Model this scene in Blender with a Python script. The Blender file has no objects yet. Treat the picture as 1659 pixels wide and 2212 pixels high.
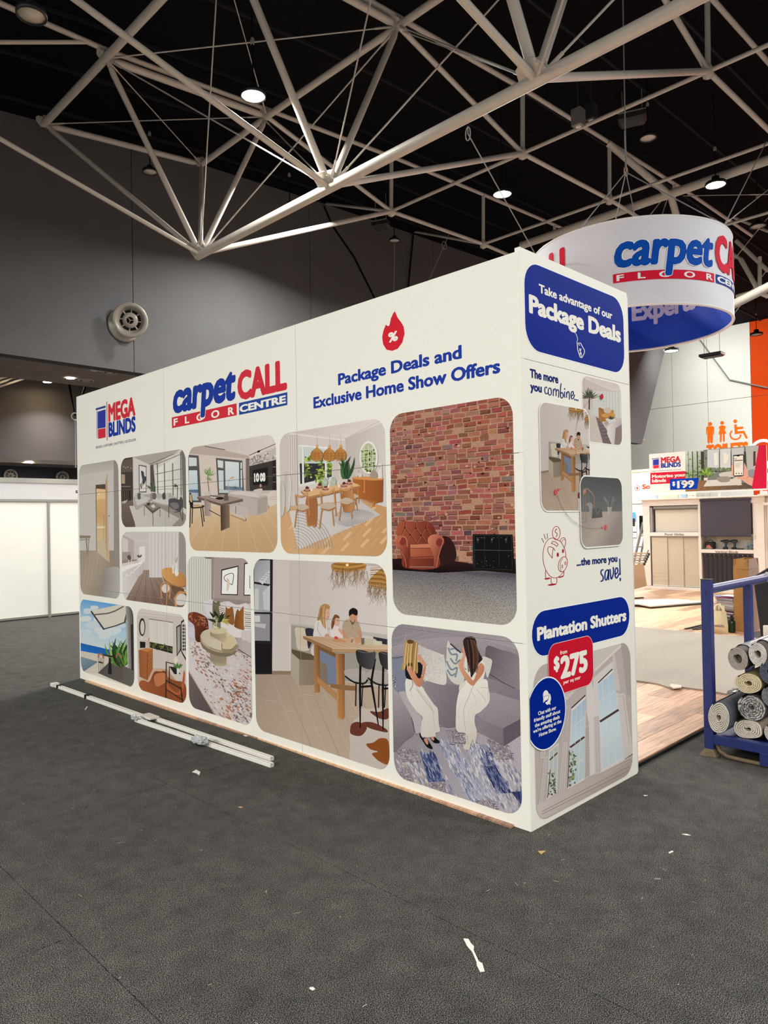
import bpy, bmesh, math, random
from mathutils import Vector, Matrix
from mathutils.geometry import tessellate_polygon
random.seed(7)
S = bpy.context.scene
COL = S.collection
# ------------------------------------------------------------------ camera
FPX, YAW, PIT, ROL = 1576.457, 0.788964, 0.0125222, -0.0186603
CAMP = Vector((-3.165401, -2.160282, 1.610289))
def _basis():
    f = Vector((math.cos(PIT)*math.cos(YAW), math.cos(PIT)*math.sin(YAW), math.sin(PIT)))
    r = Vector((math.sin(YAW), -math.cos(YAW), 0)); u = r.cross(f)
    return (math.cos(ROL)*r + math.sin(ROL)*u, -math.sin(ROL)*r + math.cos(ROL)*u, f)
RGT, UPV, FWD = _basis()
cd = bpy.data.cameras.new('camera'); cd.sensor_fit = 'HORIZONTAL'; cd.sensor_width = 36
cd.lens = FPX/1659*36; cd.clip_start = .05; cd.clip_end = 200
cam = bpy.data.objects.new('camera', cd); COL.objects.link(cam)
m3 = Matrix((RGT, UPV, -FWD)).transposed()
cam.matrix_world = Matrix.Translation(CAMP) @ m3.to_4x4()
S.camera = cam
# ------------------------------------------------------------------ world, view
w = bpy.data.worlds.new('world'); S.world = w; w.use_nodes = True
w.node_tree.nodes['Background'].inputs[0].default_value = (1, 1, 1, 1)
w.node_tree.nodes['Background'].inputs[1].default_value = 0.36
S.view_settings.view_transform = 'Standard'; S.view_settings.look = 'None'
S.view_settings.gamma = 1; S.view_settings.exposure = 0.06
S.view_settings.use_curve_mapping = False
S.cycles.max_bounces = 6; S.cycles.diffuse_bounces = 3
try: S.cycles.use_denoising = True
except Exception: pass

# ------------------------------------------------------------------ geometry helpers
def ray(px, py):
    return RGT*((px-829.5)/FPX) - UPV*((py-1106)/FPX) + FWD
def at(px, py, axis, val):
    """world point seen at a pixel of the photograph, on the plane axis=val"""
    d = ray(px, py); t = (val-CAMP[axis])/d[axis]; return CAMP + d*t
def X_(px, py, v): return at(px, py, 0, v)
def Y_(px, py, v): return at(px, py, 1, v)
def Z_(px, py, v=0.0): return at(px, py, 2, v)

def lin(c):
    return tuple(((x/255)/12.92 if x/255 <= .04045 else ((x/255+.055)/1.055)**2.4) for x in c[:3])
MATS = {}
def mat(name, rgb=(40, 40, 42), rough=.6, metal=0, noise=0, scale=30, bump=0, emit=0, emitc=None, spec=None, trans=0, alpha=1, stretch=None, aniso=None, bumpd=.01):
    if name in MATS: return MATS[name]
    m = bpy.data.materials.new(name); m.use_nodes = True; MATS[name] = m
    nt = m.node_tree; b = nt.nodes['Principled BSDF']
    c = lin(rgb)
    b.inputs['Base Color'].default_value = (*c, 1)
    b.inputs['Roughness'].default_value = rough; b.inputs['Metallic'].default_value = metal
    if spec is not None: b.inputs['Specular IOR Level'].default_value = spec
    if trans: b.inputs['Transmission Weight'].default_value = trans
    if alpha < 1: b.inputs['Alpha'].default_value = alpha
    if emit:
        b.inputs['Emission Color'].default_value = (*(lin(emitc) if emitc else c), 1)
        b.inputs['Emission Strength'].default_value = emit
    if noise or bump:
        tc = nt.nodes.new('ShaderNodeTexCoord'); mp = nt.nodes.new('ShaderNodeMapping')
        nt.links.new(tc.outputs['Object'], mp.inputs[0])
        if stretch: mp.inputs['Scale'].default_value = stretch
        n = nt.nodes.new('ShaderNodeTexNoise'); n.inputs['Scale'].default_value = scale
        n.inputs['Detail'].default_value = 5
        nt.links.new(mp.outputs[0], n.inputs['Vector'])
        if noise:
            r = nt.nodes.new('ShaderNodeMapRange')
            r.inputs[1].default_value = .25; r.inputs[2].default_value = .75
            r.inputs[3].default_value = 1-noise; r.inputs[4].default_value = 1+noise
            nt.links.new(n.outputs['Fac'], r.inputs[0])
            v = nt.nodes.new('ShaderNodeVectorMath'); v.operation = 'SCALE'
            v.inputs[0].default_value = c; nt.links.new(r.outputs[0], v.inputs['Scale'])
            nt.links.new(v.outputs[0], b.inputs['Base Color'])
        if bump:
            bp = nt.nodes.new('ShaderNodeBump'); bp.inputs['Strength'].default_value = bump
            bp.inputs['Distance'].default_value = bumpd
            nt.links.new(n.outputs['Fac'], bp.inputs['Height']); nt.links.new(bp.outputs[0], b.inputs['Normal'])
    return m

def link(o, parent=None):
    COL.objects.link(o)
    if parent is not None: o.parent = parent
    return o
def empty(name, label, cat, loc=(0,0,0), group=None, kind=None):
    o = bpy.data.objects.new(name, None); COL.objects.link(o); o.location = loc
    o.empty_display_size = .1
    if label: o['label'] = label
    if cat: o['category'] = cat
    if group: o['group'] = group
    if kind: o['kind'] = kind
    return o
def tag(o, label=None, cat=None, group=None, kind=None):
    if label: o['label'] = label
    if cat: o['category'] = cat
    if group: o['group'] = group
    if kind: o['kind'] = kind
    return o
class MB:
    """collects verts and faces in world coordinates, becomes ONE mesh object"""
    def __init__(s): s.v = []; s.f = []; s.smooth = []; s.mi = []; s.m = 0
    def add(s, vs, fs, smooth=False):
        k = len(s.v); s.v += [Vector(v) for v in vs]
        for f in fs: s.f.append([i+k for i in f]); s.smooth.append(smooth); s.mi.append(s.m)
        return s
    def box(s, a, b):
        x0, x1 = sorted((a[0], b[0])); y0, y1 = sorted((a[1], b[1])); z0, z1 = sorted((a[2], b[2]))
        vs = [(x, y, z) for x in (x0, x1) for y in (y0, y1) for z in (z0, z1)]
        return s.add(vs, [(0,1,3,2), (4,6,7,5), (0,4,5,1), (2,3,7,6), (0,2,6,4), (1,5,7,3)])
    def bbox(s, a, b, r=.004):
        x0, x1 = sorted((a[0], b[0])); y0, y1 = sorted((a[1], b[1])); z0, z1 = sorted((a[2], b[2]))
        bm = bmesh.new(); bmesh.ops.create_cube(bm, size=1)
        for v in bm.verts: v.co = ((x0+x1)/2+v.co.x*(x1-x0), (y0+y1)/2+v.co.y*(y1-y0), (z0+z1)/2+v.co.z*(z1-z0))
        bmesh.ops.bevel(bm, geom=bm.edges[:], offset=r, segments=2, affect='EDGES', profile=.5)
        bm.verts.index_update()
        s.add([v.co.copy() for v in bm.verts], [[v.index for v in f.verts] for f in bm.faces]); bm.free()
        return s
    def bar(s, p, q, w, h=None, up=(0,0,1)):
        p = Vector(p); q = Vector(q); h = h or w; d = (q-p).normalized(); up = Vector(up)
        if abs(d.dot(up)) > .98: up = Vector((1,0,0))
        a = d.cross(up).normalized(); b = a.cross(d).normalized()
        vs = [c + a*(i*w/2) + b*(j*h/2) for c in (p, q) for i, j in ((-1,-1),(1,-1),(1,1),(-1,1))]
        return s.add(vs, [(0,3,2,1), (4,5,6,7), (0,1,5,4), (1,2,6,5), (2,3,7,6), (3,0,4,7)])
    def tube(s, pts, r, n=10, caps=True, closed=False):
        pts = [Vector(p) for p in pts]; m = len(pts)
        rs = r if isinstance(r, (list, tuple)) else [r]*m
        up = Vector((0,0,1)); a = None; vs = []
        for i, p in enumerate(pts):
            if closed: d = pts[(i+1) % m]-pts[i-1]
            else: d = pts[min(i+1, m-1)]-pts[max(i-1, 0)]
            d.normalize()
            if a is None:
                a = d.cross(up if abs(d.z) < .95 else Vector((1,0,0))).normalized()
            else: a = (a - d*a.dot(d)).normalized()
            b = d.cross(a)
            for k in range(n):
                t = 2*math.pi*k/n; vs.append(p + (a*math.cos(t)+b*math.sin(t))*rs[i])
        fs = []
        for i in range(m if closed else m-1):
            j = (i+1) % m
            for k in range(n): fs.append((i*n+k, i*n+(k+1) % n, j*n+(k+1) % n, j*n+k))
        s.add(vs, fs, True)
        if caps and not closed:
            s.add(vs[:n], [tuple(range(n))[::-1]]); s.add(vs[-n:], [tuple(range(n))])
        return s
    def lathe(s, prof, c, axis=(0,0,1), n=24, caps=True):
        ax = Vector(axis).normalized(); a = ax.orthogonal().normalized(); b = ax.cross(a); c = Vector(c); vs = []
        for r, h in prof:
            for k in range(n):
                t = 2*math.pi*k/n; vs.append(c + ax*h + (a*math.cos(t)+b*math.sin(t))*r)
        fs = [(i*n+k, i*n+(k+1) % n, (i+1)*n+(k+1) % n, (i+1)*n+k) for i in range(len(prof)-1) for k in range(n)]
        s.add(vs, fs, True)
        if caps:
            if prof[0][0] > 1e-5: s.add(vs[:n], [tuple(range(n))[::-1]])
            if prof[-1][0] > 1e-5: s.add(vs[-n:], [tuple(range(n))])
        return s
    def prism(s, pts, d):
        """closed polygon (3-D points) extruded by vector d"""
        pts = [Vector(p) for p in pts]; n = len(pts); d = Vector(d)
        vs = pts + [p+d for p in pts]; fs = []
        for t in tessellate_polygon([pts]):
            fs.append(t); fs.append(tuple(i+n for i in t[::-1]))
        for i in range(n): j = (i+1) % n; fs.append((i, j, j+n, i+n))
        return s.add(vs, fs)
    def build(s, name, m, parent=None, fix=True):
        org = parent.matrix_basis.translation if parent is not None else Vector((0,0,0))
        if parent is not None:
            p = parent.parent
            while p is not None: org = org + p.matrix_basis.translation; p = p.parent
        me = bpy.data.meshes.new(name)
        me.from_pydata([v-org for v in s.v], [], s.f); me.update()
        if fix:
            bm = bmesh.new(); bm.from_mesh(me); bmesh.ops.recalc_face_normals(bm, faces=bm.faces[:]); bm.to_mesh(me); bm.free()
        me.polygons.foreach_set('use_smooth', s.smooth)
        ms = m if isinstance(m, (list, tuple)) else [m]
        for x in ms: me.materials.append(x)
        if len(ms) > 1: me.polygons.foreach_set('material_index', s.mi)
        o = bpy.data.objects.new(name, me); link(o, parent)
        return o
def area(name, loc, size, power, rot=(0,0,0), col=(1,1,.965), spread=math.pi, sy=None):
    l = bpy.data.lights.new(name, 'AREA'); l.energy = power; l.color = col; l.size = size; l.spread = spread
    if sy: l.shape = 'RECTANGLE'; l.size_y = sy
    else: l.shape = 'DISK'
    o = bpy.data.objects.new(name, l); o.location = loc; o.rotation_euler = rot; COL.objects.link(o); return o
# ------------------------------------------------------------------ unseen high-bay lamps of the hall, some added to brighten walls and booth
LK = 0.97
for (x, y, p) in [(-9, -2, 420), (-10, 5, 420), (-5.5, 1.5, 70), (-19, -1, 2300), (-19, 8, 1900), (-3, -9, 520), (3, -8, 520), (9, -6, 500), (-9, -9, 500), (14, -5, 700), (22, -6, 1200), (24, 4, 900), (31, 8, 900), (31, 0, 900), (14, 9, 700), (22, 12, 1100), (7, 10, 500)]:
    area('high_bay_light', (x, y, 8.6), .9, p*LK)
for y in (1, 7, 13):
    area('wall_fill', (33.5, y, 10.6), .8, 290*LK, rot=(0, math.radians(-48), 0))  # unseen fill lights added to brighten the white right-hand wall
# ------------------------------------------------------------------ room shell
M_wall = mat('wall_grey', (95, 94, 95), .75, spec=.2, noise=.05, scale=1.5)
M_soff = mat('soffit_grey', (160, 150, 143), .8, spec=.2, noise=.04, scale=3)
M_far = mat('far_wall_grey', (98, 94, 93), .8, spec=.2, noise=.05, scale=1)
M_blk = mat('roof_black', (20, 19, 21), .9, noise=.2, scale=6, spec=.04)
M_batt = mat('batten_black', (40, 39, 41), .8, spec=.1)
M_white = mat('wall_white', (214, 212, 203), .7, noise=.02, scale=4)
M_or = mat('wall_orange', (196, 62, 12), .7, noise=.03, scale=3, spec=.08)
# carpet: charcoal needle-punch with pale flecks, laid in wide sheets
def carpet_mat():
    m = bpy.data.materials.new('carpet_charcoal'); m.use_nodes = True; nt = m.node_tree; b = nt.nodes['Principled BSDF']
    N = nt.nodes.new; L = nt.links.new
    tc = N('ShaderNodeTexCoord')
    def noise(sc, det, rough=.6):
        n = N('ShaderNodeTexNoise'); n.inputs['Scale'].default_value = sc; n.inputs['Detail'].default_value = det; n.inputs['Roughness'].default_value = rough
        L(tc.outputs['Object'], n.inputs['Vector']); return n
    fine = noise(330, 2, .65); mid = noise(9, 4); big = noise(.9, 4)
    r = N('ShaderNodeValToRGB'); e = r.color_ramp.elements
    e[0].position = .38; e[0].color = (*lin((10, 10, 10)), 1); e[1].position = .68; e[1].color = (*lin((176, 171, 163)), 1)
    x = e.new(.5); x.color = (*lin((40, 39, 38)), 1)
    L(fine.outputs['Fac'], r.inputs[0])
    mr = N('ShaderNodeMapRange'); mr.inputs[1].default_value = .3; mr.inputs[2].default_value = .7; mr.inputs[3].default_value = .78; mr.inputs[4].default_value = 1.2
    L(mid.outputs['Fac'], mr.inputs[0])
    mr2 = N('ShaderNodeMapRange'); mr2.inputs[1].default_value = .3; mr2.inputs[2].default_value = .7; mr2.inputs[3].default_value = .9; mr2.inputs[4].default_value = 1.1
    L(big.outputs['Fac'], mr2.inputs[0])
    mu = N('ShaderNodeMath'); mu.operation = 'MULTIPLY'; L(mr.outputs[0], mu.inputs[0]); L(mr2.outputs[0], mu.inputs[1])
    v = N('ShaderNodeVectorMath'); v.operation = 'SCALE'; L(r.outputs[0], v.inputs[0]); L(mu.outputs[0], v.inputs['Scale'])
    L(v.outputs[0], b.inputs['Base Color']); b.inputs['Roughness'].default_value = .95; b.inputs['Specular IOR Level'].default_value = .1
    bp = N('ShaderNodeBump'); bp.inputs['Strength'].default_value = .25; bp.inputs['Distance'].default_value = .004
    L(fine.outputs['Fac'], bp.inputs['Height']); L(bp.outputs[0], b.inputs['Normal'])
    return m
M_carpet = carpet_mat()
floor = MB().box((-14, -14, -.12), (40, 26, -.012)).build('floor', mat('slab_dark', (30, 29, 28), .9)); floor['kind'] = 'structure'
# the seams seen in the photo run roughly along the booth (y) with butt joints across (x)
g = .0022
ys = {0: [-14, -6.2, -1.9, 2.08, 6.0, 10.4, 26]}
xcuts = [-14, -7.3, -5.3, -3.3, -2.02, -.93, 40]
for i in range(len(xcuts)-1):
    sh = [0, 1.7, .6, -1.3, 2.05-2.08, 0][i]
    yc = [-14, -6.2+sh, -1.9+sh, 2.08+sh, 6.0+sh, 10.4+sh, 26]
    for j in range(len(yc)-1):
        MB().box((xcuts[i]+g, yc[j]+g, -.012), (xcuts[i+1]-g, yc[j+1]-g, 0)).build('carpet_sheet', M_carpet, floor)
# ceiling: dark curved deck, profile in x, running along y
prof = [(-14, 9.1), (-4, 9.9), (2.2, 10.81), (7.2, 11.28), (11.5, 11.49), (19.7, 11.74), (30, 11.8), (40, 11.82)]
mb = MB()
for (xa, za), (xb, zb) in zip(prof, prof[1:]):
    mb.prism([(xa, -14, za), (xb, -14, zb), (xb, -14, zb+.25), (xa, -14, za+.25)], (0, 40, 0))
ceil = mb.build('ceiling', M_blk); ceil['kind'] = 'structure'
for y in [-3.5, -1.6, .2, 1.9, 3.7, 5.4, 7.3, 9.0, 10.9, 12.6, 14.3]:
    m_ = MB()
    for (xa, za), (xb, zb) in zip(prof[1:], prof[2:]):
        m_.bar((xa, y, za-.03), (xb, y, zb-.03), .05, .06)
    m_.build('ceiling_batten', M_batt, ceil)
# big grey wall above the soffit, right end slanted
def wz(x):
    for (xa, za), (xb, zb) in zip(prof, prof[1:]):
        if xa <= x <= xb: return za+(zb-za)*(x-xa)/(xb-xa)
    return 11.8
top = [(x, 15, wz(x)+.1) for x in (-14, -4, 2.2, 7.2, 11.5, 19.7, 30, 36.3)]
seams_x = [5.22, 11.2]
cuts = [-14, 5.22, 10.9, 17, 23, 29]
wall = MB().prism([(-14, 15.06, 5.5), (32.6, 15.06, 5.32)] + [(p[0], 15.06, p[2]) for p in top[::-1]], (0, .3, 0)).build('wall_back', M_wall); wall['kind'] = 'structure'
def clipx(poly, x, keep_right):
    out = []
    for i in range(len(poly)):
        a, b = poly[i], poly[(i+1) % len(poly)]
        ia = (a[0] >= x) == keep_right; ib = (b[0] >= x) == keep_right
        if ia: out.append(a)
        if ia != ib:
            t = (x-a[0])/(b[0]-a[0]); out.append(tuple(a[k]+t*(b[k]-a[k]) for k in range(3)))
    return out
base = [(-14, 15, 5.5), (32.6, 15, 5.32)] + top[::-1]
cc = [-14, 5.22, 10.9, 16.6, 22.3, 28, 36.4]
for a, b in zip(cc, cc[1:]):
    q = clipx(clipx(base, a+.008, True), b-.008, False)
    MB().prism(q, (0, .058, 0)).build('wall_panel', M_wall, wall)
# soffit with slot, and the recess behind it
sf = MB().box((-14, 15.02, 5.5), (33, 16.32, 5.62)).box((-14, 16.58, 5.5), (33, 17.95, 5.62)).box((-14, 16.3, 5.7), (33, 16.6, 5.75))
soff = sf.build('trim_1', M_soff); soff['kind'] = 'structure'; soff['label'] = 'grey soffit under the big wall'
rw = MB().box((-14, 22, 3.6), (37.9, 22.2, 7.5)).build('wall_recess', M_far); rw['kind'] = 'structure'
MB().box((-14, 20.9, 3.55), (37.9, 22.1, 3.66)).build('ledge', M_soff, rw)
rb = MB().box((-14, 22.6, 0), (37.9, 22.8, 3.6)).build('wall_far', mat('navy_grey', (62, 63, 70), .8)); rb['kind'] = 'structure'
rc = MB().box((-14, 17.9, 7.0), (37.9, 22.8, 7.2)).build('trim_2', M_blk); rc['kind'] = 'structure'
# right-hand white wall with panel joints and orange bay
wr = MB().box((38.0, -14, 0), (38.3, 26, 11.9)).build('wall_right', mat('joint_grey', (150, 150, 142), .8)); wr['kind'] = 'structure'
XW = 37.95
yo = Y_(1623, 857, 0)  # (direction only)
yo = X_(1623, 857, XW).y; zs = X_(1623, 857, XW).z
ysm = [26, X_(1453, 878, XW).y, X_(1531, 868, XW).y, yo]
yb = [26, X_(1453, 878, XW).y, X_(1529, 868, XW).y, yo, yo-4.2, yo-8.4, -14]
for i in range(len(yb)-1):
    for (z0, z1) in ((0, zs), (zs, 11.85)):
        MB().box((XW, yb[i]-.012, z0+.012), (38.0, yb[i+1]+.012, z1-.012)).build('wall_panel', M_white if i < 3 else M_or, wr)
# ------------------------------------------------------------------ roof truss
M_steel = mat('painted_steel', (206, 198, 186), .38, noise=.05, scale=6)
M_rod = mat('steel_rod', (200, 192, 182), .4)
TR = empty('roof_truss', 'pale grey tubular steel space truss under the black roof, above the printed booth', 'truss', (4.5, 6.7, 7.0))
Y1, Y2, Y3, Y4 = 10.643, 6.68, 2.78, -1.15
XN, ZN = 4.52, 7.0
XB, ZB = 2.63, 10.12
XC, ZC = 6.2, 10.41
def capped(p, q, r, name='brace_tube', gap=.16, parent=TR):
    p = Vector(p); q = Vector(q); d = (q-p).normalized(); L = (q-p).length
    g = min(gap, L*.2)
    b = MB().tube([p+d*g, p+d*(g+.03), p+d*(g+.10), q-d*(g+.10), q-d*(g+.03), q-d*g], [r*.62, r*.8, r, r, r*.8, r*.62], 12)
    b.bar(p, p+d*(g+.04), r*.45, r*1.3); b.bar(q, q-d*(g+.04), r*.45, r*1.3)
    return b.build(name, M_steel, parent)
def rod(p, q, r=.017, parent=TR, name='tie_rod'):
    r *= .8
    p = Vector(p); q = Vector(q); d = (q-p).normalized()
    b = MB().tube([p, q], r, 6); b.tube([p+d*.12, p+d*.42], r*1.6, 8); b.tube([q-d*.12, q-d*.42], r*1.6, 8)
    return b.build(name, M_rod, parent)
def gusset(c, parent=TR, s=.2, spread=1.0):
    """node plates with bolts, lying along the chord"""
    c = Vector(c); b = MB()
    for a in (0, .9, -.9):
        n = Vector((math.cos(a), 0, math.sin(a))); t = Vector((-n.z, 0, n.x))
        u = Vector((0, 1, 0))
        pts = [c-u*s*1.1, c+u*s*1.1, c+u*s*.9+t*s*1.1, c+u*s*.2+t*s*1.45, c-u*s*.5+t*s*1.3]
        b.prism([p-n*.012 for p in pts], n*.024)
        for k in (-.55, .5):
            b.lathe([(.03, -.03), (.03, .03)], c+u*s*k+t*s*.85, tuple(n), 8)
    return b.build('node_plate', M_steel, parent)
N1, N2, N3, N4 = [(XN, y, ZN) for y in (Y1, Y2, Y3, Y4)]
MB().tube([(XN, Y1+.12, ZN), (XN, Y1-.1, ZN), (XN, -6, ZN)], .084, 16).build('chord_tube', M_steel, TR)
Bn = [(XB, y, ZB) for y in (Y1, Y2, Y3, Y4)]; Cn = [(XC, y, ZC) for y in (Y1, Y2, Y3, Y4)]
A = Vector(X_(95, 268, XB)); D = Vector(X_(435, 355, XC))
MB().tube([A, (XB, Y1, ZB), (XB, -6, ZB)], .074, 14).build('chord_tube', M_steel, TR)
MB().tube([D, (XC, Y1, ZC), (XC, -6, ZC)], .068, 14).build('chord_tube', M_steel, TR)
for n in (N1, N2, N3): gusset(n)
for n in Bn[:3]+Cn[:3]+[A, D]: gusset(n, s=.13)
# fans of braces at the bottom nodes
capped(N1, A, .05); capped(N1, D, .05); capped(N1, Bn[0], .056); capped(N1, Cn[0], .056)
capped(N2, Bn[1], .062); capped(N2, Cn[1], .058)
capped(N3, Bn[2], .07); capped(N3, Cn[2], .066)
# light diagonals to the left neighbour grid
L0 = Y_(0, 300, Y1); MB().tube([L0+(L0-Vector(N1))*.3, N1], .04, 12).build('brace_tube', M_steel, TR)
L1 = Y_(165, 0, Y2); MB().tube([L1+(L1-Vector(N2))*.3, N2], .046, 12).build('brace_tube', M_steel, TR)
L2 = Y_(1000, 0, Y3); MB().tube([L2+(L2-Vector(N3))*.6, N3], .05, 12).build('brace_tube', M_steel, TR)
# cross members of the top grid
capped(A, D, .065, 'top_tube'); 
for i in range(3): capped(Bn[i], Cn[i], .068, 'top_tube')
for i in range(2):
    rod(Bn[i], Cn[i+1], .016); rod(Cn[i], Bn[i+1], .012) if i == 9 else None
rod(A, Cn[0], .014); rod(Bn[0], D, .014)
# long tie rods crossing between bottom nodes and next top nodes
rod(N1, Cn[1], .018); rod(N2, Bn[0], .018)
rod((XN+.05, Y2+.1, ZN+.1), (XC-.05, Y1, ZC-.1), .015)
rod(N2, Cn[2], .018); rod(N3, Cn[1], .019); rod((XN+.05, Y3+.15, ZN+.12), (XC+.05, Y2-.06, ZC-.1), .014)
rod(N3, Cn[3], .02)
u1 = Y_(467, 0, Y1-2.2); rod(N1, u1+(u1-Vector(N1))*.2, .016)
u2 = Y_(801, 0, Y2-1.6); rod(N2, u2+(u2-Vector(N2))*.3, .016)
u3 = Y_(506, 0, Y1-1.9); rod(Cn[0], u3+(u3-Vector(Cn[0]))*.2, .013)
rod(N3, Vector(N3)+(Y_(1216, 0, Y3-1)-Vector(N3))*1.5, .016)
# second, lighter lattice to the right: rows R2, R3 with posts and purlins
X2, Z2, X3, Z3 = 10.0, 9.44, 13.8, 9.58
P0 = (0.85, 10.14); P2 = (10.1, 10.86); P3 = (13.9, 11.04); P4 = (19, 11.25)
for y in (Y1, Y2, Y3):
    b = MB().tube([(-2, y, 9.85), (P0[0], y, P0[1]+.12), (XB, y, ZB+.16), (XC, y, ZC+.16), (P2[0], y, P2[1]), (P3[0], y, P3[1]), (P4[0], y, P4[1]), (24, y, 11.35)], .05, 10)
    b.build('purlin_tube', M_steel, TR)
R2 = [(X2, y, Z2) for y in (Y1, Y2, Y3, Y4)]; R3 = [(X3, y, Z3) for y in (Y1, Y2, Y3, Y4)]
X4, Z4 = 17.6, 9.55
R4 = [(X4, y, Z4) for y in (Y1, Y2, Y3, Y4)]
for R in (R2, R3, R4):
    e0 = Y_(705, 440, 14.97) if R is R2 else Y_(893, 500, 14.97) if R is R3 else Vector((R[0][0], Y1+2.9, R[0][2]+.55))
    MB().tube([e0, R[0], (R[3][0], R[3][1]-4, R[3][2])], .04, 10).build('chord_tube', M_steel, TR)
for i in range(3):
    MB().tube([R2[i], (X2+.05, R2[i][1], P2[1])], .05, 8).build('post_tube', M_steel, TR)
    MB().tube([R3[i], (X3+.05, R3[i][1], P3[1])], .05, 8).build('post_tube', M_steel, TR)
    MB().tube([R4[i], (X4+.05, R4[i][1], 11.2)], .05, 8).build('post_tube', M_steel, TR)
    capped(R2[i], R3[i], .05, 'lower_tube', .05); capped(R3[i], R4[i], .05, 'lower_tube', .05)
    MB().tube([(XN, R2[i][1]-.02, ZN+.02), R2[i]], .055, 12).build('lower_tube', M_steel, TR)
    MB().tube([(XC, R2[i][1], ZC), R2[i]], .05, 10).build('brace_tube', M_steel, TR)
    for R in (R2, R3, R4):
        MB().lathe([(.02, -.14), (.09, -.1), (.1, .02), (.05, .12)], R[i], (0, 0, 1), 10).build('node_cap', M_steel, TR)
# third heavy chord further right with a lower node behind the hanging ring
XF, ZF = 15.1, 10.55
f1 = X_(1338, 457, XF); f2 = X_(1659, 346, XF)
XM = 19.5
MB().tube([f1+(f1-f2)*.85, f2+(f2-f1)*1.2], .11, 14).build('chord_tube', M_steel, TR)
fn = X_(1449, 423, XF)
low = Vector((17.0, fn.y, 7.2))
for a_, b_ in ((fn, low), ((X3, Y2, 11.0), fn)):
    MB().tube([a_, b_], .09, 10).build('brace_tube', M_steel, TR)
g1 = X_(1659, 620, 17.4); g2 = X_(1500, 700, 17.4)
MB().tube([g2+(g1-g2)*.3, g1+(g1-g2)*1.5], .12, 14).build('chord_tube', M_steel, TR)
MB().tube([(XB-.35, Y1, ZB+.14), Y_(0, 91, Y1), Y_(0, 91, Y1)+(Y_(0, 91, Y1)-Vector((XB-.35, Y1, ZB+.14)))], .035, 10).build('side_tube', M_steel, TR)
# fine lattice beyond the ring on the right
for (p, q, x, r) in [((1590, 520), (1659, 585), 20, .06), ((1585, 470), (1659, 500), 20, .04), ((1600, 560), (1641, 632), 20, .07), ((1641, 632), (1641, 555), 20, .06),
                     ((1590, 658), (1641, 632), 20, .06), ((1590, 640), (1641, 625), 20, .05), ((1641, 632), (1659, 640), 20, .07), ((1476, 480), (1600, 560), 20, .05),
                     ((1290, 498), (1410, 462), 22, .05)]:
    MB().tube([X_(*p, x), X_(*q, x)], r, 8).build('lattice_tube', M_steel, TR)
for (p, q, x) in [((1475, 423), (1659, 420), 16), ((1435, 425), (1400, 470), 16), ((1442, 428), (1425, 480), 16), ((1659, 580), (1584, 680), 21), ((1659, 470), (1586, 560), 19)]:
    rod(X_(*p, x), X_(*q, x), .012)
# ------------------------------------------------------------------ pendant high-bay lamps
M_lampb = mat('lamp_black', (22, 22, 22), .5)
M_off = mat('lamp_lens_off', (225, 215, 200), .4)
M_wire = mat('wire_grey', (150, 146, 140), .5)
M_bwire = mat('wire_black', (14, 14, 14), .9, spec=.05)
def lamp_mat(name, s):
    return mat(name, (255, 244, 222), .4, emit=s, emitc=(255, 243, 220))
M_on = lamp_mat('lamp_lens_lit', 38)
def highbay(c, r, on, label, power=0, drop=1.2, aim=None):
    c = Vector(c); print('lamp', [round(v, 2) for v in c], round(wz(c.x), 2)); drop = wz(c.x)-c.z-.01
    e = empty('high_bay_lamp', label, 'ceiling lamp', c, 'round high-bay lamps hanging from the roof')
    MB().lathe([(r*.35, r*.75), (r*.4, r*.35), (r*.95, r*.18), (r, .0), (r*.98, -.03), (r*.9, -.03), (r*.9, 0)], c, (0, 0, 1), 24).build('housing', M_lampb, e)
    MB().lathe([(0.001, -.012), (r*.9, -.012), (r*.9, .0)], c, (0, 0, 1), 24).build('lens', M_on if on else M_off, e)
    sc_ = MB().tube([c+Vector((0, 0, r*.7)), c+Vector((0, 0, drop))], .012, 5).build('suspension_cable', M_bwire, e)
    MB().lathe([(.03, 0), (.04, .05), (.02, .1)], c+Vector((0, 0, min(.8, drop*.55))), (0, 0, 1), 8).build('hook', M_wire, sc_)
    if power:
        a = area('high_bay_glow', c+Vector((0, 0, -.05)), r*1.8, power, spread=math.radians(150))
    return e
highbay(Y_(547, 205, 7.2), .20, True, 'brightest lit high-bay lamp, beside the thick truss tubes at upper left', 260*LK, 1.0)
highbay(Y_(626, 450, 12.4), .20, True, 'lit high-bay lamp just above the long lower chord, against the grey wall', 330*LK, 1.5)
highbay(Y_(1085, 418, 7.5), .22, True, 'lit high-bay lamp above the near corner of the printed booth', 260*LK, 1.6)
highbay(Y_(1546, 398, 4.4), .24, True, 'lit high-bay lamp above the hanging white ring, far right', 260*LK, 1.6)
highbay(Y_(1450, 757, 7.8), .24, True, 'lit high-bay lamp low below the hanging ring, before the white wall', 260*LK, 2.2)
highbay(Y_(68, 30, 6.0), .16, False, 'unlit high-bay lamp in the top left corner of the roof', 0, .9)
highbay(Y_(324, 370, 13.0), .17, False, 'unlit high-bay lamp close to the grey wall at left', 0, .9)
highbay(Y_(852, 519, 13.2), .17, False, 'unlit high-bay lamp hanging low before the grey wall, right of the lit one', 0, 1.6)
highbay(Y_(1400, 297, 5.2), .19, False, 'unlit high-bay lamp beside the black suspended box', 0, 1.9)
highbay(X_(1637, 488, 19), .22, False, 'unlit high-bay lamp right of the hanging ring', 0, 1.6)
highbay(X_(1634, 722, 30), .26, False, 'small unlit lamp before the orange wall bay', 0, 2.0)
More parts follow.
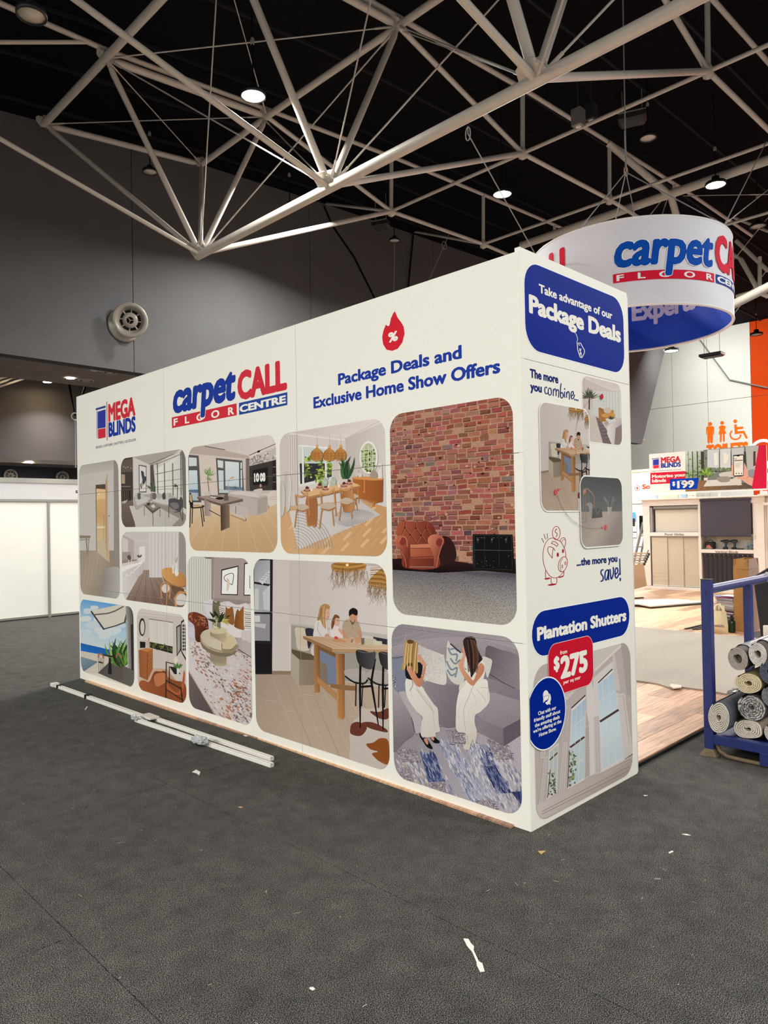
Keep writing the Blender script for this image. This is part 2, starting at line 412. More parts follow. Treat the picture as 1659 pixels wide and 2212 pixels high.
# recessed downlights in the soffit
def downlight(p, r, on, label):
    p = Vector(p); e = empty('downlight', label, 'downlight', p, 'round fittings in the grey soffit')
    MB().lathe([(r*.8, -.012), (r, -.012), (r*1.02, .0)], p, (0, 0, 1), 24, caps=False).build('rim', M_steel, e)
    if on: MB().lathe([(0.001, -.006), (r*.8, -.006), (r*.8, -.002)], p, (0, 0, 1), 20).build('lens', M_on, e)
    else:
        MB().lathe([(0.001, -.004), (r*.8, -.004)], p, (0, 0, 1), 20).build('recess', M_lampb, e)
        MB().lathe([(r*.25, -.02), (r*.42, -.02), (r*.42, 0)], p, (0, 0, 1), 16).build('hub', M_steel, e)
        for k in range(4):
            a = k*math.pi/2+.4
            MB().bar(p+Vector((math.cos(a)*r*.4, math.sin(a)*r*.4, -.012)), p+Vector((math.cos(a)*r*.85, math.sin(a)*r*.85, -.012)), r*.08).build('spoke', M_steel, e)
    return e
zS = 5.49
downlight(Z_(152, 817, zS), .13, True, 'lit round downlight in the soffit left of the booth'); 
dl = Z_(152, 817, zS); area('soffit_glow', dl-Vector((0, 0, .05)), .2, 30*LK)
downlight(Z_(186, 822, zS), .2, False, 'dark round air diffuser in the soffit right of the lit downlight')
downlight(Z_(237, 804.5, zS), .17, False, 'dark round air diffuser in the soffit nearest the booth top')
for px, l in ((203, 'left flat white disc'), (219, 'right thicker white disc')):
    p = Z_(px, 798.5, zS)
    tag(MB().lathe([(.01, -.05), (.08, -.04), (.1, 0)], p, (0, 0, 1), 20).build('smoke_detector', mat('plastic_white', (222, 216, 206), .5)), l+' sensor under the grey soffit above the booth', 'sensor', 'white disc sensors on the soffit')
rl = Y_(102, 825, 21.2)
e = empty('wall_washer_lamp', 'small lit lamp under the far ceiling washing the recess wall', 'lamp', rl)
MB().lathe([(.06, .2), (.12, .05), (.13, 0)], rl, (0, 0, 1), 16).build('housing', M_lampb, e)
MB().lathe([(0.001, -.01), (.12, -.01)], rl, (0, 0, 1), 16).build('lens', M_on, e)
area('washer_glow', rl+Vector((.2, -.1, -.1)), .25, 100*LK, rot=(math.radians(-12), 0, 0), col=(1, .93, .93), spread=math.radians(130))
rl = Y_(62, 998, 20.85)
e = empty('ledge_downlight', 'tiny lit downlight under the far ledge at left', 'lamp', rl)
MB().lathe([(.12, .03), (.15, 0)], rl, (0, 0, 1), 16).build('rim', M_steel, e)
MB().lathe([(0.001, -.01), (.11, -.01)], rl, (0, 0, 1), 16).build('lens', M_on, e)
area('ledge_glow', rl-Vector((0, 0, .06)), .2, 25*LK)

# ------------------------------------------------------------------ round jet air nozzles
M_noz = mat('nozzle_grey', (176, 168, 156), .35, metal=.2)
def nozzle(c, n, r, label, back):
    c = Vector(c); n = Vector(n).normalized()
    e = empty('air_nozzle', label, 'air vent', c, 'round jet nozzles on the grey walls')
    MB().lathe([(r, -.02), (r, .02), (r*.97, .035), (r*.78, .035), (r*.74, .0), (r*.60, -.05), (r*.58, -.1)], c, n, 36, caps=False).build('outer_ring', M_noz, e)
    MB().lathe([(0.001, -.09), (r*.6, -.09)], c, n, 24).build('throat', M_lampb, e)
    MB().lathe([(r*.2, .0), (r*.42, .0), (r*.44, -.02), (r*.42, -.06)], c, n, 28, caps=False).build('inner_ring', M_noz, e); ir_ = e.children[-1]
    a = n.orthogonal().normalized(); b = n.cross(a)
    for k in range(8):
        t = k*math.pi/4; d = a*math.cos(t)+b*math.sin(t)
        MB().bar(c+d*r*.42-n*.05, c+d*r*.62-n*.05, r*.05, .03).build('vane', M_noz, ir_)
    for k in range(3):
        t = k*2*math.pi/3+.5; d = a*math.cos(t)+b*math.sin(t)
        MB().bar(c-n*.01, c+d*r*.2-n*.01, r*.03).build('spoke', M_noz, ir_)
    c2 = c-n*.17+Vector(back)
    MB().lathe([(r*.95, 0), (r*.98, .03), (r*.9, .05), (r*.7, .16)], c2, Vector((0, -1, 0)), 36, caps=False).build('mount_ring', M_noz, e)
    MB().lathe([(0.001, .05), (r*.88, .05)], c2, Vector((0, -1, 0)), 24).build('mount_plate', M_lampb, e)
cN = Y_(281, 692, 14.65)
nozzle(cN, (-.55, -.78, -.25), .42, 'large round jet nozzle on the grey wall above the booth', (-.10, .21, -.1))
nozzle(Y_(23, 1027, 22.42), (-.2, -1, -.1), .20, 'small far jet nozzle at the left edge above the shell booth', (0, .03, 0))
nozzle(Y_(135, 1031, 22.42), (-.2, -1, -.1), .20, 'small far jet nozzle above the shell booth, nearer the printed booth', (0, .03, 0))

# ------------------------------------------------------------------ suspended black boxes and spots, rigging
M_box = mat('box_black', (38, 37, 37), .6)
def hbox(c, l, w, h, label, drop=1.5, yaw=0.0):
    c = Vector(c); e = empty('suspended_projector_box', label, 'box', c)
    u = Vector((math.cos(yaw), math.sin(yaw), 0)); v = Vector((-u.y, u.x, 0)); z = Vector((0, 0, 1))
    P = lambda a, b, d: c+u*a*l/2+v*b*w/2+z*d*h
    MB().prism([P(-1, -1, .35), P(1, -1, .35), P(1, -1, 1), P(-1, -1, 1)], v*w).build('case', M_box, e)
    MB().prism([P(-.98, -.9, .35), P(.98, -.9, .35), P(.8, -.7, 0), P(-.8, -.7, 0)], v*w*.85).build('base', mat('box_grey', (62, 60, 58), .5), e)
    MB().bar(P(-1, -1.01, .95), P(1, -1.01, .95), .02).build('edge_trim', M_wire, e)
    for a in (-.7, .7): MB().tube([P(a, 0, 1), P(a, 0, 1)+z*drop], .008, 5).build('suspension_wire', M_wire, e)
hbox(Y_(1366, 266, 5.6), .62, .36, .2, 'large black suspended box with grey base left of an unlit lamp', 1.6, math.radians(-68))
hbox(Y_(823, 493, 13.4), .5, .3, .2, 'small black suspended box before the grey wall, left of an unlit lamp', 1.9, math.radians(-68))
hbox(X_(1538, 772, 28), .9, .5, .16, 'dark suspended box before the white wall below the ring', 11.75-X_(1538, 772, 28).z-.16, math.radians(90))
for p, x, l, m_ in (((1249, 255), 9.2, 'grey spotlight box clamped under the roof purlin', mat('grey_box', (120, 116, 110), .5)), ((1277, 243), 10.2, 'black spotlight box clamped beside the grey one', M_box)):
    c = X_(*p, x); e = empty('spotlight_box', l, 'spotlight', c)
    MB().bbox(c-Vector((.1, .1, .16)), c+Vector((.1, .1, .16)), .01).build('case', m_, e)
    MB().tube([c+Vector((0, 0, .15)), c+Vector((0, 0, .7))], .02, 6).build('stem', M_box, e)
    MB().lathe([(.05, -.01), (.06, .02)], c-Vector((0, 0, .17)), (0, 0, 1), 10).build('lens', M_off, e)
# loose rigging ropes and cables
def cable(name, pts, r, m_, label):
    return tag(MB().tube(pts, r, 5).build(name, m_), label, 'cable')
def rigring(c, r=.09, n=(0, 1, 0)):
    c = Vector(c); n = Vector(n); a = n.orthogonal().normalized(); b = n.cross(a)
    return [c+(a*math.cos(t*math.pi/6)+b*math.sin(t*math.pi/6))*r for t in range(12)]
cable('rigging_rope', [Y_(700, 445, 14.97), Y_(718, 487, 14.97), Y_(765, 555, 14.97), Y_(810, 645, 14.97), Y_(830, 680, 14.97)], .03, M_bwire, 'thick black cable slanting down the grey wall behind the booth')
cable('rigging_rope', [Y_(893, 505, 14.93), Y_(880, 640, 14.93)], .03, M_bwire, 'black near-vertical strap before the grey wall, right of the slanting cable')
cable('suspension_wire', [Y_(852, 525, 13.9), Y_(851, 640, 14.2)], .012, M_wire, 'thin pale wire hanging straight down under the unlit lamp')
sx = Y_(270, 560, 14.96)
c = Y_(960, 530, 13.0)
e = empty('rigging_wire', 'thin pale wire with a small ring before the grey wall', 'cable', c)
MB().tube([Y_(972, 500, 12.6), c, Y_(920, 620, 13.5)], .01, 5).build('wire', M_wire, e)
MB().tube(rigring(c, .12), .015, 5, closed=True).build('ring', M_wire, e)
c = X_(1011, 289, 4.35)
e = empty('rigging_wire', 'thin wire with oval ring hanging from the long lower chord to the booth corner', 'cable', c)
MB().tube([c+Vector((0, 0, .1)), c, X_(1158, 552, 6.2)], .008, 5).build('wire', M_wire, e)
MB().tube([c+Vector((0, .04*math.cos(t*.524), .09*math.sin(t*.524))) for t in range(12)], .008, 5, closed=True).build('ring', M_wire, e)
e = empty('rigging_sling', 'black V-shaped sling and shackle behind the far left top corner of the booth', 'cable', Y_(162, 900, 16.0))
MB().tube([Y_(150, 832, 16.6), Y_(162, 897, 16), Y_(184, 836, 16.6)], .03, 6).build('sling', M_bwire, e)
MB().tube([Y_(162, 900, 16)+Vector((.09*math.cos(t*.524), 0, .09*math.sin(t*.524))) for t in range(12)], .02, 5, closed=True).build('shackle', M_wire, e)
MB().tube([Y_(162, 905, 16), Y_(163, 1010, 16)], .015, 5).build('wire', M_wire, e)
# thin rails hung under the far ceiling at the very left
e = empty('ceiling_track_rails', 'three pale parallel rails under the far ceiling at the left edge', 'rail', Y_(0, 825, 19))
for (a_, b_) in (((0, 817), (22, 812)), ((0, 826), (40, 814)), ((0, 834), (55, 816))):
    MB().bar(Y_(*a_, 19.5)+(Y_(*a_, 19.5)-Y_(*b_, 21)), Y_(*b_, 21), .06).build('rail', M_steel, e)
# ------------------------------------------------------------------ white shell-scheme booth at left
M_alu = mat('aluminium', (160, 158, 150), .4, metal=.5)
M_pan = mat('shell_panel_white', (240, 238, 228), .7, spec=.1)
SH = empty('shell_scheme_booth', 'white panel booth with aluminium frame and fascia left behind the printed booth', 'booth', (1.5, 11.4, 0))
ya = 11.4
xp = [-5.15, -3.16, -1.2, .79-.0, 1.80, 3.75]
xp = [-4.1, -2.13, -.17, 1.795, 3.76]
for a_, b_ in zip(xp, xp[1:]):
    MB().box((a_+.03, ya+1.95, .06), (b_-.03, ya+1.98, 2.4)).build('panel', M_pan, SH) if False else None
    MB().box((a_+.025, ya, .055), (b_-.025, ya+.02, 2.075)).build('panel', M_pan, SH)
    MB().box((a_, ya-.012, 0.02), (b_, ya+.03, .055)).build('bottom_rail', M_alu, SH)
for x in xp:
    MB().tube([(x, ya, 0), (x, ya, 2.08)], .027, 10).build('post', M_alu, SH)
MB().box((xp[0], ya-.03, 2.07), (xp[-1], ya+.03, 2.115)).build('fascia_rail', M_alu, SH)
MB().box((xp[0], ya-.03, 2.40), (xp[-1], ya+.03, 2.485)).build('fascia_rail', M_alu, SH)
MB().box((xp[0], ya-.012, 2.115), (xp[-1], ya+.012, 2.40)).build('fascia_board', mat('fascia_white', (206, 203, 204), .8, spec=.1), SH)
SH_Y = ya
for k, x in enumerate((-.6, 1.0, 2.4)):
    area('shell_spot', (x, ya-1.6, 2.9), .3, 7*LK, rot=(math.radians(38), 0, 0))
# ------------------------------------------------------------------ flat prints: coloured shapes laid on a real surface
KP = 1.04
def print_mat():
    m = bpy.data.materials.new('print_ink'); m.use_nodes = True; nt = m.node_tree; b = nt.nodes['Principled BSDF']
    N = nt.nodes.new; L = nt.links.new
    a = N('ShaderNodeAttribute'); a.attribute_name = 'ink'
    tc = N('ShaderNodeTexCoord'); n = N('ShaderNodeTexNoise'); n.inputs['Scale'].default_value = 170; n.inputs['Detail'].default_value = 3
    L(tc.outputs['Object'], n.inputs['Vector'])
    s = N('ShaderNodeMath'); s.operation = 'SUBTRACT'; L(n.outputs['Fac'], s.inputs[0]); s.inputs[1].default_value = .5
    g = N('ShaderNodeMath'); g.operation = 'MULTIPLY'; L(s.outputs[0], g.inputs[0]); L(a.outputs['Alpha'], g.inputs[1])
    h = N('ShaderNodeMath'); h.operation = 'MULTIPLY_ADD'; L(g.outputs[0], h.inputs[0]); h.inputs[1].default_value = 1.5; h.inputs[2].default_value = 1
    v = N('ShaderNodeVectorMath'); v.operation = 'SCALE'; L(a.outputs['Color'], v.inputs[0]); L(h.outputs[0], v.inputs['Scale'])
    L(v.outputs[0], b.inputs['Base Color']); b.inputs['Roughness'].default_value = .5; b.inputs['Specular IOR Level'].default_value = .03
    return m
M_ink = print_mat()
class Plane:
    """a flat surface: s runs to the right, t up, n faces the viewer"""
    def __init__(p, o, sd, n, td=(0, 0, 1)):
        p.o = Vector(o); p.s = Vector(sd).normalized(); p.n = Vector(n).normalized(); p.t = Vector(td).normalized()
    def st(p, x, y):
        d = ray(x, y); k = (p.o-CAMP).dot(p.n)/d.dot(p.n); q = CAMP+d*k-p.o
        return (q.dot(p.s), q.dot(p.t))
    def w(p, s, t, h=0): return p.o+p.s*s+p.t*t+p.n*h
class Ring:
    def __init__(p, c, r, inner=False): p.c = c; p.r = r; p.inner = inner
    def w(p, s, t, h=0):
        r = p.r-h if p.inner else p.r+h
        return Vector((p.c[0]+r*math.cos(s), p.c[1]+r*math.sin(s), t))
PL = Plane((0, 0, 0), (0, -1, 0), (-1, 0, 0))   # long wall: s = -y
PE = Plane((0, 0, 0), (1, 0, 0), (0, -1, 0))    # end wall:  s = x
def rrect(s0, s1, t0, t1, r, n=7):
    r = min(r, (s1-s0)*.499, (t1-t0)*.499)
    out = []
    for cx, cy, a0 in ((s1-r, t0+r, -90), (s1-r, t1-r, 0), (s0+r, t1-r, 90), (s0+r, t0+r, 180)):
        for k in range(n+1):
            a = math.radians(a0+90*k/n); out.append((cx+r*math.cos(a), cy+r*math.sin(a)))
    return out
def clip_convex(poly, clip):
    for i in range(len(clip)):
        ax, ay = clip[i]; bx, by = clip[(i+1) % len(clip)]
        ex, ey = bx-ax, by-ay; out = []; n = len(poly)
        if not n: return []
        ds = [ex*(p[1]-ay)-ey*(p[0]-ax) for p in poly]
        if min(ds) >= 0: continue
        for k in range(n):
            p, q = poly[k], poly[(k+1) % n]; dp, dq = ds[k], ds[(k+1) % n]
            if dp >= 0: out.append(p)
            if (dp >= 0) != (dq >= 0):
                t = dp/(dp-dq); out.append((p[0]+(q[0]-p[0])*t, p[1]+(q[1]-p[1])*t))
        poly = out
    return poly
GLY = {}
def glyphs(txt, space=1.0):
    key = (txt, space)
    if key in GLY: return GLY[key]
    c = bpy.data.curves.new('txt', 'FONT'); c.body = txt; c.resolution_u = 3; c.space_character = space
    o = bpy.data.objects.new('txt', c); COL.objects.link(o)
    dg = bpy.context.evaluated_depsgraph_get(); me = o.evaluated_get(dg).to_mesh()
    me.calc_loop_triangles()
    tris = [[(me.vertices[i].co.x, me.vertices[i].co.y) for i in t.vertices] for t in me.loop_triangles]
    o.evaluated_get(dg).to_mesh_clear(); bpy.data.objects.remove(o); bpy.data.curves.remove(c)
    xs = [p[0] for t in tris for p in t]
    GLY[key] = (tris, min(xs), max(xs)); return GLY[key]
CAPH = .70
class Art:
    def __init__(s, pl, crop=(0, 0, 1), clip=None, cells=None, base=.0006, step=.000008):
        s.pl = pl; s.crop = crop; s.clip = clip; s.cells = cells; s.h = base; s.step = step
        s.V = []; s.F = []; s.C = []
    def p(s, q):
        x0, y0, k = s.crop
        return s.pl.st(x0+q[0]/k, y0+q[1]/k)
    def _col(s, c, st):
        if isinstance(c, dict):
            (ax, ay), (bx, by) = c['st']; ex, ey = bx-ax, by-ay
            t = ((st[0]-ax)*ex+(st[1]-ay)*ey)/(ex*ex+ey*ey+1e-12); t = min(1, max(0, t))
            cols = c['c']; k = t*(len(cols)-1); i = min(int(k), len(cols)-2); f = k-i
            return [cols[i][j]*(1-f)+cols[i+1][j]*f for j in range(3)]
        return c
    def raw(s, poly, col, g=0):
        """poly: convex, in surface coordinates"""
        if s.clip:
            poly = clip_convex(ccw(poly), s.clip)
            if len(poly) < 3: return
        for cell in (s.cells or [None]):
            q = clip_convex(ccw(poly), cell) if cell else poly
            if len(q) < 3: continue
            k = len(s.V)
            for st in q:
                s.V.append(s.pl.w(st[0], st[1], s.h)); s.C.append((*[x*KP for x in s._col(col, st)], g))
            s.F.append(list(range(k, k+len(q))))
    def prep(s, c):
        if isinstance(c, dict):
            return {'st': [s.p(q) for q in c['p']], 'c': [lin(x) for x in c['c']]}
        return lin(c)
    def poly(s, pts, c, g=0, up=True, sub=0):
        P = [s.p(q) for q in pts]; col = s.prep(c)
        s.h += s.step if up else s.step*.25
        if len(P) == 4 and isinstance(c, dict) and len(c['c']) > 2: sub = max(sub, 6)
        if len(P) == 4 and sub:
            for i in range(sub):
                for j in range(sub):
                    def q(a, b):
                        u, v = a/sub, b/sub
                        x = [(P[0][k]*(1-u)+P[1][k]*u)*(1-v)+(P[3][k]*(1-u)+P[2][k]*u)*v for k in (0, 1)]; return tuple(x)
                    s.raw([q(i, j), q(i+1, j), q(i+1, j+1), q(i, j+1)], col, g)
            return s
        for t in tessellate_polygon([[Vector((a, b, 0)) for a, b in P]]):
            s.raw([P[i] for i in t], col, g)
        return s
    def blob(s, pts, c, g=0, n=4, up=True):
        m = len(pts); out = []
        for i in range(m):
            a, b, c_, d = pts[i-1], pts[i], pts[(i+1) % m], pts[(i+2) % m]
            for k in range(n):
                t = k/n
                out.append(tuple(.5*((2*b[j])+(-a[j]+c_[j])*t+(2*a[j]-5*b[j]+4*c_[j]-d[j])*t*t+(-a[j]+3*b[j]-3*c_[j]+d[j])*t**3) for j in (0, 1)))
        return s.poly(out, c, g, up)
    def ell(s, cx, cy, rx, ry, c, g=0, n=20, rot=0, up=True):
        cr, sr = math.cos(rot), math.sin(rot)
        return s.poly([(cx+rx*math.cos(a)*cr-ry*math.sin(a)*sr, cy+rx*math.cos(a)*sr+ry*math.sin(a)*cr) for a in [2*math.pi*k/n for k in range(n)]], c, g, up)
    def line(s, pts, wd, c, g=0, up=True):
        s.h += s.step if up else s.step*.25
        n = len(pts); ws = wd if isinstance(wd, (list, tuple)) else [wd]*n; col = s.prep(c)
        for i in range(n-1):
            (ax, ay), (bx, by) = pts[i], pts[i+1]; L = math.hypot(bx-ax, by-ay) or 1
            nx, ny = -(by-ay)/L/2, (bx-ax)/L/2; e = 0.02*0
            q = [(ax+nx*ws[i], ay+ny*ws[i]), (bx+nx*ws[i+1], by+ny*ws[i+1]), (bx-nx*ws[i+1], by-ny*ws[i+1]), (ax-nx*ws[i], ay-ny*ws[i])]
            s.raw([s.p(v) for v in q], col, g)
        return s
    def curve(s, pts, wd, c, n=5, g=0, up=True):
        m = len(pts); out = []; 
        P = [pts[0]]+list(pts)+[pts[-1]]
        for i in range(1, m):
            a, b, c_, d = P[i-1], P[i], P[i+1], P[i+2]
            for k in range(n):
                t = k/n
                out.append(tuple(.5*((2*b[j])+(-a[j]+c_[j])*t+(2*a[j]-5*b[j]+4*c_[j]-d[j])*t*t+(-a[j]+3*b[j]-3*c_[j]+d[j])*t**3) for j in (0, 1)))
        out.append(pts[-1])
        return s.line(out, wd if not isinstance(wd, (list, tuple)) else [wd[0]+(wd[-1]-wd[0])*i/(len(out)-1) for i in range(len(out))], c, g, up)
    def rect(s, st, c, g=0, r=0, up=True):
        """surface-coordinate rectangle (s0,s1,t0,t1)"""
        if up: s.h += s.step
        q = rrect(*st, r) if r else [(st[0], st[2]), (st[1], st[2]), (st[1], st[3]), (st[0], st[3])]
        s.raw(q, lin(c), g); return s
    def fan(s, base, n, L, spread, ang, wd, c, jit=.2, bend=0):
        """leaves or strands from a base point"""
        s.h += s.step
        for k in range(n):
            a = ang+spread*(k/(n-1)-.5 if n > 1 else 0)+random.uniform(-jit, jit); l = L*random.uniform(.65, 1)
            x, y = base; pts = []
            for i in range(5):
                t = i/4; aa = a+bend*t*(1 if math.cos(a) > 0 else -1)
                pts.append((x+math.cos(aa)*l*t, y-math.sin(aa)*l*t))
            cc = c[k % len(c)] if isinstance(c, list) else c
            s.h += s.step*.3
            s.line(pts, [wd*.4, wd, wd*.9, wd*.5, wd*.05], cc, up=False)
        return s
    def scatter(s, quad, n, size, cols, g=0, wmul=1, rot=None, dens=None):
        """small flecks inside a quad (crop coords), drawn with perspective of the quad"""
        s.h += s.step
        for k in range(n):
            u, v = random.random(), random.random()
            if dens and random.random() > dens(u, v): continue
            x = (quad[0][0]*(1-u)+quad[1][0]*u)*(1-v)+(quad[3][0]*(1-u)+quad[2][0]*u)*v
            y = (quad[0][1]*(1-u)+quad[1][1]*u)*(1-v)+(quad[3][1]*(1-u)+quad[2][1]*u)*v
            z = size*random.uniform(.4, 1.2); a = (rot if rot is not None else random.uniform(0, 3.14))+random.uniform(-.2, .2)
            n_ = random.choice((4, 5, 6)); s.h += s.step*.05
            q = []
            for i in range(n_):
                t = 2*math.pi*i/n_; rr = z*random.uniform(.5, 1.1)
                dx, dy = rr*wmul*math.cos(t), rr*math.sin(t)
                q.append((x+dx*math.cos(a)-dy*math.sin(a), y+dx*math.sin(a)+dy*math.cos(a)))
            s.raw(hull([s.p(v_) for v_ in q]), lin(random.choice(cols)), g)
        return s
    def text(s, txt, box, c, bold=0, shear=0, space=1.0, outline=None, ow=.02, rise=1):
        """box in surface coords: (s0, s1, t_baseline, t_captop)"""
        s.h += s.step
        tris, x0, x1 = glyphs(txt, space)
        def draw(b, col):
            bb = b; offs = [(0, 0)]
            if b > 0:
                nn = 18 if b > .045 else 12; offs = [(b*math.cos(k*2*math.pi/nn), b*.8*math.sin(k*2*math.pi/nn)) for k in range(nn)]+[(b*.5*math.cos(k*math.pi/2+.4), b*.4*math.sin(k*math.pi/2+.4)) for k in range(4)]
            for dx, dy in offs:
                s.h += s.step*.12
                for t in tris:
                    q = []
                    for x, y in t:
                        X = (x+dx-x0+bold)/(x1-x0+2*bold); Y = (y+dy)/CAPH
                        q.append((box[0]+(box[1]-box[0])*X+shear*Y*(box[3]-box[2])*(1 if box[1] > box[0] else -1), box[2]+(box[3]-box[2])*Y))
                    s.raw(q, col, 0)
        if outline: draw(bold+ow, lin(outline))
        draw(bold, lin(c)); return s
    def tx(s, txt, bl, br, tl, c, **k):
        """same, box given by three crop points: baseline left, baseline right, cap top left"""
        a = s.p(bl); b = s.p(br); t = s.p(tl)
        return s.text(txt, (a[0], b[0], a[1], t[1]), c, **k)
    def build(s, name, parent, label=None):
        org = world_origin(parent)
        me = bpy.data.meshes.new(name); me.from_pydata([v-org for v in s.V], [], s.F)
        at_ = me.color_attributes.new('ink', 'FLOAT_COLOR', 'POINT')
        at_.data.foreach_set('color', [x for c in s.C for x in c])
        me.materials.append(M_ink); o = bpy.data.objects.new(name, me); link(o, parent)
        if label: o['label'] = label
        return o
def world_origin(p):
    v = Vector((0, 0, 0))
    while p is not None: v = v+p.matrix_basis.translation; p = p.parent
    return v
def ccw(p):
    a = sum(p[i][0]*p[(i+1) % len(p)][1]-p[(i+1) % len(p)][0]*p[i][1] for i in range(len(p)))
    return p if a >= 0 else p[::-1]
def hull(P):
    P = sorted(set(P))
    if len(P) < 3: return P
    def half(Q):
        h = []
        for p in Q:
            while len(h) > 1 and (h[-1][0]-h[-2][0])*(p[1]-h[-2][1])-(h[-1][1]-h[-2][1])*(p[0]-h[-2][0]) <= 0: h.pop()
            h.append(p)
        return h[:-1]
    return half(P)+half(P[::-1])
def mix(a, b, t): return tuple(a[i]*(1-t)+b[i]*t for i in range(3))
def G(p, q, *cols): return {'p': (p, q), 'c': cols}
# ------------------------------------------------------------------ the printed booth
M_fab = mat('printed_panel_cream', (247, 243, 230), .6, noise=.012, scale=40, bump=.12, bumpd=.001)
M_edge = mat('panel_edge', (226, 224, 216), .6)
LW, EW, HH = 5.66, 1.174, 3.0
BO = empty('printed_booth', 'tall cream exhibition booth with room pictures, flame sign and price panels', 'booth', (0, 0, 0))
cols_y = [0, 1.876, 3.76, LW]; rows_z = [0.0, .963, 1.952, HH]
gp = .0016
cellsL = []
for i in range(3):
    for j in range(3):
        a, b = cols_y[i], cols_y[i+1]; z0, z1 = rows_z[j], rows_z[j+1]
        MB().box((0, a+gp, z0+gp), (.03, b-gp, z1-gp)).build('wall_panel', M_fab, BO)
        cellsL.append([(-b+gp, z0+gp), (-a-gp, z0+gp), (-a-gp, z1-gp), (-b+gp, z1-gp)])
zE = (PE.st(1126, 773)[1]+PE.st(1354, 830)[1])/2; print('zE', zE)
cellsE = []
for (z0, z1) in ((0.0, zE), (zE, 3.022)):
    MB().box((.004, 0, z0+gp), (EW, .03, z1-gp)).build('end_panel', M_fab, BO)
    cellsE.append([(.004, z0+gp), (EW, z0+gp), (EW, z1-gp), (.004, z1-gp)])
MB().box((EW, 0, 0.01), (EW+.012, .06, 3.0)).build('corner_trim', M_edge, BO)
# plain back and inner side, so the store room is closed
for i in range(3):
    MB().box((EW-.03, max(cols_y[i], .03)+gp, .04), (EW, cols_y[i+1]-gp, 2.99)).build('back_panel', M_edge, BO)
MB().box((.03, LW-.03, .04), (EW-.03, LW, 2.99)).build('far_end_panel', M_edge, BO)
for (x, y) in ((.05, .05), (.05, LW-.05), (EW-.05, .05), (EW-.05, LW-.05), (.05, 1.876), (.05, 3.76)):
    MB().box((x-.02, y-.02, 0.0), (x+.02, y+.02, 2.98)).build('frame_post', M_alu, BO)
def edges(pl, l, r, t, b):
    return (pl.st(*l)[0], pl.st(*r)[0], pl.st(*b)[1], pl.st(*t)[1])
C4 = (160, 960, 3.688); C8 = (400, 700, 3.687); C5 = (390, 1180, 3.607); C6 = (830, 840, 4.253); C7 = (830, 1330, 4.809)
PIC = {
 'P1': (C4, edges(PL, (171.4, 1095), (257.6, 1150), (211.5, 999.3), (214, 1288))),
 'P2': (C4, edges(PL, (261.7, 1055), (401.9, 1055), (333.5, 979.5), (333.5, 1137.6))),
 'P3': (C4, edges(PL, (263.6, 1217), (401.9, 1217), (333.5, 1148.4), (333.5, 1304.3))),
 'P4': (C4, edges(PL, (174, 1366), (288.8, 1366), (225, 1301.6), (230.5, 1467))),
 'P5': (C4, edges(PL, (296.6, 1393), (401.3, 1393), (344.4, 1320.6), (349.8, 1505))),
 'P6': (C8, edges(PL, (408.1, 1079), (597.5, 1052), (500.4, 952.2), (503.1, 1191.5))),
 'P7': (C8, edges(PL, (604.8, 1025), (834, 1052), (720, 919.2), (720, 1198.5))),
 'P8': (C5, edges(PL, (406.6, 1374), (542.5, 1374), (473.2, 1204), (473.2, 1547))),
 'P9': (C5, edges(PL, (550.2, 1374), (836.9, 1374), (695, 1212.7), (695, 1620.8))),
 'P10': (C6, edges(PL, (844.6, 1051), (1111, 1051), (971, 875.7), (980.5, 1338.7))),
 'P11': (C7, edges(PL, (848.3, 1496), (1123.2, 1517), (975.6, 1360.8), (988, 1721))),
}
def pic(k, bg, g=0, r=.105):
    crop, e = PIC[k]
    a = Art(PL, crop, rrect(*e, r), cellsL); a.rect(e, bg, g); a.e = e; return a
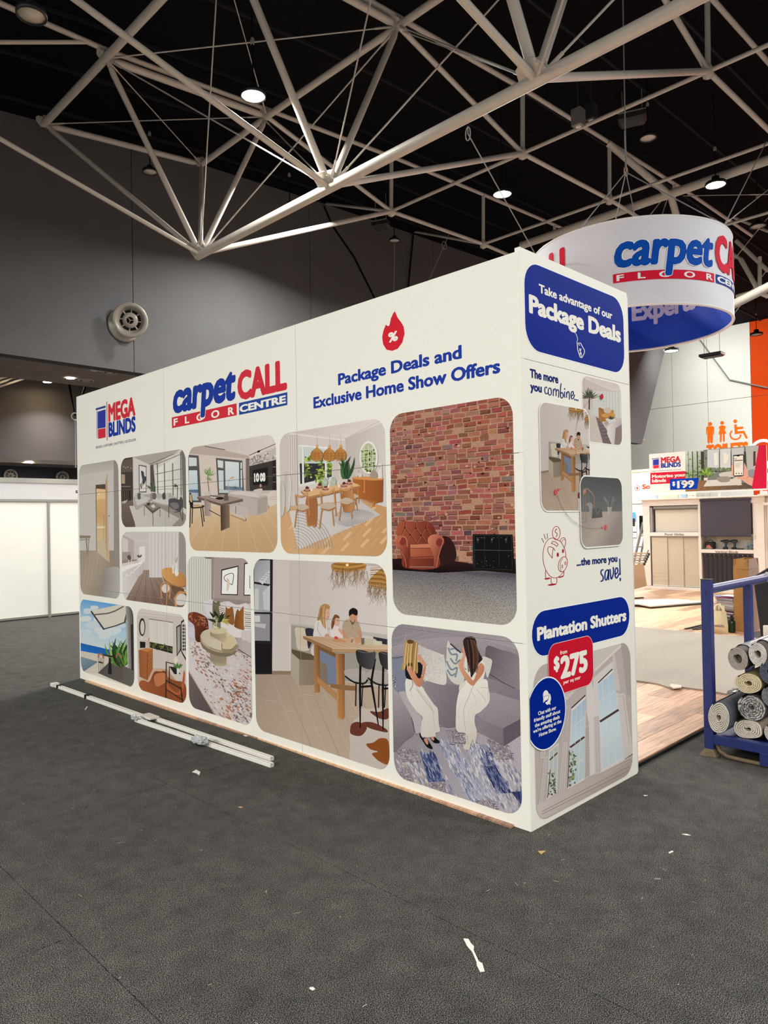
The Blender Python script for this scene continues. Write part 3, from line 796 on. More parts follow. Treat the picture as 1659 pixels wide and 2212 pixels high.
# ------------------------------------------------------------------ printed pictures on the long side
R = random.uniform
def P1():
    a = pic('P1', (203, 196, 189))
    a.poly([(30, 90), (370, 90), (330, 200), (30, 250)], G((40, 120), (40, 230), (170, 163, 152), (196, 189, 180)))
    a.poly([(30, 845), (370, 845), (370, 1260), (30, 1260)], G((60, 850), (200, 1220), (160, 146, 132), (178, 160, 142), (150, 136, 120)))
    for k in range(6): a.line([(60+k*30, 880), (30+k*22, 1240)], 2, (150, 134, 118))
    a.poly([(172, 322), (254, 316), (254, 770), (178, 855)], (92, 76, 62)); a.poly([(178, 352), (250, 358), (250, 768), (181, 770)], G((200, 350), (200, 760), (226, 186, 132), (206, 166, 116), (216, 190, 150)))
    a.poly([(178, 352), (250, 358), (250, 430), (178, 440)], (232, 196, 146)); a.ell(199, 396, 4, 8, (255, 244, 214))
    a.poly([(182, 768), (250, 760), (270, 930), (182, 856)], (203, 184, 156)); a.poly([(182, 655), (248, 650), (248, 668), (182, 668)], (236, 220, 190))
    a.ell(198, 640, 7, 9, (222, 190, 150)); a.line([(238, 560), (236, 760)], 3, (140, 108, 76))
    a.poly([(250, 300), (268, 215), (270, 560), (282, 945), (262, 900), (250, 780)], G((255, 500), (280, 500), (176, 146, 112), (216, 186, 156)))
    a.poly([(316, 110), (362, 105), (362, 960), (318, 925)], (160, 151, 143))
    for x in (322, 332, 343, 353): a.line([(x, 120), (x+2, 940)], 4, (136, 127, 120))
    a.poly([(284, 845), (318, 848), (318, 925), (284, 940)], (150, 138, 126))
    a.ell(280, 569, 8, 3, (120, 100, 80))
    a.poly([(30, 724), (132, 727), (130, 745), (30, 750)], (146, 128, 108)); a.poly([(92, 745), (104, 745), (112, 890), (102, 885)], (150, 132, 112)); a.poly([(116, 742), (122, 742), (116, 858), (111, 858)], (138, 120, 102)); a.line([(30, 762), (118, 758)], 8, (160, 142, 122))
    a.blob([(234, 1002), (250, 990), (370, 994), (372, 1260), (180, 1260), (205, 1210), (224, 1120)], G((230, 1100), (360, 1100), (146, 138, 132), (184, 178, 176)), g=.15)
    a.build('room_picture', BO, 'picture of a hallway with an open door and sofa corner')
def P2():
    a = pic('P2', (214, 206, 200))
    a.poly([(365, 90), (468, 100), (472, 480), (450, 500), (365, 680)], (74, 66, 60)); a.poly([(372, 130), (466, 110), (466, 215), (372, 225)], (104, 90, 78))
    for x, y in ((395, 178), (412, 186), (428, 180), (452, 188)): a.ell(x, y, 4, 3, (236, 206, 160))
    a.poly([(378, 238), (406, 240), (406, 312), (378, 312)], (178, 158, 132)); a.line([(375, 335), (452, 335)], 3, (190, 176, 160)); a.poly([(375, 365), (452, 365), (452, 450), (375, 470)], (52, 46, 44))
    for x in (388, 402, 416, 430): a.line([(x, 372), (x, 460)], 2, (150, 138, 126))
    a.poly([(365, 470), (470, 440), (500, 680), (365, 680)], G((400, 470), (400, 660), (120, 104, 90), (96, 84, 74))); a.poly([(380, 458), (430, 440), (410, 468), (384, 470)], (190, 180, 170))
    a.poly([(465, 98), (862, 30), (640, 165), (600, 160)], (176, 166, 158)); a.line([(600, 160), (862, 48)], 5, (110, 102, 96))
    a.poly([(515, 162), (578, 172), (578, 382), (518, 382)], (84, 78, 76)); a.poly([(521, 170), (573, 180), (573, 374), (524, 375)], (224, 218, 212))
    a.blob([(535, 210), (556, 222), (560, 250), (575, 262), (568, 300), (548, 330), (535, 352), (528, 320), (545, 290), (538, 250)], (70, 72, 84)); a.blob([(540, 300), (552, 316), (544, 340), (534, 330)], (176, 164, 150))
    a.poly([(606, 165), (632, 160), (650, 380), (610, 375)], (92, 86, 80)); a.fan((628, 372), 14, 90, 2.0, 1.5, 9, [(78, 92, 74), (98, 110, 88), (60, 70, 60)])
    a.poly([(640, 170), (880, 30), (900, 430), (652, 400)], (212, 206, 192)); a.poly([(650, 200), (880, 60), (880, 420), (655, 390)], G((660, 200), (860, 400), (232, 230, 222), (206, 204, 190)))
    for x in (664, 720, 786, 850): a.line([(x, 150 if x < 800 else 60), (x+4, 410)], 8, (106, 98, 92))
    for (p, q) in (((650, 238), (880, 190)), ((655, 300), (880, 270)), ((655, 360), (880, 350)), ((650, 160), (880, 66))): a.line([p, q], 5 if p[1] < 250 else 3, (118, 110, 104))
    a.poly([(855, 40), (900, 40), (900, 520), (868, 500)], (112, 104, 100)); 
    for x in (866, 878): a.line([(x, 60), (x+8, 500)], 4, (142, 133, 128))
    a.poly([(470, 500), (600, 470), (760, 450), (892, 560), (892, 680), (490, 680)], G((500, 520), (700, 660), (170, 160, 150), (150, 140, 130)))
    a.poly([(440, 490), (640, 482), (840, 590), (760, 670), (500, 670)], G((480, 500), (760, 640), (206, 200, 190), (190, 184, 174)), g=.5)
    a.blob([(478, 425), (510, 395), (560, 398), (640, 392), (720, 400), (810, 420), (818, 445), (740, 490), (640, 460), (600, 452), (510, 520), (484, 500)], (172, 166, 160))
    a.blob([(490, 432), (560, 418), (606, 425), (600, 446), (512, 485), (498, 470)], (204, 198, 192)); a.blob([(630, 430), (700, 425), (770, 450), (750, 480), (640, 455)], (206, 200, 194))
    for x, c in ((500, (190, 184, 178)), (520, (96, 92, 90)), (545, (196, 190, 184)), (622, (150, 140, 132)), (640, (110, 104, 100)), (676, (186, 178, 172)), (718, (78, 76, 78)), (745, (196, 190, 184)), (766, (180, 172, 166))):
        a.blob([(x-14, 398), (x, 384), (x+13, 396), (x+12, 432), (x-10, 436)], c)
    a.poly([(556, 482), (630, 460), (692, 502), (626, 552)], (92, 84, 78)); a.poly([(562, 478), (630, 458), (688, 494), (628, 530)], (142, 130, 120))
    a.blob([(578, 470), (600, 462), (606, 480), (588, 488)], (70, 64, 60)); a.poly([(612, 488), (636, 478), (650, 500), (628, 508)], (218, 210, 200)); a.fan((600, 466), 5, 60, .9, 1.4, 3, (140, 128, 116))
    for p, q in (((560, 490), (562, 570)), ((628, 552), (630, 650)), ((686, 508), (686, 576))): a.line([p, q], 4, (82, 74, 70))
    a.line([(806, 320), (826, 330), (822, 470)], 5, (70, 62, 58)); a.line([(786, 330), (825, 335)], 5, (76, 66, 60)); a.fan((806, 330), 6, 26, 5, 1.5, 5, (70, 60, 56))
    a.blob([(755, 440), (800, 430), (838, 440), (850, 414), (866, 440), (862, 500), (846, 535), (800, 520), (764, 495)], (78, 78, 80)); a.blob([(764, 470), (820, 464), (836, 500), (800, 516)], (122, 118, 116))
    for p, q in (((757, 450), (755, 584)), ((842, 530), (868, 615)), ((864, 440), (868, 600)), ((800, 540), (845, 536))): a.line([p, q], 6, (92, 76, 64))
    a.build('room_picture', BO, 'picture of a grey living room with tall windows')
def P3():
    a = pic('P3', (214, 204, 199))
    a.poly([(370, 690), (900, 690), (820, 715), (480, 770)], (206, 198, 194)); a.poly([(375, 710), (478, 765), (478, 930), (375, 950)], (186, 174, 170)); a.poly([(385, 740), (430, 760), (430, 860), (385, 855)], (214, 204, 200)); a.poly([(382, 858), (455, 855), (455, 920), (382, 925)], (168, 152, 146)); 
    a.poly([(478, 770), (600, 770), (600, 1000), (520, 1000), (478, 960)], (206, 196, 192)); a.poly([(520, 815), (565, 812), (565, 935), (520, 940)], (232, 226, 222))
    a.poly([(545, 1000), (610, 1000), (900, 1180), (900, 1300), (400, 1260)], G((570, 1000), (600, 1270), (166, 146, 134), (116, 92, 78)))
    for k in range(10): a.line([(560+k*6, 1003), (420+k*48, 1280)], [2, 5], (106, 84, 70) if k % 2 else (150, 126, 108))
    a.poly([(600, 705), (835, 700), (835, 1060), (600, 1060)], (216, 208, 203)); a.poly([(835, 700), (900, 690), (900, 1180), (835, 1060)], (170, 158, 154))
    for k in range(26): a.line([(602+k*9.2, 708), (602+k*9.2, 1052)], 3, (192, 182, 177) if k % 3 else (232, 226, 222))
    for k in range(5): a.line([(842+k*11, 700), (842+k*12, 1020+k*20)], 5, (146, 134, 130))
    a.poly([(375, 975), (545, 934), (548, 948), (375, 1060)], (240, 234, 230)); a.poly([(375, 1020), (548, 946), (548, 1025), (470, 1090), (375, 1240)], G((380, 1100), (540, 1000), (222, 214, 210), (196, 186, 182)))
    a.poly([(375, 925), (500, 915), (500, 925), (375, 950)], (150, 132, 124)); a.curve([(436, 960), (436, 910), (448, 903), (458, 916), (456, 965)], 4, (238, 232, 228)); a.blob([(425, 890), (440, 880), (455, 900), (450, 920), (430, 915)], (92, 86, 80))
    for k, x in enumerate((400, 440, 470, 495, 520)): 
        a.curve([(x-22, 1062-k*22), (x, 1070-k*24), (x+24, 1030-k*22)], 6, (236, 230, 226)); a.line([(x+14, 1040-k*22), (x+24, 1150-k*34)], 3, (226, 218, 214))
    a.fan((522, 905), 8, 40, 1.8, 1.5, 6, [(60, 66, 56), (80, 86, 72)]); a.ell(522, 918, 12, 18, (218, 212, 206))
    a.ell(800, 1068, 110, 62, (150, 112, 78), rot=.52); a.ell(800, 1056, 112, 60, G((720, 1000), (880, 1120), (216, 160, 96), (188, 130, 76)), rot=.52); a.poly([(770, 1120), (880, 1150), (860, 1230), (790, 1180)], (110, 84, 66))
    a.blob([(808, 985), (826, 1000), (834, 1030), (818, 1052), (802, 1030)], (232, 226, 220)); a.poly([(783, 960), (798, 956), (798, 1030), (783, 1026)], (226, 218, 212)); a.poly([(806, 945), (822, 945), (824, 990), (808, 992)], (230, 222, 216)); a.fan((815, 945), 5, 60, .9, 1.6, 3, (176, 158, 140))
    for cx, cy, rx, ry in ((730, 1148, 38, 44), (850, 1235, 62, 60)):
        a.curve([(cx-30, cy+80), (cx-36, cy-20), (cx, cy-ry-4), (cx+34, cy-10), (cx+30, cy+80)], 12, (196, 138, 88)); a.ell(cx, cy, rx*.85, ry*.8, (216, 206, 200))
    a.line([(690, 1000), (720, 1110)], 6, (206, 186, 166)); a.curve([(812, 1290), (808, 1220), (850, 1180), (905, 1184)], 13, (206, 146, 92))
    a.line([(744, 1110), (738, 1280)], 9, (190, 134, 86))
    a.build('room_picture', BO, 'picture of a pale kitchen with a round oak table')
def P4():
    a = pic('P4', (126, 176, 212))
    a.poly([(45, 1225), (480, 1225), (480, 1640), (45, 1640)], G((200, 1240), (200, 1640), (92, 158, 212), (170, 200, 216), (206, 214, 214)))
    for x, y, r in ((110, 1330, 45), (160, 1300, 36), (220, 1390, 60), (150, 1440, 70), (90, 1500, 60), (240, 1520, 60), (320, 1480, 70), (90, 1390, 46), (370, 1440, 50), (200, 1480, 50)):
        a.blob([(x+r*math.cos(t)*R(.7, 1.1), y+r*.6*math.sin(t)*R(.7, 1.1)) for t in [k*.785 for k in range(8)]], mix((226, 224, 218), (190, 206, 214), R(0, .8)))
    a.poly([(45, 1580), (480, 1680), (480, 1700), (400, 1700), (45, 1645)], G((60, 1585), (60, 1645), (30, 96, 170), (28, 110, 196)))
    a.poly([(45, 1642), (410, 1715), (480, 1960), (45, 1960)], (206, 196, 180)); a.poly([(45, 1688), (192, 1732), (60, 1820), (45, 1800)], G((60, 1690), (80, 1810), (128, 148, 158), (96, 116, 134)))
    for k in range(7): a.line([(52, 1705+k*14), (178-k*18, 1738+k*10)], 2, (150, 168, 176))
    a.poly([(190, 1820), (280, 1735), (480, 1790), (480, 1950)], G((220, 1820), (460, 1900), (82, 78, 78), (104, 98, 94))); a.poly([(60, 1830), (190, 1824), (440, 1925), (430, 1950), (60, 1850)], (214, 206, 192))
    a.poly([(136, 1325), (425, 1262), (440, 1290), (412, 1410), (240, 1478)], (212, 206, 190)); a.line([(136, 1328), (240, 1476)], 12, (54, 52, 52)); a.line([(240, 1470), (330, 1446), (412, 1414)], 9, (62, 60, 58))
    a.line([(150, 1358), (272, 1346), (330, 1326), (395, 1290)], 10, (92, 88, 84)); a.line([(404, 1415), (432, 1290)], 11, (60, 58, 56)); a.line([(432, 1350), (420, 1290)], 6, (70, 68, 66))
    a.fan((370, 1775), 34, 240, 1.9, 1.57, 26, [(36, 76, 34), (60, 108, 44), (92, 138, 58), (28, 56, 30), (152, 176, 96)], bend=.5); a.fan((395, 1770), 12, 150, 1.2, 1.5, 20, [(110, 150, 66), (46, 86, 40)])
    a.poly([(412, 1290), (440, 1250), (490, 1270), (490, 1800), (428, 1780)], G((420, 1500), (470, 1500), (160, 154, 148), (76, 70, 68))); a.poly([(452, 1430), (470, 1435), (474, 1800), (458, 1795)], (52, 48, 48)); a.line([(424, 1400), (430, 1780)], 5, (188, 182, 174))
    a.poly([(215, 1668), (350, 1690), (345, 1704), (225, 1682)], (52, 48, 46)); a.poly([(278, 1700), (294, 1702), (302, 1832), (270, 1826)], (38, 34, 34))
    for x in (208, 352):
        a.curve([(x-14, 1700), (x-6, 1666), (x+22, 1680), (x+26, 1705)], 12, (156, 108, 72)); a.poly([(x-14, 1726), (x+26, 1736), (x+24, 1746), (x-12, 1740)], (60, 50, 46))
        for d in (-12, 2, 14, 28): a.line([(x+d, 1700), (x+d+2, 1810 if x < 300 else 1868)], 3, (90, 72, 62))
    a.build('room_picture', BO, 'picture of a terrace with an awning and blue sea')
def P5():
    a = pic('P5', (204, 192, 182))
    a.poly([(495, 1290), (900, 1310), (900, 1385), (495, 1360)], (212, 202, 194)); a.line([(520, 1340), (860, 1380)], 4, (180, 168, 160)); a.line([(560, 1370), (560, 1600)], 3, (186, 172, 162))
    a.poly([(620, 1780), (740, 1790), (900, 1990), (900, 2100), (505, 1990), (515, 1880)], G((600, 1800), (700, 2040), (206, 176, 150), (176, 132, 100)))
    a.poly([(596, 1392), (788, 1415), (788, 1665), (604, 1610)], (216, 210, 198)); a.line([(596, 1390), (790, 1418)], 5, (80, 70, 62)); a.poly([(602, 1572), (786, 1610), (786, 1664), (604, 1612)], (40, 38, 34))
    a.scatter([(604, 1578), (784, 1614), (784, 1655), (606, 1606)], 90, 9, [(92, 104, 50), (58, 70, 36), (130, 128, 70), (46, 54, 30)]); a.line([(602, 1614), (786, 1664)], 6, (34, 32, 32))
    for x in (650, 662, 718, 728): a.line([(x, 1400), (x, 1570)], 3, (198, 190, 178))
    for x in (660, 722): a.line([(x, 1585), (x, 1640)], 5, (40, 36, 34))
    a.ell(543, 1455, 26, 72, (50, 44, 46)); a.ell(545, 1458, 17, 56, (210, 202, 192)); a.fan((541, 1560), 8, 46, 2.4, 1.5, 8, [(232, 226, 216), (200, 190, 170)]); a.poly([(524, 1570), (570, 1574), (568, 1620), (526, 1622)], (34, 30, 32)); a.line([(578, 1600), (600, 1540), (590, 1620)], 4, (190, 150, 100))
    a.poly([(515, 1640), (600, 1622), (628, 1628), (628, 1790), (585, 1880), (522, 1850)], G((520, 1700), (628, 1700), (150, 92, 54), (176, 108, 62))); a.poly([(515, 1636), (572, 1622), (628, 1626), (585, 1652)], (196, 128, 78)); a.line([(586, 1652), (582, 1872)], 4, (96, 56, 34))
    for k in range(5): a.line([(590, 1690+k*36), (626, 1672+k*26)], 3, (110, 64, 38))
    a.poly([(815, 1452), (850, 1430), (852, 1640), (818, 1690)], (52, 48, 46)); a.poly([(822, 1460), (844, 1446), (846, 1630), (824, 1672)], (168, 158, 150)); a.poly([(852, 1412), (900, 1372), (900, 1740), (852, 1650)], (48, 44, 44)); a.poly([(858, 1424), (900, 1390), (900, 1716), (858, 1642)], (208, 200, 190))
    for k in range(8):
        for j in range(2): a.blob([(864+j*16, 1440+k*27), (872+j*16, 1432+k*27), (878+j*16, 1446+k*27), (868+j*16, 1456+k*27)], (60, 60, 66))
    a.blob([(525, 1890), (560, 1880), (600, 1890), (640, 1812), (690, 1810), (725, 1805), (745, 1850), (800, 1880), (880, 1900), (900, 2000), (900, 2110), (760, 2050), (640, 2010), (560, 1975), (515, 1950)], G((560, 1880), (760, 2040), (162, 92, 56), (112, 56, 32), (140, 78, 46)))
    a.blob([(640, 1840), (720, 1820), (740, 1880), (660, 1930)], (190, 118, 78))
    a.blob([(735, 1900), (790, 1960), (830, 1975), (860, 1900), (876, 1800), (885, 1840), (870, 1960), (830, 1995), (770, 1975), (738, 1940)], (178, 92, 58))
    for p, q, w_ in (((735, 1730), (732, 2030), 8), ((735, 1880), (860, 1950), 9), ((740, 1735), (800, 1750), 7), ((850, 1930), (868, 2070), 9), ((735, 1950), (870, 2040), 7), ((760, 1770), (760, 1900), 7)): a.line([p, q], w_, (44, 34, 32))
    a.poly([(760, 1768), (812, 1776), (850, 1830), (800, 1830)], (40, 38, 38)); a.fan((826, 1790), 9, 60, 2.0, 1.5, 13, [(66, 106, 48), (96, 136, 66)]); a.blob([(820, 1785), (838, 1790), (836, 1830), (822, 1830)], (220, 212, 204)); a.ell(812, 1720, 16, 28, (226, 214, 190))
    a.build('room_picture', BO, 'picture of a room with a cowhide rug and leather chair')
def P6():
    a = pic('P6', (216, 200, 188))
    a.poly([(10, 900), (740, 860), (740, 950), (510, 1070), (30, 1000)], G((100, 960), (600, 900), (202, 188, 178), (222, 210, 202)))
    a.poly([(25, 985), (150, 970), (510, 1050), (510, 1075), (25, 1030)], (190, 172, 160)); a.line([(155, 972), (318, 1002)], 5, (50, 46, 44)); a.line([(512, 1045), (730, 950)], 5, (50, 46, 44)); a.poly([(574, 1012), (596, 1002), (596, 1020), (576, 1026)], (26, 26, 26))
    a.poly([(505, 1075), (735, 975), (735, 1080), (510, 1132)], (196, 184, 176))
    a.scatter([(520, 1072), (722, 985), (722, 1070), (520, 1120)], 60, 14, [(142, 132, 130), (220, 208, 202), (160, 150, 146)])
    a.poly([(510, 1132), (735, 1078), (735, 1350), (515, 1330)], (66, 60, 58)); a.poly([(536, 1165), (660, 1138), (660, 1285), (540, 1282)], (36, 34, 34)); a.poly([(695, 1090), (735, 1080), (735, 1330), (695, 1330)], (44, 40, 40))
    for y in (1140, 1200, 1260): a.line([(698, y), (730, y-5)], 4, (150, 130, 112))
    a.poly([(515, 1330), (735, 1322), (735, 1350), (515, 1350)], (196, 182, 174))
    a.tx('10', (550, 1255), (590, 1252), (550, 1192), (244, 240, 234), bold=.06); a.tx('08', (596, 1252), (640, 1248), (596, 1190), (244, 240, 234), bold=.06)
    a.ell(601, 1287, 8, 14, (206, 150, 110))
    for (q, fr) in (([(25, 1040), (108, 1048), (130, 1420), (25, 1420)], 16), ([(245, 1066), (465, 1088), (470, 1370), (262, 1360)], 14)):
        a.poly(q, (92, 90, 88))
    a.poly([(30, 1062), (92, 1066), (94, 1130), (30, 1132)], (214, 218, 216)); a.poly([(30, 1165), (96, 1165), (104, 1350), (30, 1350)], G((60, 1165), (60, 1350), (216, 222, 222), (186, 202, 214))); a.poly([(30, 1320), (103, 1318), (106, 1400), (30, 1404)], (92, 116, 146)); a.poly([(30, 1340), (104, 1345), (106, 1405), (30, 1405)], (178, 186, 190))
    a.poly([(258, 1082), (304, 1090), (304, 1148), (262, 1142)], (214, 218, 216)); a.poly([(264, 1164), (306, 1166), (308, 1320), (270, 1318)], (206, 214, 216)); a.poly([(318, 1092), (452, 1104), (456, 1330), (322, 1330)], G((360, 1100), (360, 1320), (220, 224, 222), (198, 210, 216)))
    a.poly([(322, 1290), (456, 1300), (456, 1340), (322, 1345)], (110, 128, 150)); a.poly([(270, 1320), (456, 1325), (456, 1345), (270, 1345)], (196, 200, 202)); a.line([(435, 1100), (437, 1300)], 12, (88, 86, 84)); a.line([(434, 1156), (468, 1158)], 8, (88, 86, 84))
    a.poly([(462, 1075), (512, 1070), (514, 1330), (478, 1325)], (112, 96, 88)); a.poly([(455, 1070), (484, 1072), (484, 1330), (470, 1330)], (206, 194, 186)); 
    for x in (490, 500, 508): a.line([(x, 1080), (x, 1320)], 3, (150, 134, 124))
    a.curve([(352, 1330), (345, 1270), (360, 1230), (385, 1222)], 4, (190, 164, 128)); a.blob([(358, 1226), (386, 1212), (390, 1224), (370, 1234)], (204, 168, 130))
    a.fan((183, 1200), 9, 66, 3.0, 1.2, 9, [(110, 146, 82), (142, 170, 106)], bend=.8); a.line([(185, 1195), (182, 1250), (190, 1335)], 6, (122, 104, 84)); a.fan((188, 1240), 5, 40, 3, 1.2, 7, [(120, 150, 96)]); a.poly([(152, 1338), (204, 1336), (202, 1380), (156, 1382)], (204, 192, 184)); a.fan((400, 1310), 6, 40, 2.4, 1.5, 3, (80, 84, 70))
    a.poly([(20, 1460), (735, 1420), (735, 1830), (20, 1830)], G((300, 1440), (330, 1810), (218, 192, 160), (206, 172, 132), (196, 160, 120)), g=.08)
    for k in range(16): a.line([(110+k*38, 1500), (-160+k*74, 1830)], [2, 3], (190, 156, 118) if k % 2 else (224, 196, 162))
    for k in range(14): a.line([(R(60, 600), R(1560, 1780)), ] + [(0, 0)]*0 + [(R(60, 600), R(1560, 1780))], 0.01, (190, 156, 118))
    a.blob([(345, 1338), (360, 1325), (430, 1326), (500, 1330), (560, 1335), (590, 1370), (655, 1372), (652, 1490), (560, 1525), (440, 1490), (345, 1470)], (190, 176, 166)); a.poly([(580, 1395), (655, 1372), (652, 1492), (575, 1520)], (172, 158, 148)); a.blob([(352, 1345), (430, 1330), (500, 1335), (570, 1350), (585, 1380), (500, 1372), (420, 1362)], (214, 202, 192)); a.blob([(545, 1325), (600, 1310), (618, 1320), (605, 1372), (570, 1360)], (206, 194, 186))
    a.line([(430, 1360), (430, 1470)], 3, (166, 152, 142)); a.line([(440, 1362), (580, 1390)], 3, (160, 146, 136))
    a.blob([(670, 1340), (720, 1330), (735, 1340), (735, 1420), (690, 1450), (662, 1430)], (216, 202, 190)); a.line([(680, 1380), (730, 1376)], 3, (180, 166, 154)); a.line([(676, 1395), (730, 1394)], 3, (180, 166, 154)); a.line([(664, 1445), (668, 1470)], 4, (120, 96, 76))
    a.blob([(358, 1465), (420, 1446), (500, 1470), (504, 1500), (490, 1530), (420, 1520), (360, 1495)], (198, 184, 174)); a.line([(405, 1450), (402, 1518)], 4, (80, 70, 64)); a.line([(375, 1508), (480, 1545), (505, 1528)], 12, (206, 194, 186)); a.line([(484, 1545), (486, 1570)], 4, (60, 50, 46)); a.line([(360, 1520), (480, 1568)], 4, (110, 94, 82))
    a.poly([(95, 1378), (300, 1358), (460, 1395), (462, 1412), (300, 1448), (275, 1446), (100, 1392)], (112, 92, 82)); a.poly([(95, 1374), (300, 1356), (462, 1393), (292, 1432)], (162, 142, 130))
    a.poly([(282, 1446), (354, 1440), (356, 1618), (286, 1648)], G((284, 1500), (356, 1500), (70, 54, 46), (134, 112, 90))); a.poly([(152, 1392), (206, 1425), (205, 1530), (156, 1528)], G((152, 1450), (206, 1450), (150, 134, 124), (176, 160, 148))); a.line([(190, 1480), (282, 1530)], 6, (50, 40, 36))
    a.poly([(200, 1368), (300, 1380), (330, 1400), (205, 1380)], (224, 214, 206))
    for k in range(9): a.ell(205+k*12, 1368+k*2, 5, 5, (26, 24, 24)); 
    a.blob([(245, 1385), (290, 1378), (310, 1390), (290, 1398), (255, 1396)], (36, 32, 32)); a.blob([(308, 1400), (315, 1365), (335, 1355), (346, 1385), (345, 1405), (320, 1408)], (104, 94, 86))
    a.blob([(35, 1352), (48, 1350), (64, 1420), (60, 1450), (38, 1440)], (36, 32, 32)); a.blob([(38, 1362), (48, 1362), (58, 1415), (42, 1412)], (206, 172, 124)); a.blob([(40, 1450), (100, 1440), (150, 1445), (140, 1462), (60, 1468)], (40, 36, 34)); a.poly([(60, 1447), (128, 1440), (142, 1452), (70, 1460)], (206, 176, 132))
    for p, q in (((45, 1460), (38, 1620)), ((60, 1465), (56, 1590)), ((125, 1462), (142, 1612)), ((140, 1450), (152, 1575))): a.line([p, q], 7, (34, 30, 30))
    a.build('room_picture', BO, 'picture of a living room with a wall clock reading ten past')
def P7():
    a = pic('P7', (216, 203, 196))
    a.poly([(745, 780), (1600, 700), (1600, 760), (1275, 910), (1200, 900), (760, 870)], G((900, 820), (1300, 880), (206, 192, 184), (226, 214, 208))); a.line([(1275, 925), (1590, 770)], 12, (232, 222, 216)); a.line([(1275, 912), (1590, 752)], 4, (196, 182, 174))
    a.line([(830, 872), (1275, 925)], 14, (230, 220, 212)); a.poly([(1275, 915), (1600, 770), (1610, 1440), (1290, 1300)], G((1280, 1000), (1590, 1000), (196, 184, 176), (216, 206, 198)))
    a.poly([(900, 960), (1170, 985), (1180, 1240), (905, 1300)], (224, 222, 214)); a.poly([(912, 980), (1165, 1000), (1170, 1225), (920, 1270)], (204, 210, 206)); a.poly([(912, 1110), (1168, 1110), (1168, 1215), (918, 1275)], (52, 52, 54))
    for (x, y, s) in ((975, 1150, 40), (1075, 1185, 42), (1145, 1150, 28), (1090, 1230, 30)):
        for k in range(46): a.ell(x+R(-s, s)*.8, y+R(-100, 70)*s/40, R(5, 13), R(5, 11), random.choice([(150, 172, 70), (110, 136, 52), (184, 198, 96), (86, 110, 50)]), n=6)
        a.line([(x, y+50), (x, y+90)], 4, (110, 90, 60))
    for x in (938, 1120): a.line([(x, 975), (x+4, 1275)], 16, (232, 228, 222))
    a.line([(905, 968), (1168, 992)], 12, (236, 232, 226)); a.poly([(1165, 925), (1210, 930), (1220, 1250), (1180, 1240)], (214, 204, 196)); 
    a.poly([(760, 880), (900, 880), (905, 1440), (770, 1460)], (208, 196, 188))
    for k in range(9): a.line([(830+k*9, 890), (832+k*9, 1440)], 4, (188, 176, 168) if k % 2 else (226, 218, 212))
    for k in range(4): a.line([(1172+k*11, 930), (1180+k*10, 1240)], 4, (196, 184, 176))
    a.poly([(760, 1460), (860, 1450), (1400, 1400), (1610, 1460), (1610, 1850), (760, 1850)], G((900, 1460), (1200, 1830), (206, 164, 120), (216, 174, 128), (200, 152, 106)), g=.06)
    for k in range(9):
        for j in range(4):
            x, y = 1000+k*78-j*60, 1840-j*72-k*14
            a.poly([(x, y), (x+60, y-64), (x+82, y-50), (x+22, y+14)], (222, 182, 138) if (k+j) % 2 else (206, 160, 114)); a.line([(x, y), (x+60, y-64)], 2, (176, 130, 88))
    a.poly([(830, 1492), (1380, 1395), (1560, 1520), (905, 1795)], G((900, 1500), (1500, 1560), (214, 206, 200), (196, 188, 184)), g=.1)
    for (cx, cy, rr, a0, a1, st_) in ((1350, 1545, 12, 0, 6.3, 8), (870, 1800, 20, 4.75, 6.2, 17)):
        for k in range(10 if cx > 1000 else 14):
            rx = rr+k*(17 if cx > 1000 else 22); ry = rx*(.42 if cx > 1000 else 1.0)
            pts = []
            for i in range(25):
                t = a0+(a1-a0)*i/24; x_, y_ = cx+rx*math.cos(t), cy+ry*math.sin(t)
                d1 = (x_-905)*(1520-1795)-(y_-1795)*(1560-905)
                if cx < 1000 or (y_ > 1492-(x_-830)*.17 and y_ < 1795-(x_-905)*.42): pts.append((x_, y_))
            if len(pts) > 3:
                for p, q in zip(pts, pts[1:]):
                    if math.hypot(p[0]-q[0], p[1]-q[1]) < 80: a.line([p, q], 5, (166, 158, 156), up=False)
            a.h += a.step
    a.ell(1465, 1063, 74, 132, (236, 230, 222)); a.ell(1463, 1063, 60, 114, (186, 190, 150))
    for k in range(90): a.ell(1463+R(-50, 50), 1080+R(-80, 96), R(4, 12), R(4, 12), random.choice([(120, 150, 60), (84, 110, 46), (156, 176, 86), (50, 66, 36)]), n=6)
    for x in (1430, 1463, 1497): a.line([(x, 965), (x, 1165)], 5, (232, 226, 218))
    for y in (1000, 1050, 1100, 1145): a.line([(1408, y+6), (1520, y-6)], 4, (232, 226, 218))
    for x, y, s in ((1053, 1030, 48), (1152, 1030, 46), (1242, 1028, 44)):
        a.line([(x-3, 880), (x, 970)], 2, (210, 200, 190)); a.blob([(x-6, y-66), (x+6, y-66), (x+12, y-40), (x+s*.8, y-18), (x+s, y+10), (x+s*.86, y+50), (x, y+60), (x-s*.86, y+52), (x-s, y+8), (x-s*.8, y-20), (x-12, y-40)], G((x-s, y), (x+s, y), (176, 116, 58), (226, 176, 106), (186, 126, 66)))
        for k in range(7): a.curve([(x, y-45), (x-s+k*s/3, y+5), (x-s*.8+k*s*.27, y+54)], 2, (206, 150, 84) if k % 2 else (140, 90, 44))
        for k in range(3): a.curve([(x-s*.9, y-5+k*22), (x, y+4+k*22), (x+s*.9, y-5+k*22)], 3, (150, 98, 50))
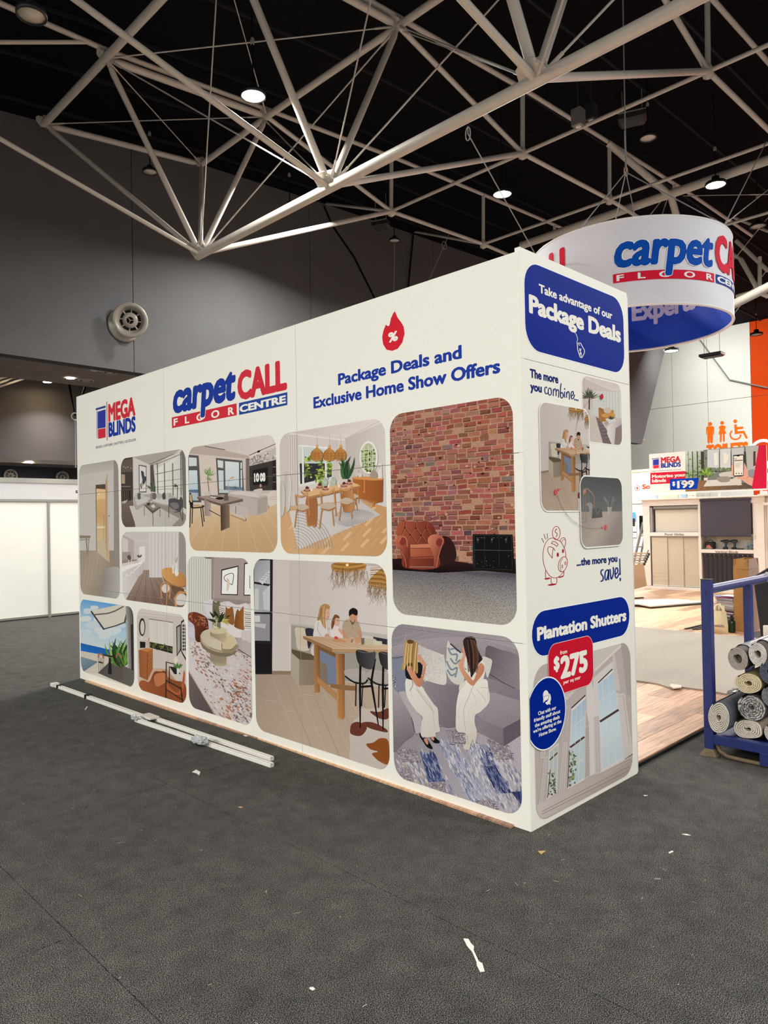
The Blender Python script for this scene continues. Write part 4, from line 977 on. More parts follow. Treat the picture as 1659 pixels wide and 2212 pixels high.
    a.fan((1275, 1250), 11, 210, 1.3, 1.45, 24, [(50, 82, 48), (72, 108, 62), (38, 62, 40)], bend=.35); a.line([(1275, 1250), (1290, 1130)], 4, (70, 90, 50)); a.poly([(1262, 1235), (1300, 1235), (1296, 1270), (1266, 1270)], (210, 200, 190))
    for pts in ([(800, 1190), (835, 1180), (850, 1260), (845, 1400), (835, 1480), (808, 1480), (802, 1300)], [(762, 1270), (790, 1265), (800, 1380), (790, 1510), (765, 1512)]): a.blob(pts, G((pts[0][0], 1300), (pts[0][0]+50, 1300), (186, 176, 168), (222, 214, 206)))
    a.poly([(1338, 1222), (1580, 1238), (1578, 1410), (1510, 1430), (1350, 1375)], G((1340, 1300), (1580, 1300), (186, 110, 56), (206, 130, 70), (150, 84, 42))); a.poly([(1338, 1220), (1420, 1212), (1582, 1226), (1580, 1242), (1500, 1248), (1345, 1232)], (216, 150, 90))
    for k in range(20): a.line([(1348+k*12, 1240), (1352+k*11.6, 1378+k*2.4)], 3, (150, 86, 42))
    a.line([(1420, 1330), (1432, 1345), (1432, 1240)], 4, (226, 160, 96)); a.line([(1362, 1378), (1362, 1440)], 7, (140, 84, 46)); a.line([(1505, 1420), (1505, 1452)], 16, (186, 120, 66))
    a.blob([(1350, 1190), (1365, 1160), (1385, 1175), (1384, 1205), (1366, 1216)], (206, 196, 184)); a.blob([(1380, 1200), (1396, 1180), (1414, 1196), (1410, 1216), (1392, 1220)], (216, 206, 196)); a.blob([(1475, 1210), (1500, 1160), (1530, 1185), (1535, 1222), (1500, 1230)], (168, 150, 130)); a.poly([(1540, 1110), (1572, 1108), (1574, 1228), (1540, 1230)], (226, 218, 208)); a.ell(1552, 1140, 8, 14, (200, 192, 180))
    def chair(x, y, s=1.0, back=True):
        q = lambda u, v: (x+u*s, y+v*s)
        for p_, q_ in (((-40, 0), (-58, 150)), ((30, -10), (44, 130)), ((-50, -110), (-38, 30)), ((46, -130), (60, 60))): a.line([q(*p_), q(*q_)], 9*s, (190, 134, 84))
        a.blob([q(-48, -20), q(0, -38), q(48, -22), q(54, 0), q(10, 16), q(-42, 8)], (196, 176, 156)); a.line([q(-48, 8), q(8, 22), q(56, 0)], 9*s, (176, 120, 74)); a.curve([q(-56, -112), q(0, -96), q(50, -134)], 14*s, (206, 152, 100))
    chair(1340, 1380, .8)
    a.blob([(970, 1380), (1050, 1390), (1052, 1600), (1010, 1606), (975, 1590)], G((970, 1400), (1050, 1400), (170, 110, 66), (206, 150, 98), (166, 108, 66))); a.blob([(1260, 1330), (1345, 1340), (1342, 1480), (1300, 1498), (1262, 1480)], G((1260, 1400), (1345, 1400), (160, 104, 64), (196, 140, 92)))
    for k in range(7): a.line([(980+k*10, 1385), (984+k*9, 1595)], 2, (150, 96, 56))
    a.poly([(925, 1330), (1330, 1262), (1402, 1288), (1400, 1302), (1000, 1392), (930, 1345)], (176, 122, 78)); a.poly([(925, 1326), (1330, 1258), (1402, 1286), (985, 1376)], (222, 178, 132))
    for x, y in ((975, 1320), (1075, 1295), (1122, 1310), (1270, 1285), (1310, 1265)):
        a.ell(x, y+14, 34, 10, (206, 170, 140)); a.ell(x, y+6, 28, 9, (150, 92, 66)); a.ell(x, y-4, 18, 12, (196, 140, 120)); a.blob([(x-12, y-10), (x-4, y-28), (x+12, y-22), (x+12, y-8)], (96, 46, 44))
    for x, y in ((1118, 1265), (1185, 1262)): a.blob([(x-20, y-10), (x-12, y-40), (x+4, y-44), (x+20, y-20), (x+18, y+20), (x-10, y+26), (x-22, y+10)], (176, 186, 166)); a.curve([(x-14, y-20), (x, y), (x+14, y-14)], 4, (214, 220, 206))
    chair(935, 1470, 1.0); chair(1140, 1460, 1.12); chair(1290, 1420, 1.0)
    for (x, y) in ((1012, 1330), (1148, 1300), (1230, 1300)): a.line([(x, y-20), (x, y)], 12, (240, 234, 228))
    a.build('room_picture', BO, 'picture of an oak dining table under three woven lamps')
def P8():
    a = pic('P8', (168, 152, 148))
    a.poly([(50, 70), (262, 80), (262, 560), (50, 560)], (206, 202, 194))
    for k in range(22): a.line([(60+k*9, 85), (60+k*8.6, 520)], 4, (184, 178, 172) if k % 2 else (226, 224, 216))
    a.poly([(180, 85), (262, 85), (262, 100), (200, 96)], (120, 104, 92)); a.poly([(240, 90), (262, 90), (258, 430), (240, 430)], (150, 140, 136))
    a.poly([(260, 400), (560, 430), (560, 470), (260, 450)], (150, 136, 132))
    for q in ([(318, 182), (452, 150), (446, 382), (315, 378)], [(497, 132), (560, 120), (560, 384), (492, 384)]): a.poly(q, (28, 26, 28))
    a.poly([(325, 190), (446, 160), (440, 374), (321, 371)], (240, 238, 234)); a.poly([(503, 140), (560, 128), (560, 377), (498, 377)], (240, 238, 234))
    a.curve([(404, 302), (345, 262), (350, 228), (412, 214), (404, 300)], 5, (52, 50, 60)); a.blob([(360, 250), (380, 262), (382, 300), (370, 345), (360, 345), (362, 290)], (222, 196, 180)); a.line([(540, 230), (560, 224)], 4, (40, 40, 46)); a.line([(540, 230), (540, 326), (560, 322)], 4, (40, 40, 46))
    a.poly([(50, 700), (560, 860), (560, 1420), (50, 1420)], (206, 194, 190))
    a.poly([(55, 720), (330, 850), (560, 830), (560, 1420), (300, 1400), (150, 1080), (55, 940)], G((100, 760), (460, 1340), (214, 204, 202), (196, 184, 182)), g=.5)
    qd = [(60, 730), (555, 860), (555, 1410), (230, 1340)]
    a.scatter(qd, 900, 7.5, [(176, 116, 88), (190, 130, 104), (166, 108, 84)], g=.5, wmul=2.6, rot=.7, dens=lambda u, v: .75*max(0, math.sin(u*7+v*5))**2+.1)
    a.scatter(qd, 900, 6, [(112, 94, 86), (130, 112, 104), (96, 80, 74)], g=.5, wmul=2.2, rot=.7, dens=lambda u, v: .9*max(0, math.sin(u*6-v*7+2))**3+.08+(.5 if u > .6 and v > .45 else 0))
    a.scatter(qd, 300, 8, [(216, 208, 206), (198, 188, 184)], g=.5, wmul=2.4, rot=.7)
    a.poly([(50, 955), (290, 1340), (250, 1420), (50, 1420)], G((60, 1000), (200, 1350), (112, 98, 96), (86, 76, 76)), g=1.2); a.line([(55, 955), (285, 1345)], 5, (196, 160, 124))
    a.blob([(180, 470), (200, 425), (245, 418), (300, 440), (360, 428), (440, 455), (520, 450), (560, 470), (560, 700), (420, 640), (300, 600), (190, 560)], (206, 198, 196))
    a.blob([(186, 430), (254, 420), (250, 540), (215, 558), (200, 500)], (214, 208, 210)); a.blob([(360, 430), (440, 458), (524, 450), (515, 600), (470, 610), (370, 560)], (216, 208, 204))
    a.blob([(62, 590), (110, 560), (230, 550), (250, 640), (240, 700), (120, 740), (62, 700)], (196, 190, 196)); a.poly([(62, 625), (112, 640), (110, 720), (62, 700)], (206, 200, 208))
    a.blob([(64, 525), (110, 512), (165, 530), (205, 560), (218, 610), (216, 700), (160, 745), (118, 730), (108, 620), (64, 575)], G((80, 530), (190, 720), (128, 66, 44), (66, 34, 26)), g=1.5)
    a.scatter([(70, 518), (190, 548), (214, 640), (80, 590)], 90, 8, [(158, 88, 60), (100, 50, 36), (176, 106, 76)], wmul=1.8)
    a.blob([(338, 490), (350, 470), (375, 486), (404, 470), (415, 520), (420, 600), (390, 612), (345, 585)], (142, 92, 52)); a.blob([(420, 610), (432, 520), (448, 490), (460, 505), (490, 468), (494, 520), (500, 640), (470, 648), (425, 630)], G((420, 560), (500, 560), (120, 70, 34), (156, 100, 56)))
    a.blob([(255, 425), (278, 440), (304, 430), (320, 560), (262, 570), (250, 500)], (112, 104, 80)); a.blob([(300, 470), (330, 480), (352, 470), (340, 560), (318, 560)], (222, 208, 200))
    for k in range(6): a.line([(302, 478+k*15), (345, 490+k*13)], 4, (96, 50, 48))
    a.blob([(496, 500), (520, 484), (552, 500), (552, 652), (500, 650)], (226, 216, 206))
    for k in range(9): a.line([(500, 510+k*16), (550, 520+k*15)], 5 if k % 2 else 3, (52, 42, 42))
    a.blob([(255, 640), (300, 590), (360, 590), (440, 640), (484, 660), (476, 712), (380, 700), (300, 690)], (222, 212, 208)); a.blob([(478, 665), (520, 656), (560, 660), (560, 770), (520, 740), (478, 722)], (206, 194, 192)); a.poly([(448, 712), (474, 716), (474, 812), (430, 790)], (176, 164, 164)); a.poly([(474, 722), (560, 760), (560, 870), (474, 812)], (184, 170, 170), g=.6); a.line([(448, 800), (560, 872)], 5, (50, 42, 44))
    a.poly([(228, 790), (362, 840), (358, 925), (320, 938), (270, 930), (232, 885)], G((228, 850), (362, 850), (150, 136, 112), (206, 192, 160), (160, 146, 120)))
    for k in range(11): a.line([(236+k*12, 805), (238+k*11, 905+R(0, 20))], 3, (140, 124, 98))
    a.ell(300, 770, 148, 84, (126, 112, 92), rot=.28, n=32); a.ell(298, 740, 148, 84, (176, 162, 136), rot=.28, n=32); a.poly([(154, 690), (154, 720), (240, 800), (320, 820), (322, 750)], (150, 136, 112)); a.ell(300, 728, 146, 78, G((160, 660), (440, 800), (196, 182, 158), (216, 204, 178)), rot=.28, n=32)
    a.poly([(322, 752), (324, 812), (445, 812), (448, 770), (400, 690), (362, 700)], (206, 188, 150)); a.poly([(322, 752), (362, 720), (362, 690), (330, 740)], (150, 134, 108)); a.line([(322, 755), (325, 810)], 6, (130, 114, 92)); a.curve([(325, 812), (400, 815), (448, 770)], 30, (150, 134, 108))
    a.poly([(232, 650), (364, 668), (362, 735), (330, 750), (232, 695)], G((232, 700), (364, 700), (150, 134, 108), (196, 180, 148))); a.ell(298, 656, 66, 28, (206, 190, 156)); 
    for k in range(8): a.line([(240+k*15, 680), (240+k*15, 725)], 3, (150, 132, 104))
    a.poly([(284, 590), (314, 590), (314, 640), (284, 640)], (122, 116, 92)); a.fan((298, 590), 10, 110, 2.2, 1.65, 24, [(40, 52, 34), (66, 78, 48), (30, 40, 28)]); a.fan((325, 590), 18, 70, 1.5, .6, 6, [(182, 168, 84), (150, 140, 66), (206, 194, 110)], bend=-.5)
    for k in range(26): a.ell(272+R(-20, 24), 575+R(-24, 70), 8, 8, random.choice([(216, 206, 170), (186, 176, 136), (140, 132, 94)]), n=7)
    a.build('room_picture', BO, 'picture of a round stone table on a rust and grey rug')
def P9(a=None):
    own = a is None
    if own: a = pic('P9', (206, 194, 187))
    a.poly([(850, 100), (1620, 120), (1620, 700), (850, 620)], G((900, 400), (1500, 300), (200, 188, 180), (212, 202, 196))); a.poly([(1240, 118), (1620, 130), (1620, 170), (1470, 150)], (186, 178, 174))
    a.poly([(560, 90), (720, 95), (714, 998), (560, 998)], (36, 34, 36)); a.poly([(575, 110), (698, 108), (698, 296), (575, 276)], G((590, 120), (690, 280), (150, 150, 158), (190, 186, 186))); a.poly([(575, 292), (698, 312), (698, 514), (575, 512)], (170, 168, 172)); a.poly([(575, 526), (698, 530), (698, 738), (575, 735)], (146, 142, 146))
    a.poly([(610, 270), (690, 190), (698, 215), (640, 300)], (206, 204, 204)); a.poly([(640, 360), (698, 300), (698, 500), (650, 490)], (206, 204, 206)); a.poly([(578, 330), (610, 330), (610, 500), (578, 500)], (196, 200, 198)); a.poly([(578, 600), (668, 606), (660, 640), (578, 625)], (190, 186, 188)); a.poly([(578, 540), (620, 540), (620, 590), (578, 590)], (206, 206, 206))
    for k in range(5): a.line([(645+k*9, 320), (648+k*9, 490)], 3, (180, 178, 182))
    for k in range(4): a.line([(625+k*16, 262-k*16), (650+k*16, 262-k*16)], 6, (150, 146, 146))
    a.line([(700, 100), (699, 740)], 4, (24, 22, 24)); a.poly([(580, 756), (706, 760), (706, 985), (580, 985)], (28, 24, 28))
    a.poly([(716, 968), (860, 970), (862, 1008), (714, 1000)], (140, 120, 100)); a.line([(718, 968), (856, 970)], 4, (214, 204, 198)); a.line([(853, 610), (853, 968)], 4, (222, 212, 206))
    a.poly([(560, 998), (870, 1000), (1620, 1100), (1620, 1780), (560, 1500)], G((700, 1000), (1000, 1600), (162, 142, 124), (176, 154, 134), (186, 164, 144)), g=.05)
    for k in range(14):
        x = 560+k*95; a.line([(x+150-k*6, 1010), (x+420, 1700)], [2, 4], (150, 130, 112) if k % 2 else (196, 176, 158))
    for k in range(9): x, y = R(600, 1300), R(1100, 1560); a.line([(x, y), (x+90, y+8)], 3, (196, 176, 158))
    a.poly([(862, 598), (1050, 630), (1060, 690), (1610, 760), (1610, 1090), (862, 1000)], (156, 150, 140)); a.poly([(862, 598), (1620, 690), (1620, 720), (862, 612)], (186, 180, 170)); a.poly([(866, 800), (1050, 850), (1050, 890), (930, 884), (868, 832)], (96, 80, 60)); a.poly([(860, 830), (926, 884), (926, 1082), (860, 1000)], (172, 160, 142)); a.poly([(926, 884), (1220, 890), (1220, 1080), (926, 1082)], G((930, 980), (1200, 980), (146, 130, 110), (120, 106, 92)))
    a.blob([(893, 640), (940, 635), (972, 650), (990, 720), (1002, 808), (915, 802), (900, 720)], (206, 190, 168)); a.blob([(975, 642), (1042, 650), (1040, 700), (1000, 800), (985, 720)], (52, 50, 58))
    for k in range(5): a.line([(900, 690+k*18), (985, 720+k*14)], 2, (180, 162, 140))
    a.poly([(1500, 704), (1612, 724), (1612, 772), (1510, 745)], (48, 48, 56))
    # straw lamps
    for (x, y, s, b) in ((1312, 160, 130, 0), (1560, 255, 110, 1)):
        if b: a.blob([(1578, 168), (1612, 190), (1612, 322), (1520, 320), (1464, 290), (1490, 240)], (166, 120, 62))
        else: a.blob([(1196, 130), (1420, 136), (1446, 160), (1400, 190), (1250, 204), (1186, 185)], (176, 124, 60))
        for k in range(9 if b else 5): a.curve([(1480 if b else 1195, (300 if b else 185)-k*16), (x, (310 if b else 200)-k*18), (1612 if b else 1440, (318 if b else 176)-k*16)], 5, (110, 74, 34) if k % 2 else (206, 156, 90))
        for k in range(70 if b else 110):
            xx = (1470+R(0, 150)) if b else (1180+R(0, 275)); yy = (285+R(0, 40)) if b else (165+R(0, 40)); L = R(40, 150)
            a.curve([(xx, yy), (xx+R(-20, 12), yy+L*.5), (xx+R(-45, 28), yy+L)], [2.4, 1], random.choice([(150, 112, 70), (112, 84, 56), (176, 142, 100)]), n=3, up=False)
        a.h += a.step
    a.ell(1300, 146, 12, 10, (252, 230, 180))
    # mother
    a.blob([(1060, 760), (1130, 800), (1215, 840), (1222, 1060), (1150, 1066), (1140, 930), (1070, 880)], (118, 126, 146)); a.blob([(1018, 800), (1045, 760), (1048, 850), (1022, 840)], (206, 196, 190))
    a.blob([(1060, 575), (1100, 560), (1140, 600), (1145, 650), (1158, 700), (1120, 722), (1040, 712), (1042, 640)], (214, 206, 200)); a.curve([(1075, 590), (1070, 650), (1100, 700)], 6, (180, 170, 164)); a.blob([(1125, 690), (1150, 680), (1158, 700), (1130, 712)], (196, 146, 120))
    a.blob([(1118, 480), (1152, 474), (1162, 520), (1154, 568), (1130, 580), (1112, 540)], (214, 166, 140)); a.blob([(1090, 470), (1125, 448), (1162, 462), (1160, 490), (1136, 492), (1128, 560), (1134, 640), (1110, 620), (1090, 575), (1066, 580), (1078, 520)], (176, 134, 86)); a.curve([(1100, 480), (1092, 540), (1072, 572)], 8, (140, 100, 62)); a.curve([(1120, 470), (1114, 560), (1122, 630)], 6, (206, 170, 120)); a.ell(1150, 518, 3, 2, (70, 46, 36)); a.curve([(1143, 548), (1150, 554), (1157, 548)], 3, (150, 74, 66))
    # girl
    a.blob([(1170, 640), (1200, 612), (1236, 630), (1262, 690), (1300, 716), (1260, 728), (1190, 716), (1168, 690)], (222, 206, 202)); a.blob([(1190, 560), (1216, 535), (1238, 560), (1236, 606), (1215, 622), (1198, 600)], (216, 168, 144)); a.blob([(1184, 570), (1205, 532), (1236, 545), (1236, 562), (1208, 560), (1200, 610), (1180, 650), (1176, 610)], (122, 74, 48)); a.ell(1226, 582, 3, 2, (60, 40, 34)); a.blob([(1232, 640), (1262, 655), (1275, 690), (1262, 692), (1236, 660)], (206, 156, 132))
    # father
    a.blob([(1266, 600), (1300, 568), (1370, 572), (1398, 620), (1412, 690), (1380, 700), (1370, 745), (1300, 735), (1270, 690), (1262, 650)], (178, 156, 132)); a.blob([(1385, 640), (1412, 680), (1412, 716), (1392, 740), (1360, 748), (1370, 715), (1390, 700)], (196, 140, 108)); a.blob([(1268, 650), (1290, 690), (1310, 730), (1280, 728), (1266, 700)], (196, 140, 108)); a.line([(1330, 600), (1350, 650)], 3, (140, 118, 96))
    a.blob([(1316, 510), (1345, 492), (1374, 516), (1374, 580), (1346, 606), (1322, 590)], (200, 144, 112)); a.blob([(1314, 540), (1316, 500), (1346, 480), (1378, 496), (1380, 530), (1368, 540), (1340, 528), (1320, 545)], (32, 26, 26)); a.blob([(1322, 572), (1340, 584), (1364, 570), (1352, 606), (1334, 606)], (120, 80, 62)); a.curve([(1334, 580), (1346, 586), (1358, 578)], 3, (240, 226, 214)); a.ell(1336, 554, 3, 2, (40, 26, 24)); a.ell(1358, 552, 3, 2, (40, 26, 24))
    # table
    a.poly([(956, 698), (1188, 790), (1622, 786), (1622, 838), (1180, 826), (958, 720)], (150, 112, 78)); a.poly([(956, 697), (1240, 712), (1620, 768), (1622, 800), (1186, 796)], G((980, 710), (1600, 790), (192, 158, 124), (206, 178, 148)), g=.2); a.line([(1184, 796), (1622, 802)], 5, (214, 186, 156)); a.poly([(1184, 800), (1622, 804), (1622, 836), (1184, 824)], (178, 142, 106))
    for k in range(4): a.line([(1000+k*26, 708), (1220+k*90, 790)], 2, (150, 118, 86))
    a.poly([(1040, 760), (1086, 775), (1086, 1136), (1044, 1140)], G((1040, 900), (1086, 900), (176, 126, 78), (120, 78, 42))); a.poly([(1068, 775), (1210, 835), (1210, 865), (1070, 800)], (124, 86, 52)); a.poly([(1212, 834), (1280, 838), (1280, 1330), (1266, 1350), (1222, 1336)], G((1212, 1000), (1280, 1000), (196, 142, 88), (160, 106, 60), (110, 70, 38)))
    a.poly([(1064, 1012), (1216, 1140), (1216, 1200), (1066, 1060)], (176, 130, 84)); a.poly([(1168, 1070), (1370, 1090), (1370, 1125), (1280, 1120), (1170, 1100)], (140, 102, 68)); a.line([(1240, 845), (1240, 1330)], 3, (140, 92, 50))
    a.blob([(1180, 730), (1230, 720), (1296, 738), (1270, 746), (1210, 742)], (196, 140, 100)); a.ell(1215, 712, 16, 12, (206, 70, 66)); a.ell(1225, 700, 8, 8, (230, 196, 186)); a.poly([(1322, 708), (1348, 708), (1344, 758), (1326, 758)], (196, 180, 166)); a.poly([(1322, 722), (1347, 722), (1344, 750), (1327, 750)], (150, 120, 100)); a.poly([(1408, 716), (1434, 714), (1432, 766), (1410, 766)], (112, 104, 92)); a.blob([(1300, 720), (1330, 710), (1330, 740), (1302, 742)], (206, 156, 124)); a.blob([(1360, 722), (1395, 716), (1402, 745), (1370, 758)], (200, 148, 114))
    a.poly([(1440, 712), (1520, 722), (1560, 770), (1450, 764)], (196, 184, 158)); a.poly([(1500, 735), (1570, 740), (1575, 772), (1505, 768)], (206, 196, 172))
    # cowhide
    a.blob([(1430, 1262), (1480, 1270), (1625, 1290), (1625, 1800), (1500, 1730), (1330, 1670), (1325, 1560), (1318, 1450), (1350, 1360), (1390, 1330), (1394, 1270)], (196, 182, 172), g=.2)
    for pts in ([(1340, 1380), (1390, 1368), (1450, 1400), (1444, 1440), (1400, 1478), (1330, 1462), (1324, 1420)], [(1420, 1372), (1500, 1372), (1600, 1420), (1610, 1450), (1500, 1426), (1440, 1398)], [(1480, 1284), (1550, 1290), (1620, 1262), (1620, 1340), (1560, 1345), (1500, 1310)]): a.blob(pts, (104, 56, 44), g=.5)
    a.blob([(1448, 1540), (1500, 1530), (1560, 1495), (1622, 1520), (1622, 1690), (1560, 1680), (1510, 1640), (1495, 1612), (1540, 1600), (1480, 1580)], (140, 78, 36), g=.5)
    # black chairs with grey seats
    def ch(x, y, cut=0):
        q = lambda u, v: (x+u, y+v)
        a.blob([q(0, 160), q(60, 146), q(150, 160), q(176, 210), q(150, 250), q(70, 240), q(4, 200)], (174, 164, 158), g=.2); a.curve([q(2, 205), q(70, 252), q(150, 262), q(178, 232)], 12, (26, 24, 26))
        a.line([q(122, 60), q(118, 300), q(120, 612)], [16, 18, 9], (22, 21, 24)); a.line([q(236, 70), q(206, 250), q(262, 590)], [14, 18, 9], (22, 21, 24)); a.line([q(88, 250), q(84, 440)], 9, (28, 26, 28)); a.line([q(140, 260), q(130, 440)], 8, (28, 26, 28)); a.line([q(118, 290), q(210, 282)], 16, (24, 22, 24))
        a.blob([q(86, 30), q(96, 2), q(150, 6), q(200, 20), q(232, 10), q(240, 40), q(218, 140), q(170, 148), q(108, 110)], G(q(90, 40), q(236, 80), (40, 38, 40), (78, 74, 76))); a.curve([q(100, 6), q(160, 24), q(236, 14)], 4, (120, 114, 112))
    ch(1460, 820); ch(1282, 806)
    if own: a.build('room_picture', BO, 'picture of a family at a wooden dining table')
def P10():
    a = pic('P10', (150, 112, 98), g=.8)
    # brick courses: printed, they lie flat on the panel
    y = 60; row = 0
    e = a.e; s0, s1, t0, t1 = e
    tb = PL.st(830+600/4.253, 840+1700/4.253)[1]
    bh, bw = .0285, .088
    nrow = int((t1-tb)/bh)+1; a.h += a.step
    a.rect((s0, s1, tb-.1, t1), (178, 136, 112), g=1.0)
    pal = [(156, 88, 76), (166, 98, 84), (146, 80, 68), (176, 110, 96), (138, 72, 62), (170, 104, 94), (160, 92, 84), (150, 86, 76)]
    a.h += a.step
    for j in range(nrow+1):
        t = tb-.04+j*bh; off = (j % 2)*bw*.5+R(-.01, .01); x = s0-off-bw
        while x < s1:
            w_ = bw*R(.62, 1.12)
            if R(0, 1) > .06:
                c = random.choice(pal)
                if R(0, 1) < .035: c = random.choice([(112, 100, 102), (124, 110, 108), (92, 76, 76)])
                f = .9+.1*(t-tb)/(t1-tb); wx = (x-s0)/(s1-s0)
                c = mix(c, (196, 124, 96) if wx > .55 else (186, 128, 124), R(.05, .4)); c = tuple(v*(f*R(.86, 1.06)) for v in c)
                j1, j2 = R(-.003, .003), R(-.003, .003)
                a.h += a.step*.02
                q = [(x+.004, t+.0035+j1), (x+w_-.004, t+.0035+j2), (x+w_-.004, t+bh-.003+j2), (x+.004, t+bh-.003+j1)]
                qq = hull(q); a.raw(qq, lin(c), 1.1)
                if R(0, 1) < .45: a.raw([(x+.004, t+.001), (x+w_-.006, t+.001), (x+w_-.006, t+.0045), (x+.004, t+.004)], lin((70, 40, 36)), .5)
            x += w_
    a.h += a.step
    for k in range(130):
        x, t = R(s0, s1), R(tb, t1); z = R(.003, .012); a.h += a.step*.02
        a.raw(hull([(x+z*math.cos(q)*R(.5, 1.6), t+z*.6*math.sin(q)) for q in (0, 1, 2, 3, 4, 5)]), lin(random.choice([(84, 46, 40), (206, 160, 128), (196, 150, 120), (110, 60, 50), (60, 36, 34)])), .6)
    # dark skirting of the wall and carpet
    a.poly([(40, 1560), (300, 1560), (560, 1500), (640, 1580), (820, 1610), (1220, 1560), (1220, 1700), (40, 1690)], G((600, 1480), (600, 1680), (62, 36, 32), (14, 10, 12)))
    a.blob([(560, 1350), (640, 1420), (660, 1560), (560, 1620), (470, 1620), (480, 1400)], (50, 28, 26), g=.8)
    a.poly([(40, 1660), (500, 1690), (900, 1670), (1230, 1700), (1230, 2230), (40, 2100)], G((600, 1670), (600, 2100), (96, 90, 98), (150, 146, 144), (168, 160, 148)), g=1.8)
    a.poly([(660, 1680), (1230, 1700), (1230, 1810), (1000, 1760)], G((900, 1680), (900, 1790), (70, 66, 76), (130, 124, 128)), g=1.6)
    # black chest
    a.poly([(812, 1335), (1180, 1338), (1200, 1670), (825, 1655)], (20, 20, 22)); a.poly([(812, 1335), (830, 1340), (840, 1650), (815, 1640)], (34, 38, 38))
    a.line([(832, 1480), (1180, 1486)], 4, (92, 92, 88)); 
    for x in (922, 1056): a.line([(x, 1345), (x+2, 1640)], 3, (56, 58, 58))
    a.line([(830, 1345), (1172, 1350)], 3, (60, 60, 58)); a.line([(1172, 1345), (1176, 1650)], 3, (60, 60, 58)); a.line([(835, 1650), (1176, 1662)], 3, (56, 56, 54))
    for x in (860, 990, 1120): a.ell(x, 1385, 10, 14, (70, 68, 58)); a.ell(x, 1408, 8, 10, (46, 46, 42)); a.ell(x-2, 1384, 4, 6, (120, 116, 96))
    for k in range(26): a.ell(R(850, 1170), 1368 if k % 2 else R(1500, 1640), 2.5, 2.5, (150, 150, 140), n=5)
    # leather armchair
    L1, L2, L3 = (176, 92, 66), (126, 56, 42), (84, 36, 30)
    a.blob([(120, 1350), (115, 1290), (135, 1230), (180, 1215), (250, 1218), (300, 1226), (360, 1214), (420, 1222), (462, 1280), (476, 1350), (430, 1430), (180, 1430)], G((130, 1240), (440, 1420), (164, 84, 60), (146, 66, 48), (110, 46, 36)))
    pts = [(190, 1275), (290, 1280), (385, 1278), (240, 1340), (340, 1345), (150, 1330), (300, 1420), (430, 1330)]
    for p, q in (((190, 1275), (240, 1340)), ((290, 1280), (240, 1340)), ((290, 1280), (340, 1345)), ((385, 1278), (340, 1345)), ((240, 1340), (300, 1420)), ((340, 1345), (300, 1420)), ((190, 1275), (160, 1350)), ((240, 1340), (200, 1410)), ((340, 1345), (380, 1400)), ((385, 1278), (425, 1340)), ((190, 1275), (200, 1222)), ((290, 1280), (296, 1228)), ((385, 1278), (400, 1222))):
        a.line([p, q], 6, L3); a.line([(p[0]+5, p[1]-2), (q[0]+5, q[1]-2)], 3, (206, 120, 90))
    for p in pts[:5]: a.ell(*p, 7, 8, (60, 24, 22))
    a.blob([(150, 1460), (240, 1430), (420, 1425), (470, 1450), (500, 1640), (195, 1645), (165, 1540)], L2)
    a.poly([(236, 1450), (440, 1440), (458, 1540), (445, 1560), (246, 1556)], G((240, 1440), (340, 1560), (186, 104, 76), (150, 72, 52))); a.poly([(236, 1432), (400, 1424), (456, 1450), (440, 1462), (240, 1466)], (198, 122, 92)); a.line([(240, 1466), (446, 1462)], 5, (90, 40, 32)); a.line([(244, 1548), (452, 1540)], 6, L3)
    a.poly([(230, 1562), (460, 1556), (458, 1636), (232, 1642)], G((240, 1560), (440, 1640), (138, 64, 46), (104, 44, 34)))
    for k in range(19): a.ell(240+k*12, 1636, 3.5, 3.5, (206, 190, 160), n=6)
    a.blob([(108, 1390), (130, 1350), (180, 1345), (220, 1370), (240, 1440), (232, 1560), (228, 1640), (192, 1640), (170, 1560), (160, 1480), (120, 1450)], G((110, 1380), (235, 1500), (190, 104, 78), (110, 46, 36))); a.ell(172, 1400, 30, 40, (132, 56, 44)); a.curve([(150, 1480), (190, 1560), (205, 1638)], 5, (196, 110, 84)); a.curve([(140, 1400), (165, 1360), (205, 1380), (215, 1450)], 6, (206, 126, 98))
    a.blob([(400, 1390), (430, 1345), (500, 1338), (545, 1370), (552, 1420), (520, 1470), (500, 1560), (484, 1640), (458, 1640), (456, 1540), (420, 1450)], G((400, 1380), (550, 1480), (206, 126, 96), (120, 50, 40))); a.ell(508, 1410, 30, 38, (126, 52, 40)); a.curve([(480, 1640), (500, 1540), (530, 1440), (545, 1380)], 5, (200, 130, 110)); a.curve([(460, 1460), (475, 1390), (520, 1350), (545, 1400)], 6, (190, 106, 80))
    a.build('room_picture', BO, 'picture of a leather armchair before a brick wall')
